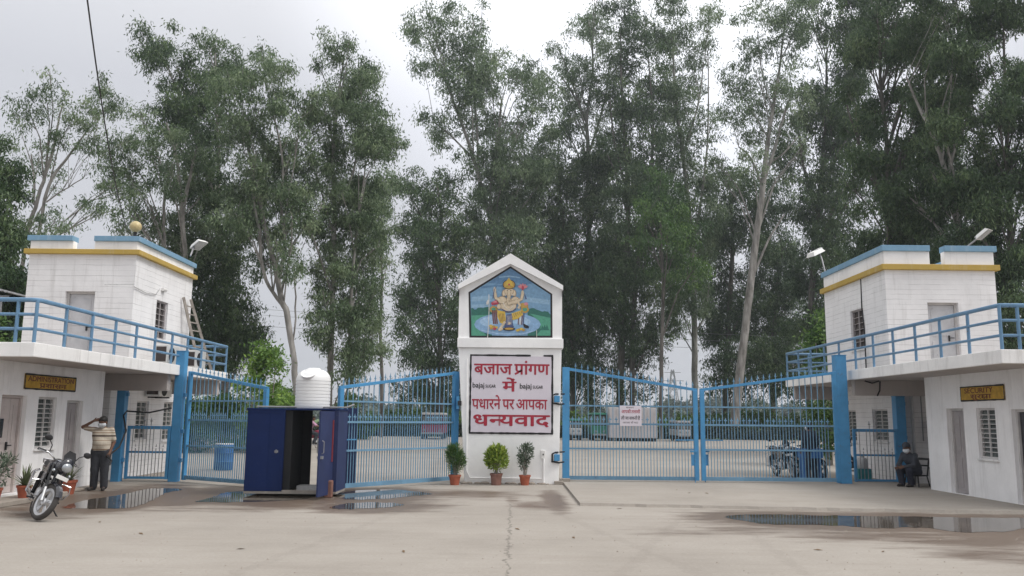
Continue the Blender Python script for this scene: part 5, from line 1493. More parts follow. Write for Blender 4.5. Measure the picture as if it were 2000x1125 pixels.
def striped(name):
    m = mat(name, (0.50, 0.44, 0.36), rough=.9, var=.08, scale=10, bump=.3)
    n, l = m.node_tree.nodes, m.node_tree.links
    b = n['Principled BSDF']; tcn = [k for k in n if k.type == 'TEX_COORD'][0]; rp0 = [k for k in n if k.type == 'VALTORGB'][0]
    sp = n.new('ShaderNodeSeparateXYZ'); l.new(tcn.outputs['Object'], sp.inputs[0])
    mrn = n.new('ShaderNodeMapRange'); mrn.inputs['From Min'].default_value = .85; mrn.inputs['From Max'].default_value = 1.50; l.new(sp.outputs[2], mrn.inputs[0])
    r = n.new('ShaderNodeValToRGB'); r.color_ramp.interpolation = 'CONSTANT'
    st_ = [(0, 0), (.10, 1), (.13, 0), (.26, 1), (.28, 0), (.42, 1), (.44, 0), (.56, 2), (.61, 0), (.68, 1), (.71, 0), (.77, 1), (.80, 0), (.86, 1), (.89, 0)]
    cols = {0: (1, 1, 1, 1), 1: (.45, .33, .26, 1), 2: (.12, .08, .08, 1)}
    r.color_ramp.elements[0].position = 0; r.color_ramp.elements[0].color = cols[0]
    r.color_ramp.elements[1].position = 1; r.color_ramp.elements[1].color = cols[0]
    for p, c in st_[1:]:
        e = r.color_ramp.elements.new(p); e.color = cols[c]
    l.new(mrn.outputs[0], r.inputs[0])
    mx = n.new('ShaderNodeMixRGB'); mx.blend_type = 'MULTIPLY'; mx.inputs[0].default_value = 1
    l.new(rp0.outputs[0], mx.inputs[1]); l.new(r.outputs[0], mx.inputs[2]); l.new(mx.outputs[0], b.inputs['Base Color'])
    return m
M['striped'] = striped('striped polo cloth')
person('man in a striped polo shirt and face mask shading his brow with one hand', (-9.44, 19.75, 0), rad(8), dict(
    pelvis=(0, 0, .88), chest=(0, .01, 1.24), belly=(0, -.05, 1.05), neck=(0, -.01, 1.41), head=(0, -.05, 1.535), hup=(0, -.28, 1), hfw=(-.08, -1, -.28),
    shL=(-.185, 0, 1.37), elL=(-.42, -.06, 1.43), haL=(-.175, -.13, 1.575), fdL=(1, .05, .25), psL=(0, -.4, 1), clL=(.25, 0, 0),
    shR=(.185, 0, 1.37), elR=(.25, .03, 1.09), haR=(.21, -.08, .86), fdR=(-.02, -.25, -1), psR=(0, -1, .2), clR=(.9, 0, 0),
    hipL=(-.095, 0, .87), knL=(-.105, -.03, .47), anL=(-.115, .01, .08), toL=(-.15, -.14, .035),
    hipR=(.095, 0, .87), knR=(.11, -.04, .47), anR=(.12, -.02, .08), toR=(.15, -.17, .035), hem=(0, 0, .02)),
    shirt='striped', girth=1.28)
person('seated masked man in dark clothes leaning on his knees beside the right wicket gate', (10.72, 22.75, .055), rad(-62), dict(
    pelvis=(0, .06, .40), chest=(0, -.10, .70), neck=(0, -.20, .87), head=(.02, -.27, .985), hup=(0, -.15, 1), hfw=(.35, -1, -.12),
    shL=(-.185, -.16, .82), elL=(-.23, -.28, .56), haL=(-.10, -.48, .50), fdL=(.35, -1, -.2), psL=(0, 0, 1), clL=(.6, 0, 0),
    shR=(.185, -.16, .82), elR=(.23, -.30, .56), haR=(.08, -.50, .52), fdR=(-.3, -1, -.2), psR=(0, 0, 1), clR=(.6, 0, 0),
    hipL=(-.10, .03, .38), knL=(-.15, -.38, .44), anL=(-.10, -.36, .08), toL=(-.10, -.50, .035),
    hipR=(.10, .03, .38), knR=(.15, -.38, .44), anR=(.12, -.30, .08), toR=(.13, -.44, .035), hem=(0, 0, -.01)),
    shirt='greycloth', trouser='navycloth', cap='greycloth', long_sleeve=True)
def chair(label, x, y, z, rz, m='black'):
    t = thing('chair', label, 'chair', (x, y, z), rz, local=True)
    b = MB(); b.box(-.21, .21, -.21, .21, .27, .30); b.build('seat', m, t, bevel=.01)
    for sx in (-1, 1):
        for sy in (-1, 1):
            b = MB(); b.bar((sx * .18, sy * .18, .27), (sx * .22, sy * .22, 0), .03); b.build('leg', m, t)
    b = MB(); b.bar((-.18, .2, .28), (-.2, .27, .74), .03); b.bar((.18, .2, .28), (.2, .27, .74), .03); b.box(-.19, .19, .24, .265, .52, .56); b.box(-.19, .19, .255, .28, .68, .74); b.build('backrest', m, t)
chair('low black chair under the seated man in the right recess', 10.80, 22.80, .055, rad(-62))
b = MB(); b.box(11.3, 11.7, 22.6, 23.1, .056, .50); b.box(11.28, 11.72, 22.58, 23.12, .501, .54); tag(b.build('bench', 'steel', bevel=.01), 'grey bench in the right recess behind the seated man', 'bench')
# sitter behind the right post and the things around him
person('person in slate clothes sitting on a chair behind the right steel post', (10.05, 25.6, 0.0), rad(70), dict(
    pelvis=(0, .06, .46), chest=(0, .0, .78), neck=(0, -.05, .97), head=(0, -.08, 1.10), hup=(0, 0, 1), hfw=(0, -1, 0),
    shL=(-.185, -.02, .92), elL=(-.22, -.12, .66), haL=(-.14, -.34, .56), shR=(.185, -.02, .92), elR=(.22, -.12, .66), haR=(.14, -.34, .56),
    hipL=(-.10, .03, .44), knL=(-.12, -.38, .48), anL=(-.12, -.36, .08), toL=(-.12, -.5, .035), hipR=(.10, .03, .44), knR=(.12, -.38, .48), anR=(.12, -.34, .08), toR=(.12, -.48, .035)),
    shirt='greycloth', trouser='mesh', res=.016, long_sleeve=True)
chair('brown chair under the person behind the right steel post', 10.12, 25.62, 0, rad(70), 'wood')
t = thing('water_jar', 'teal topped water jar on a stand behind the right wicket gate', 'jar', (10.45, 25.0, 0))
q0, q1 = atY(1672, 900, 25).x, atY(1697, 900, 25).x
b = MB(); b.box(q0, q1, 24.85, 25.2, .0, .38); b.build('crate', 'teal', t, bevel=.01)
b = MB(); b.lathe([(.14, .381), (.16, .42), (.16, .62), (.12, .68), (.06, .70), (.06, .76)], ((q0 + q1) / 2, 25.02, 0), 18); b.build('jar', 'greyplastic', t, smooth=True)

# ------------------------------------------------------------------ two wheelers
def wheel_parts(parent, c, r, mx_, spokes=5, tw=.045):
    """wheel in its own frame rolled along x, transformed by mx_"""
    b = MB()
    n = 32; k = 10
    for i in range(n):
        a_ = 2 * math.pi * i / n
        for j in range(k):
            f_ = 2 * math.pi * j / k
            rr_ = r - tw + tw * math.cos(f_)
            b.v.append((rr_ * math.cos(a_), tw * 1.05 * math.sin(f_), rr_ * math.sin(a_)))
    for i in range(n):
        for j in range(k): b.f.append((i * k + j, ((i + 1) % n) * k + j, ((i + 1) % n) * k + (j + 1) % k, i * k + (j + 1) % k))
    T_ = mx_ @ Matrix.Translation(c)
    b.build('tyre', 'tyre', parent, smooth=True, xf=T_)
    b = MB(); ri = r - tw * 1.75
    b.lathe([(ri - .035, -.028), (ri + .012, -.036), (ri + .012, .036), (ri - .035, .028), (ri - .035, -.028)], (0, 0, 0), 36, 'y'); b.f = b.f[:-2]
    b.lathe([(.045, -.06), (.06, -.045), (.06, .045), (.045, .06)], (0, 0, 0), 16, 'y')
    for i in range(spokes):
        a_ = 2 * math.pi * i / spokes + .3
        for da in (-.10, .10):
            b.bar((.05 * math.cos(a_), 0, .05 * math.sin(a_)), ((ri - .02) * math.cos(a_ + da), 0, (ri - .02) * math.sin(a_ + da)), .022, .03)
    b.build('rim', 'alloy', parent, xf=T_)
def motorcycle(label, loc, rotz, lean, steer, paint='gloss', cat='motorcycle', detail=True, group=None):
    t = thing('motorcycle', label, cat, loc, rotz, local=True, group=group)       # own frame: x forward
    Lm = Matrix.Rotation(lean, 4, 'X')
    piv = Vector((.46, 0, .80)); rake = rad(26)
    axis_ = Vector((-math.sin(rake), 0, math.cos(rake)))
    Sm = Lm @ Matrix.Translation(piv) @ Matrix.Rotation(steer, 4, axis_) @ Matrix.Translation(-piv)
    R_ = .30
    fw_ = thing_part = bpy.data.objects.new('front_wheel', None); C.objects.link(fw_); fw_.parent = t
    wheel_parts(fw_, (.66, 0, R_), R_, Sm)
    rw_ = bpy.data.objects.new('rear_wheel', None); C.objects.link(rw_); rw_.parent = t
    wheel_parts(rw_, (-.60, 0, R_), R_, Lm, tw=.05)
    def bb(name, m, fn, xf=Lm, par=None, **k):
        b = MB(); fn(b); return b.build(name, m, par or t, xf=xf, **k)
    tip = Vector((.66, 0, R_)); crown = Vector((.66, 0, R_)) + axis_ * .56
    def fork(b):
        for s in (-1, 1):
            o = Vector((0, .085 * s, 0)); b.tube([tip + o + axis_ * .0, tip + o + axis_ * .24], .024, 10)
    bb('fork', 'alloy', fork, Sm, smooth=True)
    bb('fork_tube', 'black', lambda b: [b.tube([tip + Vector((0, .085 * s, 0)) + axis_ * .24, crown + Vector((0, .085 * s, 0)) + axis_ * .1], .022, 10) for s in (-1, 1)], Sm, smooth=True)
    def fender(b):
        for w, rr_ in ((.062, .335),):
            n = 12
            for i in range(n):
                a0, a1 = rad(25 + 120 * i / n), rad(25 + 120 * (i + 1) / n)
                for y0, y1, h0, h1 in ((-w, -w * .5, -.035, 0), (-w * .5, w * .5, 0, 0), (w * .5, w, 0, -.035)):
                    q = lambda a, y, h: (.66 + (rr_ + h) * math.cos(a), y, R_ + (rr_ + h) * math.sin(a))
                    b.add([q(a0, y0, h0), q(a0, y1, h1), q(a1, y1, h1), q(a1, y0, h0)], [(0, 1, 2, 3)])
    bb('front_fender', paint, fender, Sm, smooth=True)
    def cowl(b):
        b.ball((.60, 0, .93), .12, 10, (.75, .95, 1.15))
    bb('headlamp_cowl', paint, cowl, Sm, smooth=True)
    bb('headlight', 'lens', lambda b: b.ball((.665, 0, .905), .088, 10, (.55, 1.0, .9)), Sm, smooth=True)
    bb('visor', 'black', lambda b: b.prism([(-.10, 0), (.10, 0), (.115, .08), (.06, .19), (-.06, .19), (-.115, .08)], lambda u_, v_, d: (.66 - v_ * .42 - abs(u_) * .35 + d, u_, .985 + v_), 0, -.012), Sm)
    bb('number_plate', 'whiteplastic', lambda b: (b.box(.70, .708, -.11, .11, .70, .765)), Sm, bevel=.003)
    def bars_(b):
        h = crown + axis_ * .16
        b.tube([h + Vector((-.14, -.37, .07)), h + Vector((-.02, -.24, .08)), h + Vector((.0, -.10, .02)), h + Vector((.0, .10, .02)), h + Vector((-.02, .24, .08)), h + Vector((-.14, .37, .07))], .0125, 8)
    bb('handlebar', 'chrome', bars_, Sm, smooth=True)
    for s in (-1, 1):
        h = crown + axis_ * .16
        bb('grip', 'black', lambda b: b.tube([h + Vector((-.14, .385 * s, .07)), h + Vector((-.05, .27 * s, .08))], .021, 8), Sm, smooth=True)
        bb('lever', 'steel', lambda b: b.tube([h + Vector((-.01, .25 * s, .07)), h + Vector((.02, .32 * s, .06)), h + Vector((-.07, .40 * s, .06))], .008, 6), Sm)
        st_ = bb('mirror', 'black', lambda b: (b.tube([h + Vector((-.02, .24 * s, .09)), h + Vector((0, .27 * s, .20)), h + Vector((-.01, .36 * s, .27))], .008, 6), b.ball(h + Vector((-.01, .39 * s, .29)), .07, 8, (.35, 1.05, .72))), Sm, smooth=True)
        bb('turn_signal', 'lens', lambda b: b.ball((.60, .15 * s, .80), .026, 7, (1.2, 1, 1)), Sm, smooth=True)
    if not detail: pass
    def tank(b):
        b.ball((.18, 0, .86), .20, 12, (1.35, .72, .75))
    bb('fuel_tank', paint, tank, smooth=True)
    def seat(b):
        b.hexa([(.0, -.10, .80), (.0, .10, .80), (-.72, .12, .84), (-.72, -.12, .84)], [(-.04, -.09, .87), (-.04, .09, .87), (-.70, .11, .93), (-.70, -.11, .93)])
    bb('seat', 'black', seat, bevel=.03)
    def side(b):
        for s in (-1, 1): b.hexa([(.05, .09 * s, .58), (-.35, .12 * s, .60), (-.40, .10 * s, .60), (.05, .06 * s, .58)], [(.0, .10 * s, .80), (-.60, .13 * s, .84), (-.60, .10 * s, .84), (.0, .06 * s, .80)])
    bb('side_panel', paint, side, bevel=.01)
    def shield(b):
        for s in (-1, 1): b.prism([(.42, .92), (.12, .80), (.10, .62), (.34, .56), (.46, .76)], lambda u_, v_, d: (u_, (.13 + d) * s, v_), 0, .02)
    bb('tank_shroud', paint, shield, bevel=.006)
    def frame(b):
        b.tube([(.44, 0, .84), (.30, 0, .50), (.22, 0, .30), (-.15, 0, .28), (-.30, 0, .45), (-.45, 0, .78), (-.78, 0, .80)], .02, 8)
        for s in (-1, 1): b.tube([(-.15, .09 * s, .36), (-.60, .10 * s, .30)], .022, 8); b.tube([(-.60, .12 * s, .31), (-.42, .12 * s, .72)], .03, 8)
        b.tube([(.36, 0, .95), (.52, 0, .62)], .03, 8)
    bb('frame', 'black', frame, smooth=True)
    def engine(b):
        b.box(-.12, .20, -.11, .11, .28, .48); b.lathe([(.10, -.14), (.13, -.12), (.13, .12), (.10, .14)], (.02, 0, .36), 16, 'y')
        for k_ in range(6): b.box(.10, .28, -.085, .085, .48 + k_ * .026, .495 + k_ * .026)
    bb('engine', 'alloy', engine)
    bb('exhaust', 'chrome', lambda b: (b.tube([(.25, -.05, .50), (.34, -.10, .40), (.25, -.14, .27), (-.15, -.15, .26)], .02, 8), b.tube([(-.15, -.15, .26), (-.35, -.16, .29), (-.85, -.17, .36)], [.03, .045, .042], 10)), smooth=True)
    bb('crash_guard', 'chrome', lambda b: [b.tube([(.30, .03 * s, .56), (.33, .18 * s, .62), (.34, .30 * s, .60), (.32, .32 * s, .48), (.30, .26 * s, .38), (.24, .04 * s, .32)], .013, 8) for s in (-1, 1)], smooth=True)
    bb('rear_fender', paint, lambda b: [b.add([(-.60 + .36 * math.cos(a0), -.08, R_ + .36 * math.sin(a0)), (-.60 + .36 * math.cos(a0), .08, R_ + .36 * math.sin(a0)), (-.60 + .36 * math.cos(a1), .08, R_ + .36 * math.sin(a1)), (-.60 + .36 * math.cos(a1), -.08, R_ + .36 * math.sin(a1))], [(0, 1, 2, 3)]) for a0, a1 in [(rad(60 + 15 * i), rad(75 + 15 * i)) for i in range(8)]])
    bb('tail_light', 'redpanel', lambda b: b.box(-.86, -.80, -.07, .07, .80, .87), bevel=.01)
    bb('grab_rail', 'chrome', lambda b: b.tube([(-.50, -.15, .88), (-.82, -.13, .93), (-.86, 0, .94), (-.82, .13, .93), (-.50, .15, .88)], .012, 8), smooth=True)
    bb('saddle_guard', 'chrome', lambda b: (b.tube([(-.35, -.17, .75), (-.40, -.24, .70), (-.42, -.24, .35), (-.75, -.22, .35), (-.78, -.20, .72), (-.40, -.18, .76)], .010, 6), b.box(-.76, -.42, -.225, -.215, .36, .70)), smooth=False)
    bb('side_stand', 'black', lambda b: b.tube([(.0, .12, .28), (.04, .30, .09), (.10, .31, .085)], .012, 6))
    bb('footrest', 'black', lambda b: b.tube([(.08, -.26, .30), (.08, .26, .30)], .015, 8))
    return t
hd_ = math.atan2(-.82, .56)
motorcycle('black motorcycle leaning on its side stand in front of the administration office', (-8.03, 14.65, 0), hd_, rad(-16), rad(24))
motorcycle('dark motorcycle parked behind the right gate leaf', (9.15, 26.3, 0), rad(-75), rad(8), rad(10), paint='gloss', detail=True)
motorcycle('second dark motorcycle with a blue crate parked behind the right gate leaf', (8.55, 26.7, 0), rad(-85), rad(8), rad(-8), paint='gloss')
b = MB(); c = atY(1583, 886, 25.6); b.box(c.x - .3, c.x + .3, 25.4, 25.9, c.z - .13, c.z + .13); b.box(c.x - .32, c.x + .32, 25.38, 25.92, c.z + .10, c.z + .15)
b.box(c.x - .26, c.x - .2, 25.45, 25.85, 0, c.z - .13); b.box(c.x + .2, c.x + .26, 25.45, 25.85, 0, c.z - .13)
tag(b.build('crate_stand', 'bluebox', bevel=.01), 'blue crate on legs beside the motorcycles behind the right gate', 'crate')
person('person in dark navy clothes standing beside the motorcycles behind the right gate', (8.95, 25.5, 0), rad(200), dict(
    pelvis=(0, 0, .90), chest=(0, .01, 1.26), neck=(0, 0, 1.43), head=(0, -.02, 1.56), hup=(0, 0, 1), hfw=(0, -1, 0),
    shL=(-.185, 0, 1.39), elL=(-.26, .02, 1.10), haL=(-.25, -.12, .86), shR=(.185, 0, 1.39), elR=(.26, .02, 1.10), haR=(.24, -.1, .86),
    hipL=(-.095, 0, .88), knL=(-.11, -.02, .48), anL=(-.12, .02, .08), toL=(-.14, -.13, .035), hipR=(.095, 0, .88), knR=(.11, -.02, .48), anR=(.12, .02, .08), toR=(.14, -.13, .035)),
    shirt='navycloth', trouser='navycloth', res=.016, long_sleeve=True)
# rider far behind the cabin doorway
rc = atY(615, 848, 44)
motorcycle('red motorcycle carrying a rider across the yard beyond the cabin doorway', (rc.x, 44, 0), rad(8), 0, 0, paint='carred')
person('rider in a mauve shirt on the red motorcycle beyond the cabin doorway', (rc.x - .2, 44, 0), rad(98), dict(
    pelvis=(0, .08, .95), chest=(0, -.02, 1.28), neck=(0, -.06, 1.46), head=(0, -.09, 1.59), hup=(0, 0, 1), hfw=(0, -1, 0),
    shL=(-.185, -.04, 1.40), elL=(-.26, -.28, 1.20), haL=(-.30, -.52, 1.16), shR=(.185, -.04, 1.40), elR=(.26, -.28, 1.20), haR=(.30, -.52, 1.16),
    hipL=(-.10, .05, .93), knL=(-.20, -.32, .78), anL=(-.20, -.18, .38), toL=(-.20, -.32, .33), hipR=(.10, .05, .93), knR=(.20, -.32, .78), anR=(.20, -.18, .38), toR=(.20, -.32, .33)),
    shirt='pinkcloth', trouser='greycloth', res=.02, mask=False, cap='black')

# ------------------------------------------------------------------ vehicles and boxes across the yard
def small_truck(label, x0, x1, Y, ztop, body, roofm, d=4.2):
    t = thing('minibus', label, 'vehicle', ((x0 + x1) / 2, Y, 0))
    w = x1 - x0; zf = .45
    zw = zf + (ztop - zf) * .42; zr = ztop - .18
    b = MB(); b.box(x0, x1, Y, Y + d, zf, zw); b.build('body', body, t, bevel=.06)
    b = MB(); b.box(x0 + .04, x1 - .04, Y + .04, Y + d - .04, zw + .002, zr); b.build('cabin_core', 'dark', t)
    g = MB(); g.box(x0 + .12, x1 - .12, Y + .03, Y + .04, zw + .04, zr - .08)
    for i in range(3):
        y0 = Y + .3 + i * (d - .5) / 3
        for xx in (x0 + .03, x1 - .04): g.box(xx, xx + .01, y0, y0 + (d - .5) / 3 - .12, zw + .05, zr - .08)
    g.build('window', 'glass', t)
    b = MB(); b.box(x0, x1, Y, Y + d, zr, ztop); b.build('roof', roofm, t, bevel=.05)
    b = MB()
    for xx in (x0, x1 - .07):
        for yy in (Y, Y + d - .07): b.box(xx, xx + .07, yy, yy + .07, zw, zr)
    b.box((x0 + x1) / 2 - .03, (x0 + x1) / 2 + .03, Y + .01, Y + .05, zw, zr)
    b.build('pillar', body, t)
    for xx in (x0 + .15, x1 - .35):
        b = MB(); b.box(xx, xx + .2, Y - .02, Y, zf + .2, zf + .35); b.build('headlight', 'lens', t, bevel=.02)
    b = MB(); b.box(x0 + .05, x1 - .05, Y - .05, Y, zf - .05, zf + .1); b.build('bumper', 'steel', t, bevel=.02)
    for xx in (x0 + .12, x1 - .12):
        for yy in (Y + .7, Y + d - .8):
            b = MB(); b.lathe([(.1, -.1), (.3, -.1), (.32, 0), (.3, .1), (.1, .1)], (xx, yy, .32), 18, 'x'); b.build('wheel', 'tyre', t, smooth=True)
    return t
Yv = 66.0
small_truck('red minibus with a pale roof parked across the yard behind the left gate', atY(822, 830, Yv).x, atY(866, 830, Yv).x, Yv, zt_(844, 806, Yv), 'carred', 'greyplastic')
small_truck('green minibus parked across the yard beside the grey container', atY(1160, 830, Yv).x, atY(1189, 830, Yv).x, Yv + 1.2, zt_(1174, 806, Yv), 'cargreen', 'cargreen', 4.0)
small_truck('dusty grey van parked across the yard right of the grey container', atY(1328, 830, Yv).x, atY(1354, 830, Yv).x, Yv + 1, zt_(1340, 822, Yv), 'sheet', 'sheet', 3.6)
small_truck('pale blue auto parked across the yard next to the pillar gate', atY(1116, 830, Yv).x, atY(1140, 830, Yv).x, Yv + 1.5, zt_(1128, 818, Yv), 'greyplastic', 'cargreen', 3.0)
t = thing('container', 'pale grey container cabin standing across the yard behind the notice board', 'container', (8.6, 67, 0))
x0, x1, zT_ = atY(1190, 830, 66.5).x, atY(1284, 830, 66.5).x, zt_(1237, 796, 66.5)
b = MB(); b.box(x0, x1, 66.5, 69, .25, zT_); b.build('wall', 'greywall', t, bevel=.03)
b = MB(); 
for i in range(14): b.box(x0 + (x1 - x0) * i / 14 + .05, x0 + (x1 - x0) * i / 14 + .14, 66.46, 66.5, .35, zT_ - .15)
b.build('rib', 'greywall', t)
b = MB()
for i in range(6): xx = x0 + .1 + (x1 - x0 - .5) * i / 5; b.box(xx, xx + .3, 66.6, 68.9, 0, .25)
b.build('support', 'black', t)
t = thing('barrel', 'blue ribbed plastic barrel behind the left gate leaf', 'barrel', (0, 0, 0))
c = onG(436, 918); rB = (onG(456, 918).x - onG(417, 918).x) / 2; hB = zt_(436, 868, c.y)
t.location = (c.x, c.y, 0); ORG[t.name] = Vector((c.x, c.y, 0))
b = MB(); b.lathe([(rB * .9, 0), (rB, .04), (rB, hB * .3), (rB * 1.04, hB * .33), (rB, hB * .36), (rB, hB * .64), (rB * 1.04, hB * .67), (rB, hB * .7), (rB, hB * .94), (rB * .92, hB)], (c.x, c.y, 0), 24); b.build('shell', 'bluebox', t, smooth=True)
b = MB(); b.lathe([(rB * .93, hB), (rB * .93, hB + .025), (rB * .85, hB + .03)], (c.x, c.y, 0), 24); b.build('lid', 'whiteplastic', t, smooth=True)
# small litter on the concrete
for (x, y) in ((275, 1043), (470, 1073), (1010, 1034), (1322, 957), (1346, 963), (1380, 964), (1598, 1075), (1120, 1051), (788, 1078), (195, 1020), (1210, 994), (1725, 1078)):
    c = onG(x, y, .06 if y < 985 and x > 1150 else 0); r_ = random.Random(x)
    b = MB(); a_ = r_.uniform(0, 3.1); L_ = r_.uniform(.05, .09)
    d = Vector((math.cos(a_), math.sin(a_), 0)); s = Vector((-d.y, d.x, 0))
    b.add([c - d * L_ + Vector((0, 0, .006)), c - s * .018 + Vector((0, 0, .018)), c + d * L_ + Vector((0, 0, .012)), c + s * .018 + Vector((0, 0, .01))], [(0, 1, 2, 3)])
    b.add([c - d * L_ + Vector((0, 0, .004)), c - s * .018 + Vector((0, 0, .015)), c + d * L_ + Vector((0, 0, .009)), c + s * .018 + Vector((0, 0, .007))], [(0, 1, 2, 3)])
    tag(b.build('fallen_leaf', 'drygrass'), 'small dry brown leaf fallen on the concrete drive', 'leaf', 'dry leaves fallen on the drive')

# ------------------------------------------------------------------ trees
def clump_leaves(R, cen, rad3, n_leaf, size, droop, per=44, pitch=.9):
    """leaf sprays: sprigs scattered through an ellipsoid, each sprig a tight tuft of hanging leaves, gaps between"""
    ns = max(2, int(n_leaf / per))
    u = R.normal(size=(ns, 3)); u /= np.linalg.norm(u, axis=1, keepdims=True)
    r = R.uniform(0.12, 1.0, (ns, 1)) ** .55
    c = np.array(cen) + u * r * np.array(rad3)
    sr = size * R.uniform(0.8, 1.9, (ns, 1, 1))
    off = R.normal(size=(ns, per, 3)) * sr * np.array([.62, .62, .50])
    off[..., 2] -= np.abs(R.normal(size=(ns, per))) * sr[..., 0] * .35
    P = (c[:, None, :] + off).reshape(-1, 3)
    D = R.normal(size=(ns * per, 3)) * .55
    D[:, 2] -= droop
    tone = np.clip(R.normal(.45, .22, (ns, 1)) + R.normal(0, .16, (ns, per)), 0, 1).reshape(-1)
    return P, D, tone, c
def tree(label, Y, trunks, clusters, dens=1.0, leaf=.34, lm='gum', bk='barkpale', dspread=2.6, seed=1, name='eucalyptus_tree', group='tall trees beyond the yard', droop=.8, twigs=True, lw=.23, zbase=0.0):
    if 700 < trunks[0][0][0] < 1660:                          # this row stands beyond the hedge
        Y, leaf, dspread = Y * 1.42, leaf * 1.42, dspread * 1.42
    R = np.random.RandomState(seed)
    sc = Y / FPX                                              # metres per photo pixel at this distance
    base = atY(trunks[0][0][0], trunks[0][0][1], Y)
    t = thing(name, label, 'tree', (base.x, Y, 0), group=group)
    b = MB(); lines = []
    for ti, tr in enumerate(trunks):
        dy = R.uniform(-.6, .6) if ti else 0
        pts, rs = [], []
        for i, (x, y, w) in enumerate(tr):
            p = atY(x, y, Y); p.y += dy * min(1, i / 2); pts.append(p); rs.append(w * sc * .43)
        if ti == 0 and pts[0].z > zbase:
            p0 = pts[0].copy(); p0.z = zbase - .1; pts.insert(0, p0); rs.insert(0, rs[0] * 1.25)
        # smooth the polyline a little
        q, qr = [], []
        for i in range(len(pts) - 1):
            for k in range(4):
                f = k / 4
                p0_, p1_, p2_, p3_ = pts[max(0, i - 1)], pts[i], pts[i + 1], pts[min(len(pts) - 1, i + 2)]
                v = .5 * ((2 * p1_) + (p2_ - p0_) * f + (2 * p0_ - 5 * p1_ + 4 * p2_ - p3_) * f * f + (3 * p1_ - p0_ - 3 * p2_ + p3_) * f ** 3)
                q.append(v + Vector((R.uniform(-.03, .03), R.uniform(-.03, .03), 0))); qr.append(rs[i] + (rs[i + 1] - rs[i]) * f)
        q.append(pts[-1]); qr.append(rs[-1])
        b.tube(q, qr, 9); lines.append((q, qr))
    PP, DD, TT = [], [], []
    sat = []
    for (cx, cy, rx, ry, *w) in clusters:                     # feathery side sprays that break the outline of each spray
        for k in range(2):
            a_ = R.uniform(0, 2 * math.pi)
            sat.append((cx + math.cos(a_) * rx * R.uniform(.75, 1.1), cy + math.sin(a_) * ry * R.uniform(.75, 1.1), rx * R.uniform(.3, .5), ry * R.uniform(.28, .45), (w[0] if w else 1.0) * 1.15))
    nmain = len(clusters)
    for ci, (cx, cy, rx, ry, *w) in enumerate(list(clusters) + sat):
        w = w[0] if w else 1.0
        c = atY(cx, cy, Y); c.y += R.uniform(-1, 1) * dspread
        rx_, rz_ = rx * sc, ry * sc
        n = int(rx * ry * math.pi * .225 * dens * w)
        f_ = 1.04 if ci < nmain else 1.0
        P, D, T, cc = clump_leaves(R, c, (rx_ * f_, (rx_ + rz_) * .55, rz_ * f_), n, leaf, droop)
        PP.append(P); DD.append(D); TT.append(np.clip(T + R.normal(0, .10), 0, 1))
        if twigs and (ci < nmain or ci % 3 == 0):
            best = None
            for q, qr in lines:
                for k in range(2, len(q)):
                    d = c - q[k]
                    if d.z < .2: continue
                    s_ = abs(math.hypot(d.x, d.y) - d.z * .55) + d.length * .25
                    if best is None or s_ < best[0]: best = (s_, q[k], qr[k])
            if best:
                _, s0, r0 = best
                r0 = min(r0 * .5, .03 + .008 * (c - s0).length)
                mid = s0.lerp(c, .5) + Vector((R.uniform(-.25, .25), R.uniform(-.25, .25), .12 * (c - s0).length))
                b.tube([s0, s0.lerp(mid, .55) + Vector((0, 0, .05)), mid, c, c + Vector((R.uniform(-.5, .5) * rx_, 0, rz_ * .6))], [r0, r0 * .85, r0 * .7, r0 * .42, .012], 6, cap=False)
                for k in range(4):
                    e_ = Vector(cc[R.randint(len(cc))]); s1 = mid.lerp(c, R.uniform(0, 1))
                    b.tube([s1, s1.lerp(e_, .55) + Vector((0, 0, .12)), e_], [r0 * .42, r0 * .28, .010], 4, cap=False)
    b.build('trunk', bk, t, smooth=True)
    P = np.concatenate(PP); D = np.concatenate(DD); T = np.concatenate(TT); n = len(P)
    f = (leaf / .34)
    v, tn = leafmesh(P, D, leaf * lw * R.uniform(.7, 1.3, n), leaf * R.uniform(.6, 1.12, n), T, R.normal(size=(n, 3)))
    leafobj('crown', v, tn, lm, t, (base.x, Y, 0))
    return t

tree('small pale trunked gum tree rising behind the left upper room parapet', 44, [[(45, 500, 9), (58, 440, 9), (80, 370, 8), (98, 310, 7), (112, 255, 5), (122, 200, 3)], [(72, 480, 8), (92, 360, 7), (120, 310, 6), (150, 270, 4), (185, 225, 2)], [(66, 400, 6), (64, 340, 5), (58, 300, 3)], [(90, 395, 4), (120, 372, 3), (160, 345, 2)]],
     [(128, 205, 34, 30), (205, 185, 38, 26), (225, 200, 18, 26), (95, 240, 38, 38), (165, 235, 34, 40), (60, 290, 28, 38), (140, 285, 42, 24), (235, 245, 14, 12), (105, 432, 48, 22), (170, 390, 44, 24), (180, 345, 46, 20), (95, 455, 38, 20), (165, 200, 20, 20), (190, 270, 30, 24, .7), (75, 330, 25, 20, .6)], dens=.78, leaf=.24, seed=11)
tree('dark dense tree cut by the left edge of the view', 31, [[(-30, 700, 16), (-25, 500, 13), (-15, 350, 8), (0, 290, 4)]],
     [(8, 292, 26, 22), (12, 340, 36, 36), (-20, 380, 40, 50), (0, 420, 38, 55), (12, 490, 36, 50), (-30, 470, 40, 60), (22, 555, 40, 38), (30, 610, 42, 40), (-20, 590, 50, 60), (50, 580, 16, 30, .6), (20, 650, 50, 30), (-40, 300, 30, 30)], dens=2.1, leaf=.22, lm='gumdark', bk='barkgrey', seed=12, dspread=1.2)
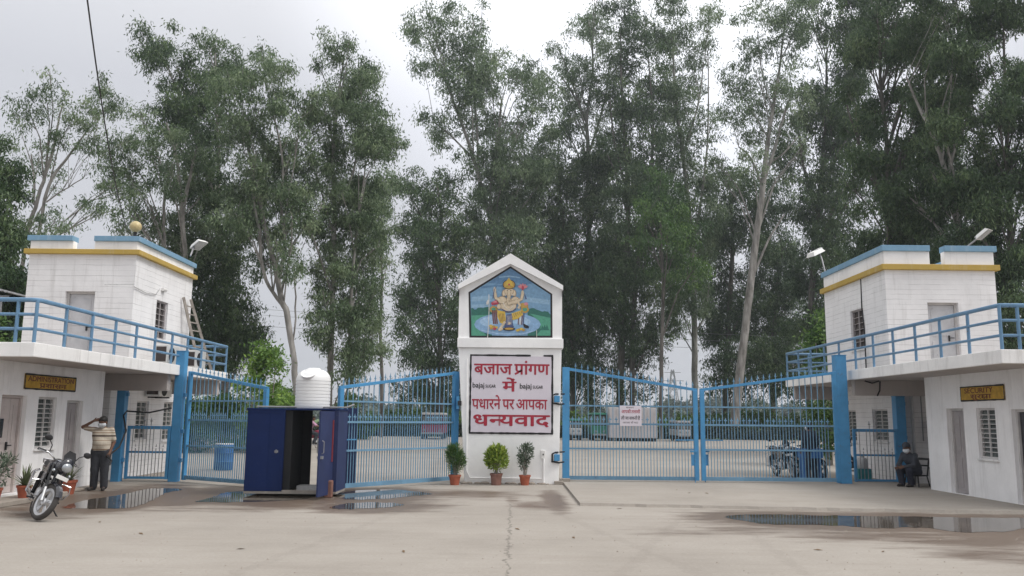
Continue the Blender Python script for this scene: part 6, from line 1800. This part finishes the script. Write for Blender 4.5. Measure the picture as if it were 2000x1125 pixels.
tree('slender gum tree between the overhead cable and the tall left pair', 50, [[(362, 560, 12), (360, 470, 11), (352, 380, 9), (345, 310, 7), (325, 240, 4)], [(325, 520, 7), (322, 440, 7), (328, 370, 6), (345, 320, 4)], [(356, 400, 7), (375, 340, 6), (388, 290, 4)]],
     [(300, 238, 28, 16), (250, 300, 44, 32), (240, 330, 30, 28), (300, 290, 34, 40), (330, 260, 36, 30), (270, 365, 48, 38), (310, 330, 36, 36), (330, 430, 54, 42), (290, 440, 40, 30), (360, 380, 28, 48), (262, 405, 28, 18), (370, 300, 36, 40), (240, 440, 22, 10, .7), (350, 480, 50, 30), (385, 440, 30, 40)], dens=1.0, leaf=.28, seed=13)
tree('broad tall gum tree with a dark skirt right behind the left upper room', 55, [[(441, 700, 15), (440, 560, 14), (432, 470, 12), (424, 420, 11), (398, 310, 9), (372, 220, 7), (345, 130, 4)], [(424, 430, 9), (430, 330, 8), (428, 220, 6), (425, 110, 3)], [(398, 320, 6), (370, 240, 4), (325, 110, 2)]],
     [(308, 98, 34, 28), (300, 78, 18, 14), (330, 135, 40, 34), (345, 190, 36, 38), (348, 245, 40, 38), (400, 78, 44, 24), (430, 115, 58, 40), (400, 175, 50, 42), (430, 240, 52, 48), (385, 215, 40, 40), (400, 305, 50, 44), (430, 370, 56, 52), (385, 365, 40, 36, .8), (400, 450, 56, 54), (440, 520, 62, 55, 1.3), (420, 590, 54, 50, 1.4), (440, 655, 72, 42, 1.5), (390, 690, 44, 38, 1.4), (480, 600, 40, 50, 1.2), (470, 460, 36, 50), (455, 700, 60, 30, 1.4), (490, 660, 24, 40), (400, 520, 40, 50, 1.3), (370, 640, 30, 50, 1.2)], dens=1.45, leaf=.32, lm='gumdark', seed=14)
tree('leaning forked gum tree with a pale bare stem left of the water tank', 48, [[(578, 812, 15), (577, 740, 14), (571, 680, 13), (560, 610, 14), (552, 590, 13), (540, 530, 13), (522, 460, 11), (508, 400, 10), (495, 340, 8), (480, 260, 5)], [(556, 602, 9), (528, 560, 8), (515, 515, 7), (510, 450, 7), (498, 380, 6), (505, 300, 4)], [(545, 545, 9), (556, 480, 8), (548, 400, 6), (550, 300, 5), (525, 200, 3)], [(572, 680, 4), (575, 600, 4), (570, 520, 3)]],
     [(495, 85, 28, 20), (500, 128, 44, 34), (552, 150, 34, 28), (540, 188, 48, 38), (588, 222, 34, 42), (510, 238, 50, 44), (568, 285, 54, 44), (500, 318, 50, 48), (590, 338, 38, 38), (545, 388, 50, 44), (600, 398, 28, 28), (500, 425, 40, 46), (560, 455, 34, 40), (525, 360, 58, 38), (472, 198, 40, 38), (470, 288, 38, 48), (575, 515, 26, 44, .8), (470, 425, 36, 50), (450, 150, 40, 34), (520, 285, 50, 40), (470, 360, 40, 46), (600, 440, 22, 22, .7), (500, 490, 36, 40, .8), (450, 380, 40, 50)], dens=1.1, leaf=.29, seed=15)
tree('tall narrow gum tree directly behind the water tank', 52, [[(640, 850, 15), (645, 720, 14), (650, 580, 13), (653, 430, 11), (650, 310, 8), (660, 200, 6), (672, 110, 3)], [(680, 760, 9), (684, 660, 9), (688, 560, 7), (700, 430, 5), (715, 320, 3)], [(651, 430, 6), (690, 330, 5), (705, 220, 4), (700, 120, 2)]],
     [(660, 108, 32, 26), (706, 118, 30, 30), (690, 150, 42, 32), (648, 160, 34, 34), (700, 192, 42, 36), (648, 230, 42, 42), (720, 248, 48, 38), (665, 298, 50, 44), (742, 272, 38, 36), (650, 365, 38, 44), (712, 358, 44, 38), (760, 250, 24, 34), (640, 438, 48, 42), (700, 440, 50, 48), (650, 508, 50, 48), (708, 500, 40, 38), (628, 570, 28, 38), (700, 560, 44, 40), (690, 620, 40, 38), (640, 640, 34, 40), (700, 690, 44, 36), (722, 650, 22, 40), (725, 300, 30, 40), (690, 400, 50, 40), (668, 600, 30, 30), (735, 590, 18, 30, .7), (690, 735, 26, 20, .6)], dens=1.75, leaf=.30, seed=16)
tree('thin bare stemmed tree standing alone right of the water tank', 50, [[(745, 850, 9), (746, 740, 8), (743, 640, 7), (746, 560, 6), (743, 480, 5), (740, 420, 3)]],
     [(732, 408, 34, 46), (752, 345, 26, 34), (728, 470, 28, 36), (755, 430, 22, 30), (738, 375, 34, 30), (750, 500, 16, 22, .7)], dens=1.25, leaf=.27, bk='barkgrey', seed=17)
tree('leafy gum tree reaching the ground just left of the pillar', 58, [[(860, 870, 13), (860, 740, 12), (858, 620, 10), (856, 520, 9), (862, 430, 7), (852, 350, 4)], [(860, 540, 6), (830, 440, 4), (800, 380, 2)]],
     [(828, 350, 48, 22), (872, 330, 30, 20), (798, 385, 34, 24), (862, 390, 58, 34), (818, 430, 50, 40), (872, 450, 58, 44), (808, 500, 34, 38), (866, 520, 50, 48), (798, 572, 34, 34), (850, 590, 56, 44), (808, 640, 38, 34), (860, 660, 50, 48), (820, 702, 38, 28), (860, 730, 48, 38), (800, 762, 28, 28), (868, 790, 38, 28), (895, 600, 26, 60), (890, 700, 24, 60), (830, 770, 30, 30), (895, 480, 26, 50), (830, 545, 40, 40), (840, 470, 40, 40)], dens=1.25, leaf=.32, lm='gumdark', bk='barkgrey', seed=18)
tree('high leaning gum tree above the pillar with a bare swept trunk', 60, [[(990, 860, 15), (985, 700, 14), (972, 560, 13), (960, 440, 12), (945, 385, 11), (925, 310, 9), (905, 250, 7), (870, 160, 5), (838, 80, 3)], [(960, 440, 8), (958, 370, 7), (970, 280, 6), (980, 190, 4)], [(925, 310, 5), (880, 265, 4), (848, 240, 3)], [(935, 345, 6), (930, 230, 5), (920, 120, 3), (925, 40, 2)]],
     [(806, 48, 24, 26), (838, 72, 48, 36), (882, 28, 24, 26), (926, 28, 24, 22), (872, 105, 50, 42), (912, 98, 48, 46), (942, 130, 36, 46), (900, 165, 54, 44), (960, 178, 48, 42), (1010, 128, 44, 26), (920, 218, 58, 46), (985, 240, 60, 48), (1042, 138, 34, 28), (846, 240, 38, 22), (858, 262, 26, 20, .7), (1000, 308, 70, 58), (940, 325, 48, 46), (960, 415, 60, 48), (1012, 400, 60, 54), (960, 480, 50, 56), (1062, 168, 34, 28), (1050, 220, 44, 44), (930, 460, 56, 44), (1030, 350, 50, 50), (1010, 480, 60, 50), (1060, 300, 40, 50), (980, 370, 60, 50)], dens=1.2, leaf=.33, seed=19)
tree('bushy gum tree filling the gap behind the right shoulder of the pillar', 64, [[(1120, 860, 14), (1120, 740, 13), (1118, 620, 12), (1110, 500, 10), (1095, 400, 7), (1090, 300, 4)], [(1118, 640, 8), (1140, 520, 7), (1150, 430, 5)]],
     [(1060, 420, 56, 54), (1110, 400, 60, 54), (1060, 500, 58, 54), (1120, 480, 60, 56), (1080, 560, 50, 54), (1130, 570, 56, 56), (1100, 640, 46, 54), (1150, 640, 40, 50), (1115, 710, 44, 40), (1165, 700, 30, 40), (1085, 340, 50, 40), (1130, 330, 50, 50), (1040, 560, 40, 50), (1090, 620, 40, 60), (1160, 540, 40, 50), (1110, 750, 30, 30, .8), (1150, 760, 22, 30, .7)], dens=1.9, leaf=.34, lm='gumdark', bk='barkgrey', seed=20)
tree('tall gum tree with a straight pale stem over the first right gate leaf', 66, [[(1152, 860, 15), (1152, 700, 14), (1152, 560, 13), (1150, 420, 11), (1149, 300, 9), (1146, 230, 8), (1158, 130, 5), (1150, 40, 3)], [(1146, 240, 6), (1125, 195, 5), (1095, 150, 3)], [(1150, 300, 6), (1180, 200, 5), (1190, 120, 3)]],
     [(1142, 24, 34, 28), (1162, 78, 38, 38), (1110, 110, 28, 28), (1086, 118, 26, 18), (1140, 150, 48, 38), (1192, 130, 38, 46), (1118, 208, 42, 38), (1095, 270, 46, 40), (1182, 218, 48, 42), (1160, 310, 48, 44), (1195, 300, 40, 48), (1128, 160, 36, 36), (1170, 30, 30, 30), (1190, 380, 50, 50), (1150, 390, 50, 50)], dens=1.2, leaf=.33, seed=21)
tree('tall gum tree with twin stems behind the notice board', 62, [[(1208, 865, 17), (1212, 740, 16), (1216, 640, 15), (1224, 500, 13), (1226, 350, 11), (1216, 210, 7), (1212, 70, 3)], [(1236, 865, 13), (1234, 700, 12), (1240, 560, 10), (1262, 400, 8), (1275, 260, 5), (1265, 120, 3)], [(1225, 380, 6), (1200, 280, 4), (1190, 200, 3)]],
     [(1212, 18, 38, 28), (1250, 58, 40, 38), (1228, 110, 44, 38), (1222, 180, 48, 42), (1272, 168, 38, 38), (1252, 240, 48, 46), (1220, 300, 58, 48), (1272, 330, 50, 56), (1232, 380, 58, 48), (1275, 400, 66, 56), (1230, 462, 60, 56), (1290, 480, 58, 58), (1220, 545, 58, 58), (1280, 562, 58, 48), (1240, 630, 48, 46), (1290, 640, 38, 38), (1222, 700, 36, 36), (1200, 620, 36, 50), (1262, 690, 36, 26, .8), (1195, 480, 40, 60), (1185, 560, 40, 60), (1255, 745, 18, 28, .7), (1200, 750, 22, 26, .7), (1300, 420, 40, 50)], dens=1.75, leaf=.33, lm='gumdark', bk='barkgrey', seed=22)
tree('gum tree with a straight grey stem where the two right gate leaves meet', 64, [[(1357, 870, 14), (1357, 750, 14), (1356, 640, 13), (1352, 500, 11), (1340, 350, 9), (1322, 210, 6), (1312, 70, 3)], [(1356, 650, 6), (1375, 620, 4), (1385, 560, 3)], [(1350, 480, 7), (1372, 380, 6), (1385, 250, 4), (1385, 100, 2)], [(1335, 300, 6), (1365, 200, 4), (1375, 120, 2)]],
     [(1310, 16, 44, 30), (1330, 60, 40, 42), (1385, 32, 28, 38), (1392, 72, 28, 26), (1362, 110, 28, 34), (1310, 130, 40, 38), (1340, 190, 40, 38), (1300, 250, 48, 46), (1352, 260, 38, 38), (1330, 320, 50, 48), (1372, 340, 38, 38), (1340, 420, 50, 48), (1382, 420, 38, 48), (1342, 500, 60, 48), (1320, 560, 38, 38), (1370, 550, 38, 46), (1300, 70, 30, 40), (1345, 590, 30, 36), (1310, 190, 36, 38), (1370, 470, 40, 40), (1312, 620, 26, 36, .7), (1370, 140, 20, 30, .6)], dens=1.35, leaf=.33, seed=23)
tree('yellow green leafed tree in front of the right row', 52, [[(1290, 870, 9), (1292, 700, 9), (1295, 560, 7), (1290, 450, 5), (1288, 370, 3)]],
     [(1285, 345, 26, 20), (1290, 385, 50, 36), (1262, 420, 34, 34), (1318, 425, 34, 34), (1290, 470, 48, 36), (1345, 460, 26, 36), (1255, 470, 26, 32), (1320, 520, 34, 40), (1345, 530, 22, 40)], dens=1.0, leaf=.28, lm='leafmid', bk='barkgrey', seed=24, name='leafy_tree')
tree('white stemmed gum tree slanting up over the second right gate leaf', 54, [[(1432, 850, 22), (1444, 740, 20), (1456, 640, 18), (1470, 520, 17), (1480, 440, 15), (1492, 350, 13), (1500, 270, 10), (1508, 220, 9), (1520, 150, 6), (1535, 30, 3)], [(1492, 350, 9), (1512, 290, 7), (1525, 240, 6), (1545, 180, 4)], [(1500, 320, 5), (1530, 300, 4), (1555, 270, 3)], [(1488, 360, 6), (1465, 310, 5), (1440, 290, 3)], [(1508, 210, 4), (1490, 150, 3), (1480, 60, 2)], [(1470, 540, 7), (1500, 470, 5), (1530, 420, 3)]],
     [(1490, 28, 44, 38), (1542, 30, 48, 38), (1470, 98, 44, 38), (1532, 100, 48, 46), (1440, 150, 38, 28), (1490, 170, 48, 42), (1552, 180, 48, 46), (1430, 230, 36, 34), (1478, 245, 38, 40), (1420, 300, 38, 36), (1455, 325, 36, 34), (1550, 250, 40, 40, .8), (1540, 330, 30, 40, .7)], dens=1.0, leaf=.29, seed=25)
tree('dark gum tree behind the white stemmed one on the right', 68, [[(1415, 870, 14), (1418, 740, 13), (1425, 600, 12), (1430, 480, 9), (1425, 380, 5)], [(1510, 860, 13), (1512, 720, 12), (1518, 600, 10), (1530, 480, 7)]],
     [(1420, 380, 58, 44), (1500, 400, 58, 50), (1430, 450, 50, 42), (1520, 470, 58, 50), (1420, 530, 50, 48), (1502, 550, 58, 58), (1438, 620, 48, 58), (1400, 640, 38, 38), (1425, 700, 40, 40), (1500, 640, 50, 56), (1530, 700, 44, 50), (1470, 700, 40, 50), (1410, 460, 40, 40), (1500, 730, 40, 36), (1540, 610, 40, 60), (1460, 590, 40, 40), (1550, 540, 40, 60), (1395, 745, 22, 24, .6), (1450, 765, 24, 24, .6), (1560, 690, 40, 50)], dens=1.85, leaf=.35, lm='gumdark', bk='barkgrey', seed=26)
# the dense right-hand mass: three big trees whose crowns are scattered by rule
def crown_fill(x0, x1, y0, y1, step, seed, holes=()):
    r = random.Random(seed); out = []
    y = y0
    while y < y1:
        x = x0 + r.uniform(0, step)
        while x < x1:
            cx, cy = x + r.uniform(-.3, .3) * step, y + r.uniform(-.3, .3) * step
            if not any(((cx - a) / c) ** 2 + ((cy - b_) / d) ** 2 < 1 for a, b_, c, d in holes):
                out.append((cx, cy, step * r.uniform(.55, .8), step * r.uniform(.5, .75), r.uniform(.75, 1.25)))
            x += step
        y += step * .85
    return out
tree('big dark gum tree behind the right floodlight on the corner of the upper room', 57, [[(1585, 860, 17), (1580, 700, 15), (1588, 540, 13), (1600, 400, 11), (1612, 250, 8), (1615, 100, 4)], [(1598, 420, 8), (1570, 320, 6), (1560, 220, 4)], [(1605, 330, 6), (1650, 240, 5), (1670, 130, 3)]],
     crown_fill(1555, 1690, 20, 680, 52, 3, [(1600, 45, 40, 22), (1640, 310, 22, 30), (1720, 170, 40, 20), (1600, 120, 18, 18)]) + [(1590, 20, 40, 24, .7), (1570, 745, 40, 34, .9), (1610, 740, 30, 40)], dens=1.8, leaf=.33, lm='gumdark', bk='barkgrey', seed=27, droop=.9)
tree('huge dark gum tree reaching the top of the view above the right upper room', 47, [[(1760, 860, 20), (1748, 660, 18), (1740, 480, 15), (1735, 330, 12), (1722, 180, 8), (1715, 50, 4)], [(1738, 400, 9), (1690, 300, 7), (1660, 200, 4)]],
     crown_fill(1660, 1830, -30, 640, 54, 4, [(1722, 150, 34, 22), (1710, 275, 34, 16), (1735, 165, 20, 40), (1700, 370, 40, 26), (1760, 235, 20, 16)]), dens=1.75, leaf=.30, lm='gumdark', bk='barkgrey', seed=28, droop=.9)
tree('dark gum tree with a slanting pale trunk above the right parapet notch', 42, [[(1900, 800, 18), (1890, 640, 17), (1880, 500, 15), (1868, 430, 13), (1852, 350, 11), (1830, 285, 9), (1800, 220, 7), (1770, 150, 4)], [(1850, 350, 7), (1870, 250, 5), (1880, 120, 3)]],
     crown_fill(1780, 1920, -30, 640, 54, 5, [(1850, 30, 20, 14), (1900, 245, 20, 16)]), dens=1.8, leaf=.27, lm='gumdark', bk='barkpale', seed=29, droop=.9)
tree('dark gum tree cut by the right edge of the view', 40, [[(1985, 800, 18), (1978, 600, 16), (1970, 400, 12), (1965, 220, 8), (1960, 60, 4)]],
     crown_fill(1890, 2040, -30, 660, 54, 6, [(1968, 62, 26, 24), (1985, 120, 20, 14), (1932, 240, 16, 16)]), dens=1.8, leaf=.26, lm='gumdark', bk='barkgrey', seed=30, droop=.9)

def bush(label, Y, px0, px1, ptop, lm, dens, seed, leaf=.2, name='bush', group=None, pbot=None, trunk=True):
    R = np.random.RandomState(seed); t = thing(name, label, 'bush' if name != 'leafy_tree' else 'tree', ((atY((px0 + px1) / 2, 800, Y)).x, Y, 0), group=group)
    a, c = atY(px0, 800, Y).x, atY(px1, 800, Y).x
    h = atY((px0 + px1) / 2, ptop, Y).z
    PP, DD, TT = [], [], []
    n = max(14, int((c - a) * h / 1.3)); b = MB()
    for i in range(n):
        x = R.uniform(a, c); hh = h * (.75 + .25 * math.sqrt(max(0, 1 - ((x - (a + c) / 2) / ((c - a) / 2)) ** 2)))
        z = R.uniform(.15, .88) * hh
        P, D, T, cc = clump_leaves(R, (x, Y + R.uniform(-.6, .6), z), ((c - a) * .12 + .35, .7, h * .14 + .12), int(260 * dens), leaf, -.1)
        PP.append(P); DD.append(D); TT.append(T)
        if i < 10: b.tube([(x * .6 + (a + c) * .2, Y, 0), (x, Y, z)], [.05, .015], 5, cap=False)
    b.build('stem', 'wood', t)
    P = np.concatenate(PP); keep = P[:, 2] > .02; P = P[keep]; D = np.concatenate(DD)[keep]; T = np.concatenate(TT)[keep]; n = len(P)
    v, tn = leafmesh(P, D, leaf * .42 * R.uniform(.7, 1.3, n), leaf * R.uniform(.7, 1.25, n), T, R.normal(size=(n, 3)))
    leafobj('foliage', v, tn, lm, t, (t.location.x, Y, 0))
    return t
bush('tall bright green bush behind the left gate leaf', 40, 478, 548, 648, 'leafbright', 1.6, 41, .22, name='leafy_tree')
bush('rounded green bush left of the leaning gum tree', 43, 520, 580, 742, 'leafbright', 1.3, 42)
bush('low dark green bush behind the left gate leaf', 42, 385, 480, 765, 'leafmid', 1.3, 43)
bush('small dark shrub behind the left gate leaf at the terrace end', 39, 340, 400, 775, 'leafmid', 1.2, 44)
bush('dark green bush behind the half open leaf next to the cabin', 64, 660, 722, 765, 'leafmid', 1.3, 45, .28)
bush('mid green bush behind the middle of the half open leaf', 81, 715, 785, 800, 'leafmid', 1.3, 46, .28)
bush('yellow green bush left of the red minibus', 81, 778, 824, 800, 'leafbright', 1.3, 47, .28)
bush('yellow green bush right of the red minibus', 81, 866, 902, 806, 'leafbright', 1.3, 48, .28)
bush('light green bush between the pillar and the grey container', 83, 1100, 1150, 800, 'leafbright', 1.2, 49, .28)
bush('pale green bush behind the green minibus', 84, 1148, 1196, 806, 'leafbright', 1.2, 50, .28)
bush('bright green bush right of the grey container', 83, 1283, 1362, 800, 'leafbright', 1.3, 51, .28)
bush('dark hedge bush behind the meeting stiles of the right gate', 83, 1360, 1440, 804, 'leafmid', 1.3, 52, .28)
bush('dark hedge bush under the white stemmed gum tree', 83, 1432, 1520, 800, 'leafmid', 1.4, 53, .28)
bush('dark hedge bush before the right gatehouse passage', 81, 1510, 1660, 798, 'leafmid', 1.4, 54, .28)
bush('feathery green shrub tree against the corner of the right upper room', 34, 1594, 1650, 600, 'leafmid', 1.5, 55, .2, name='leafy_tree')
bush('green bush beside the left shed behind the railing', 29, -30, 50, 600, 'leafmid', 1.5, 56, .18)
# clipped hedge that closes the yard
R = np.random.RandomState(77); PP = []
x = np.concatenate([R.uniform(-58, 58, 52000)]); y = R.uniform(74.5, 76.5, len(x)); z = R.uniform(0.02, 1.05, len(x)) + .22 * np.sin(x * .8) * R.uniform(0, 1, len(x))
P = np.stack([x, y, np.maximum(z, .02)], 1); D = R.normal(size=P.shape); D[:, 2] += .4
v, tn = leafmesh(P, D, R.uniform(.08, .16, len(P)), R.uniform(.2, .36, len(P)), np.clip(R.normal(.35, .2, len(P)), 0, 1), R.normal(size=P.shape))
hg = leafobj('hedge', v, tn, 'hedgeshade', None, (0, 75.5, 0)); tag(hg, 'long dark hedge closing the far side of the concrete yard', 'hedge')
# far wood along the horizon
R = np.random.RandomState(78); PP, TT = [], []
for i in range(240):
    X = R.uniform(-150, 150); Yd = R.uniform(190, 260); h = R.uniform(3.0, 7.5) * (1.3 if R.rand() > .85 else 1)
    for k in range(5):
        P, D, T, cc = clump_leaves(R, (X + R.normal() * 2, Yd + R.normal(), h * R.uniform(.2, .85)), (2.4, 2, h * .2), 70, .8, .2)
        PP.append(P); TT.append(T)
P = np.concatenate(PP); T = np.concatenate(TT); P[:, 2] = np.abs(P[:, 2]); D = R.normal(size=P.shape)
v, tn = leafmesh(P, D, R.uniform(.5, .8, len(P)), R.uniform(.8, 1.4, len(P)), T, R.normal(size=P.shape))
tag(leafobj('far_wood', v, tn, 'leaffar', None, (0, 220, 0)), 'grey green line of far trees along the horizon', 'wood', kind='stuff')
# lattice pylon and power lines far away
t = thing('pylon', 'grey lattice power pylon on the horizon behind the right gate', 'pylon', (atY(1315, 800, 230).x, 230, 0))
b = MB(); cx_ = atY(1315, 800, 230).x; H = atY(1315, 722, 230).z
for s in (-1, 1):
    for q in (-1, 1): b.bar((cx_ + s * 2.0, 230 + q * 2.0, 0), (cx_ + s * .3, 230 + q * .3, H), .16)
for i in range(7):
    z0, z1 = H * i / 7, H * (i + 1) / 7; w0, w1 = 2.0 - 1.7 * i / 7, 2.0 - 1.7 * (i + 1) / 7
    for q in (-1, 1): b.bar((cx_ - w0, 230 + q * w0, z0), (cx_ + w1, 230 + q * w1, z1), .10); b.bar((cx_ + w0, 230 + q * w0, z0), (cx_ - w1, 230 + q * w1, z1), .10)
b.build('tower', 'steel', t)
for f, w in ((.95, 2.2), (.80, 3.0), (.65, 2.4)):
    b = MB(); b.bar((cx_ - w, 230, H * f), (cx_ + w, 230, H * f), .14); b.build('crossarm', 'steel', t)
for k, (ya, yb) in enumerate(((603, 652), (612, 668), (640, 676))):
    b = MB(); p, q = atY(-300, ya - 60, 95), atY(2300, yb + 30, 95)
    pts = []
    for i in range(25):
        s = i / 24; c = p.lerp(q, s); c.z -= 4 * 1.2 * s * (1 - s); pts.append(c)
    b.tube(pts, .022, 5)
    tag(b.build('power_line', 'steel', smooth=True), ['uppermost thin power line crossing the sky behind the trees', 'middle thin power line crossing the sky behind the trees', 'lowest thin power line crossing the sky behind the trees'][k], 'power line', 'power lines behind the trees')

# ------------------------------------------------------------------ thin monsoon haze
hz = MB(); hz.box(-415, 415, -38, 755, -1.2, 46)
ho = hz.build('haze', 'black')
hm = bpy.data.materials.new('haze'); hm.use_nodes = True
hn = hm.node_tree.nodes; hl = hm.node_tree.links
hn.remove(hn['Principled BSDF'])
pv = hn.new('ShaderNodeVolumePrincipled')
pv.inputs['Color'].default_value = (0.88, 0.94, 1.0, 1)
pv.inputs['Density'].default_value = 0.0006
pv.inputs['Anisotropy'].default_value = 0.3
hl.new(pv.outputs[0], hn['Material Output'].inputs['Volume'])
ho.data.materials.clear(); ho.data.materials.append(hm)
tag(ho, kind='stuff', label='thin pale haze over the yard')
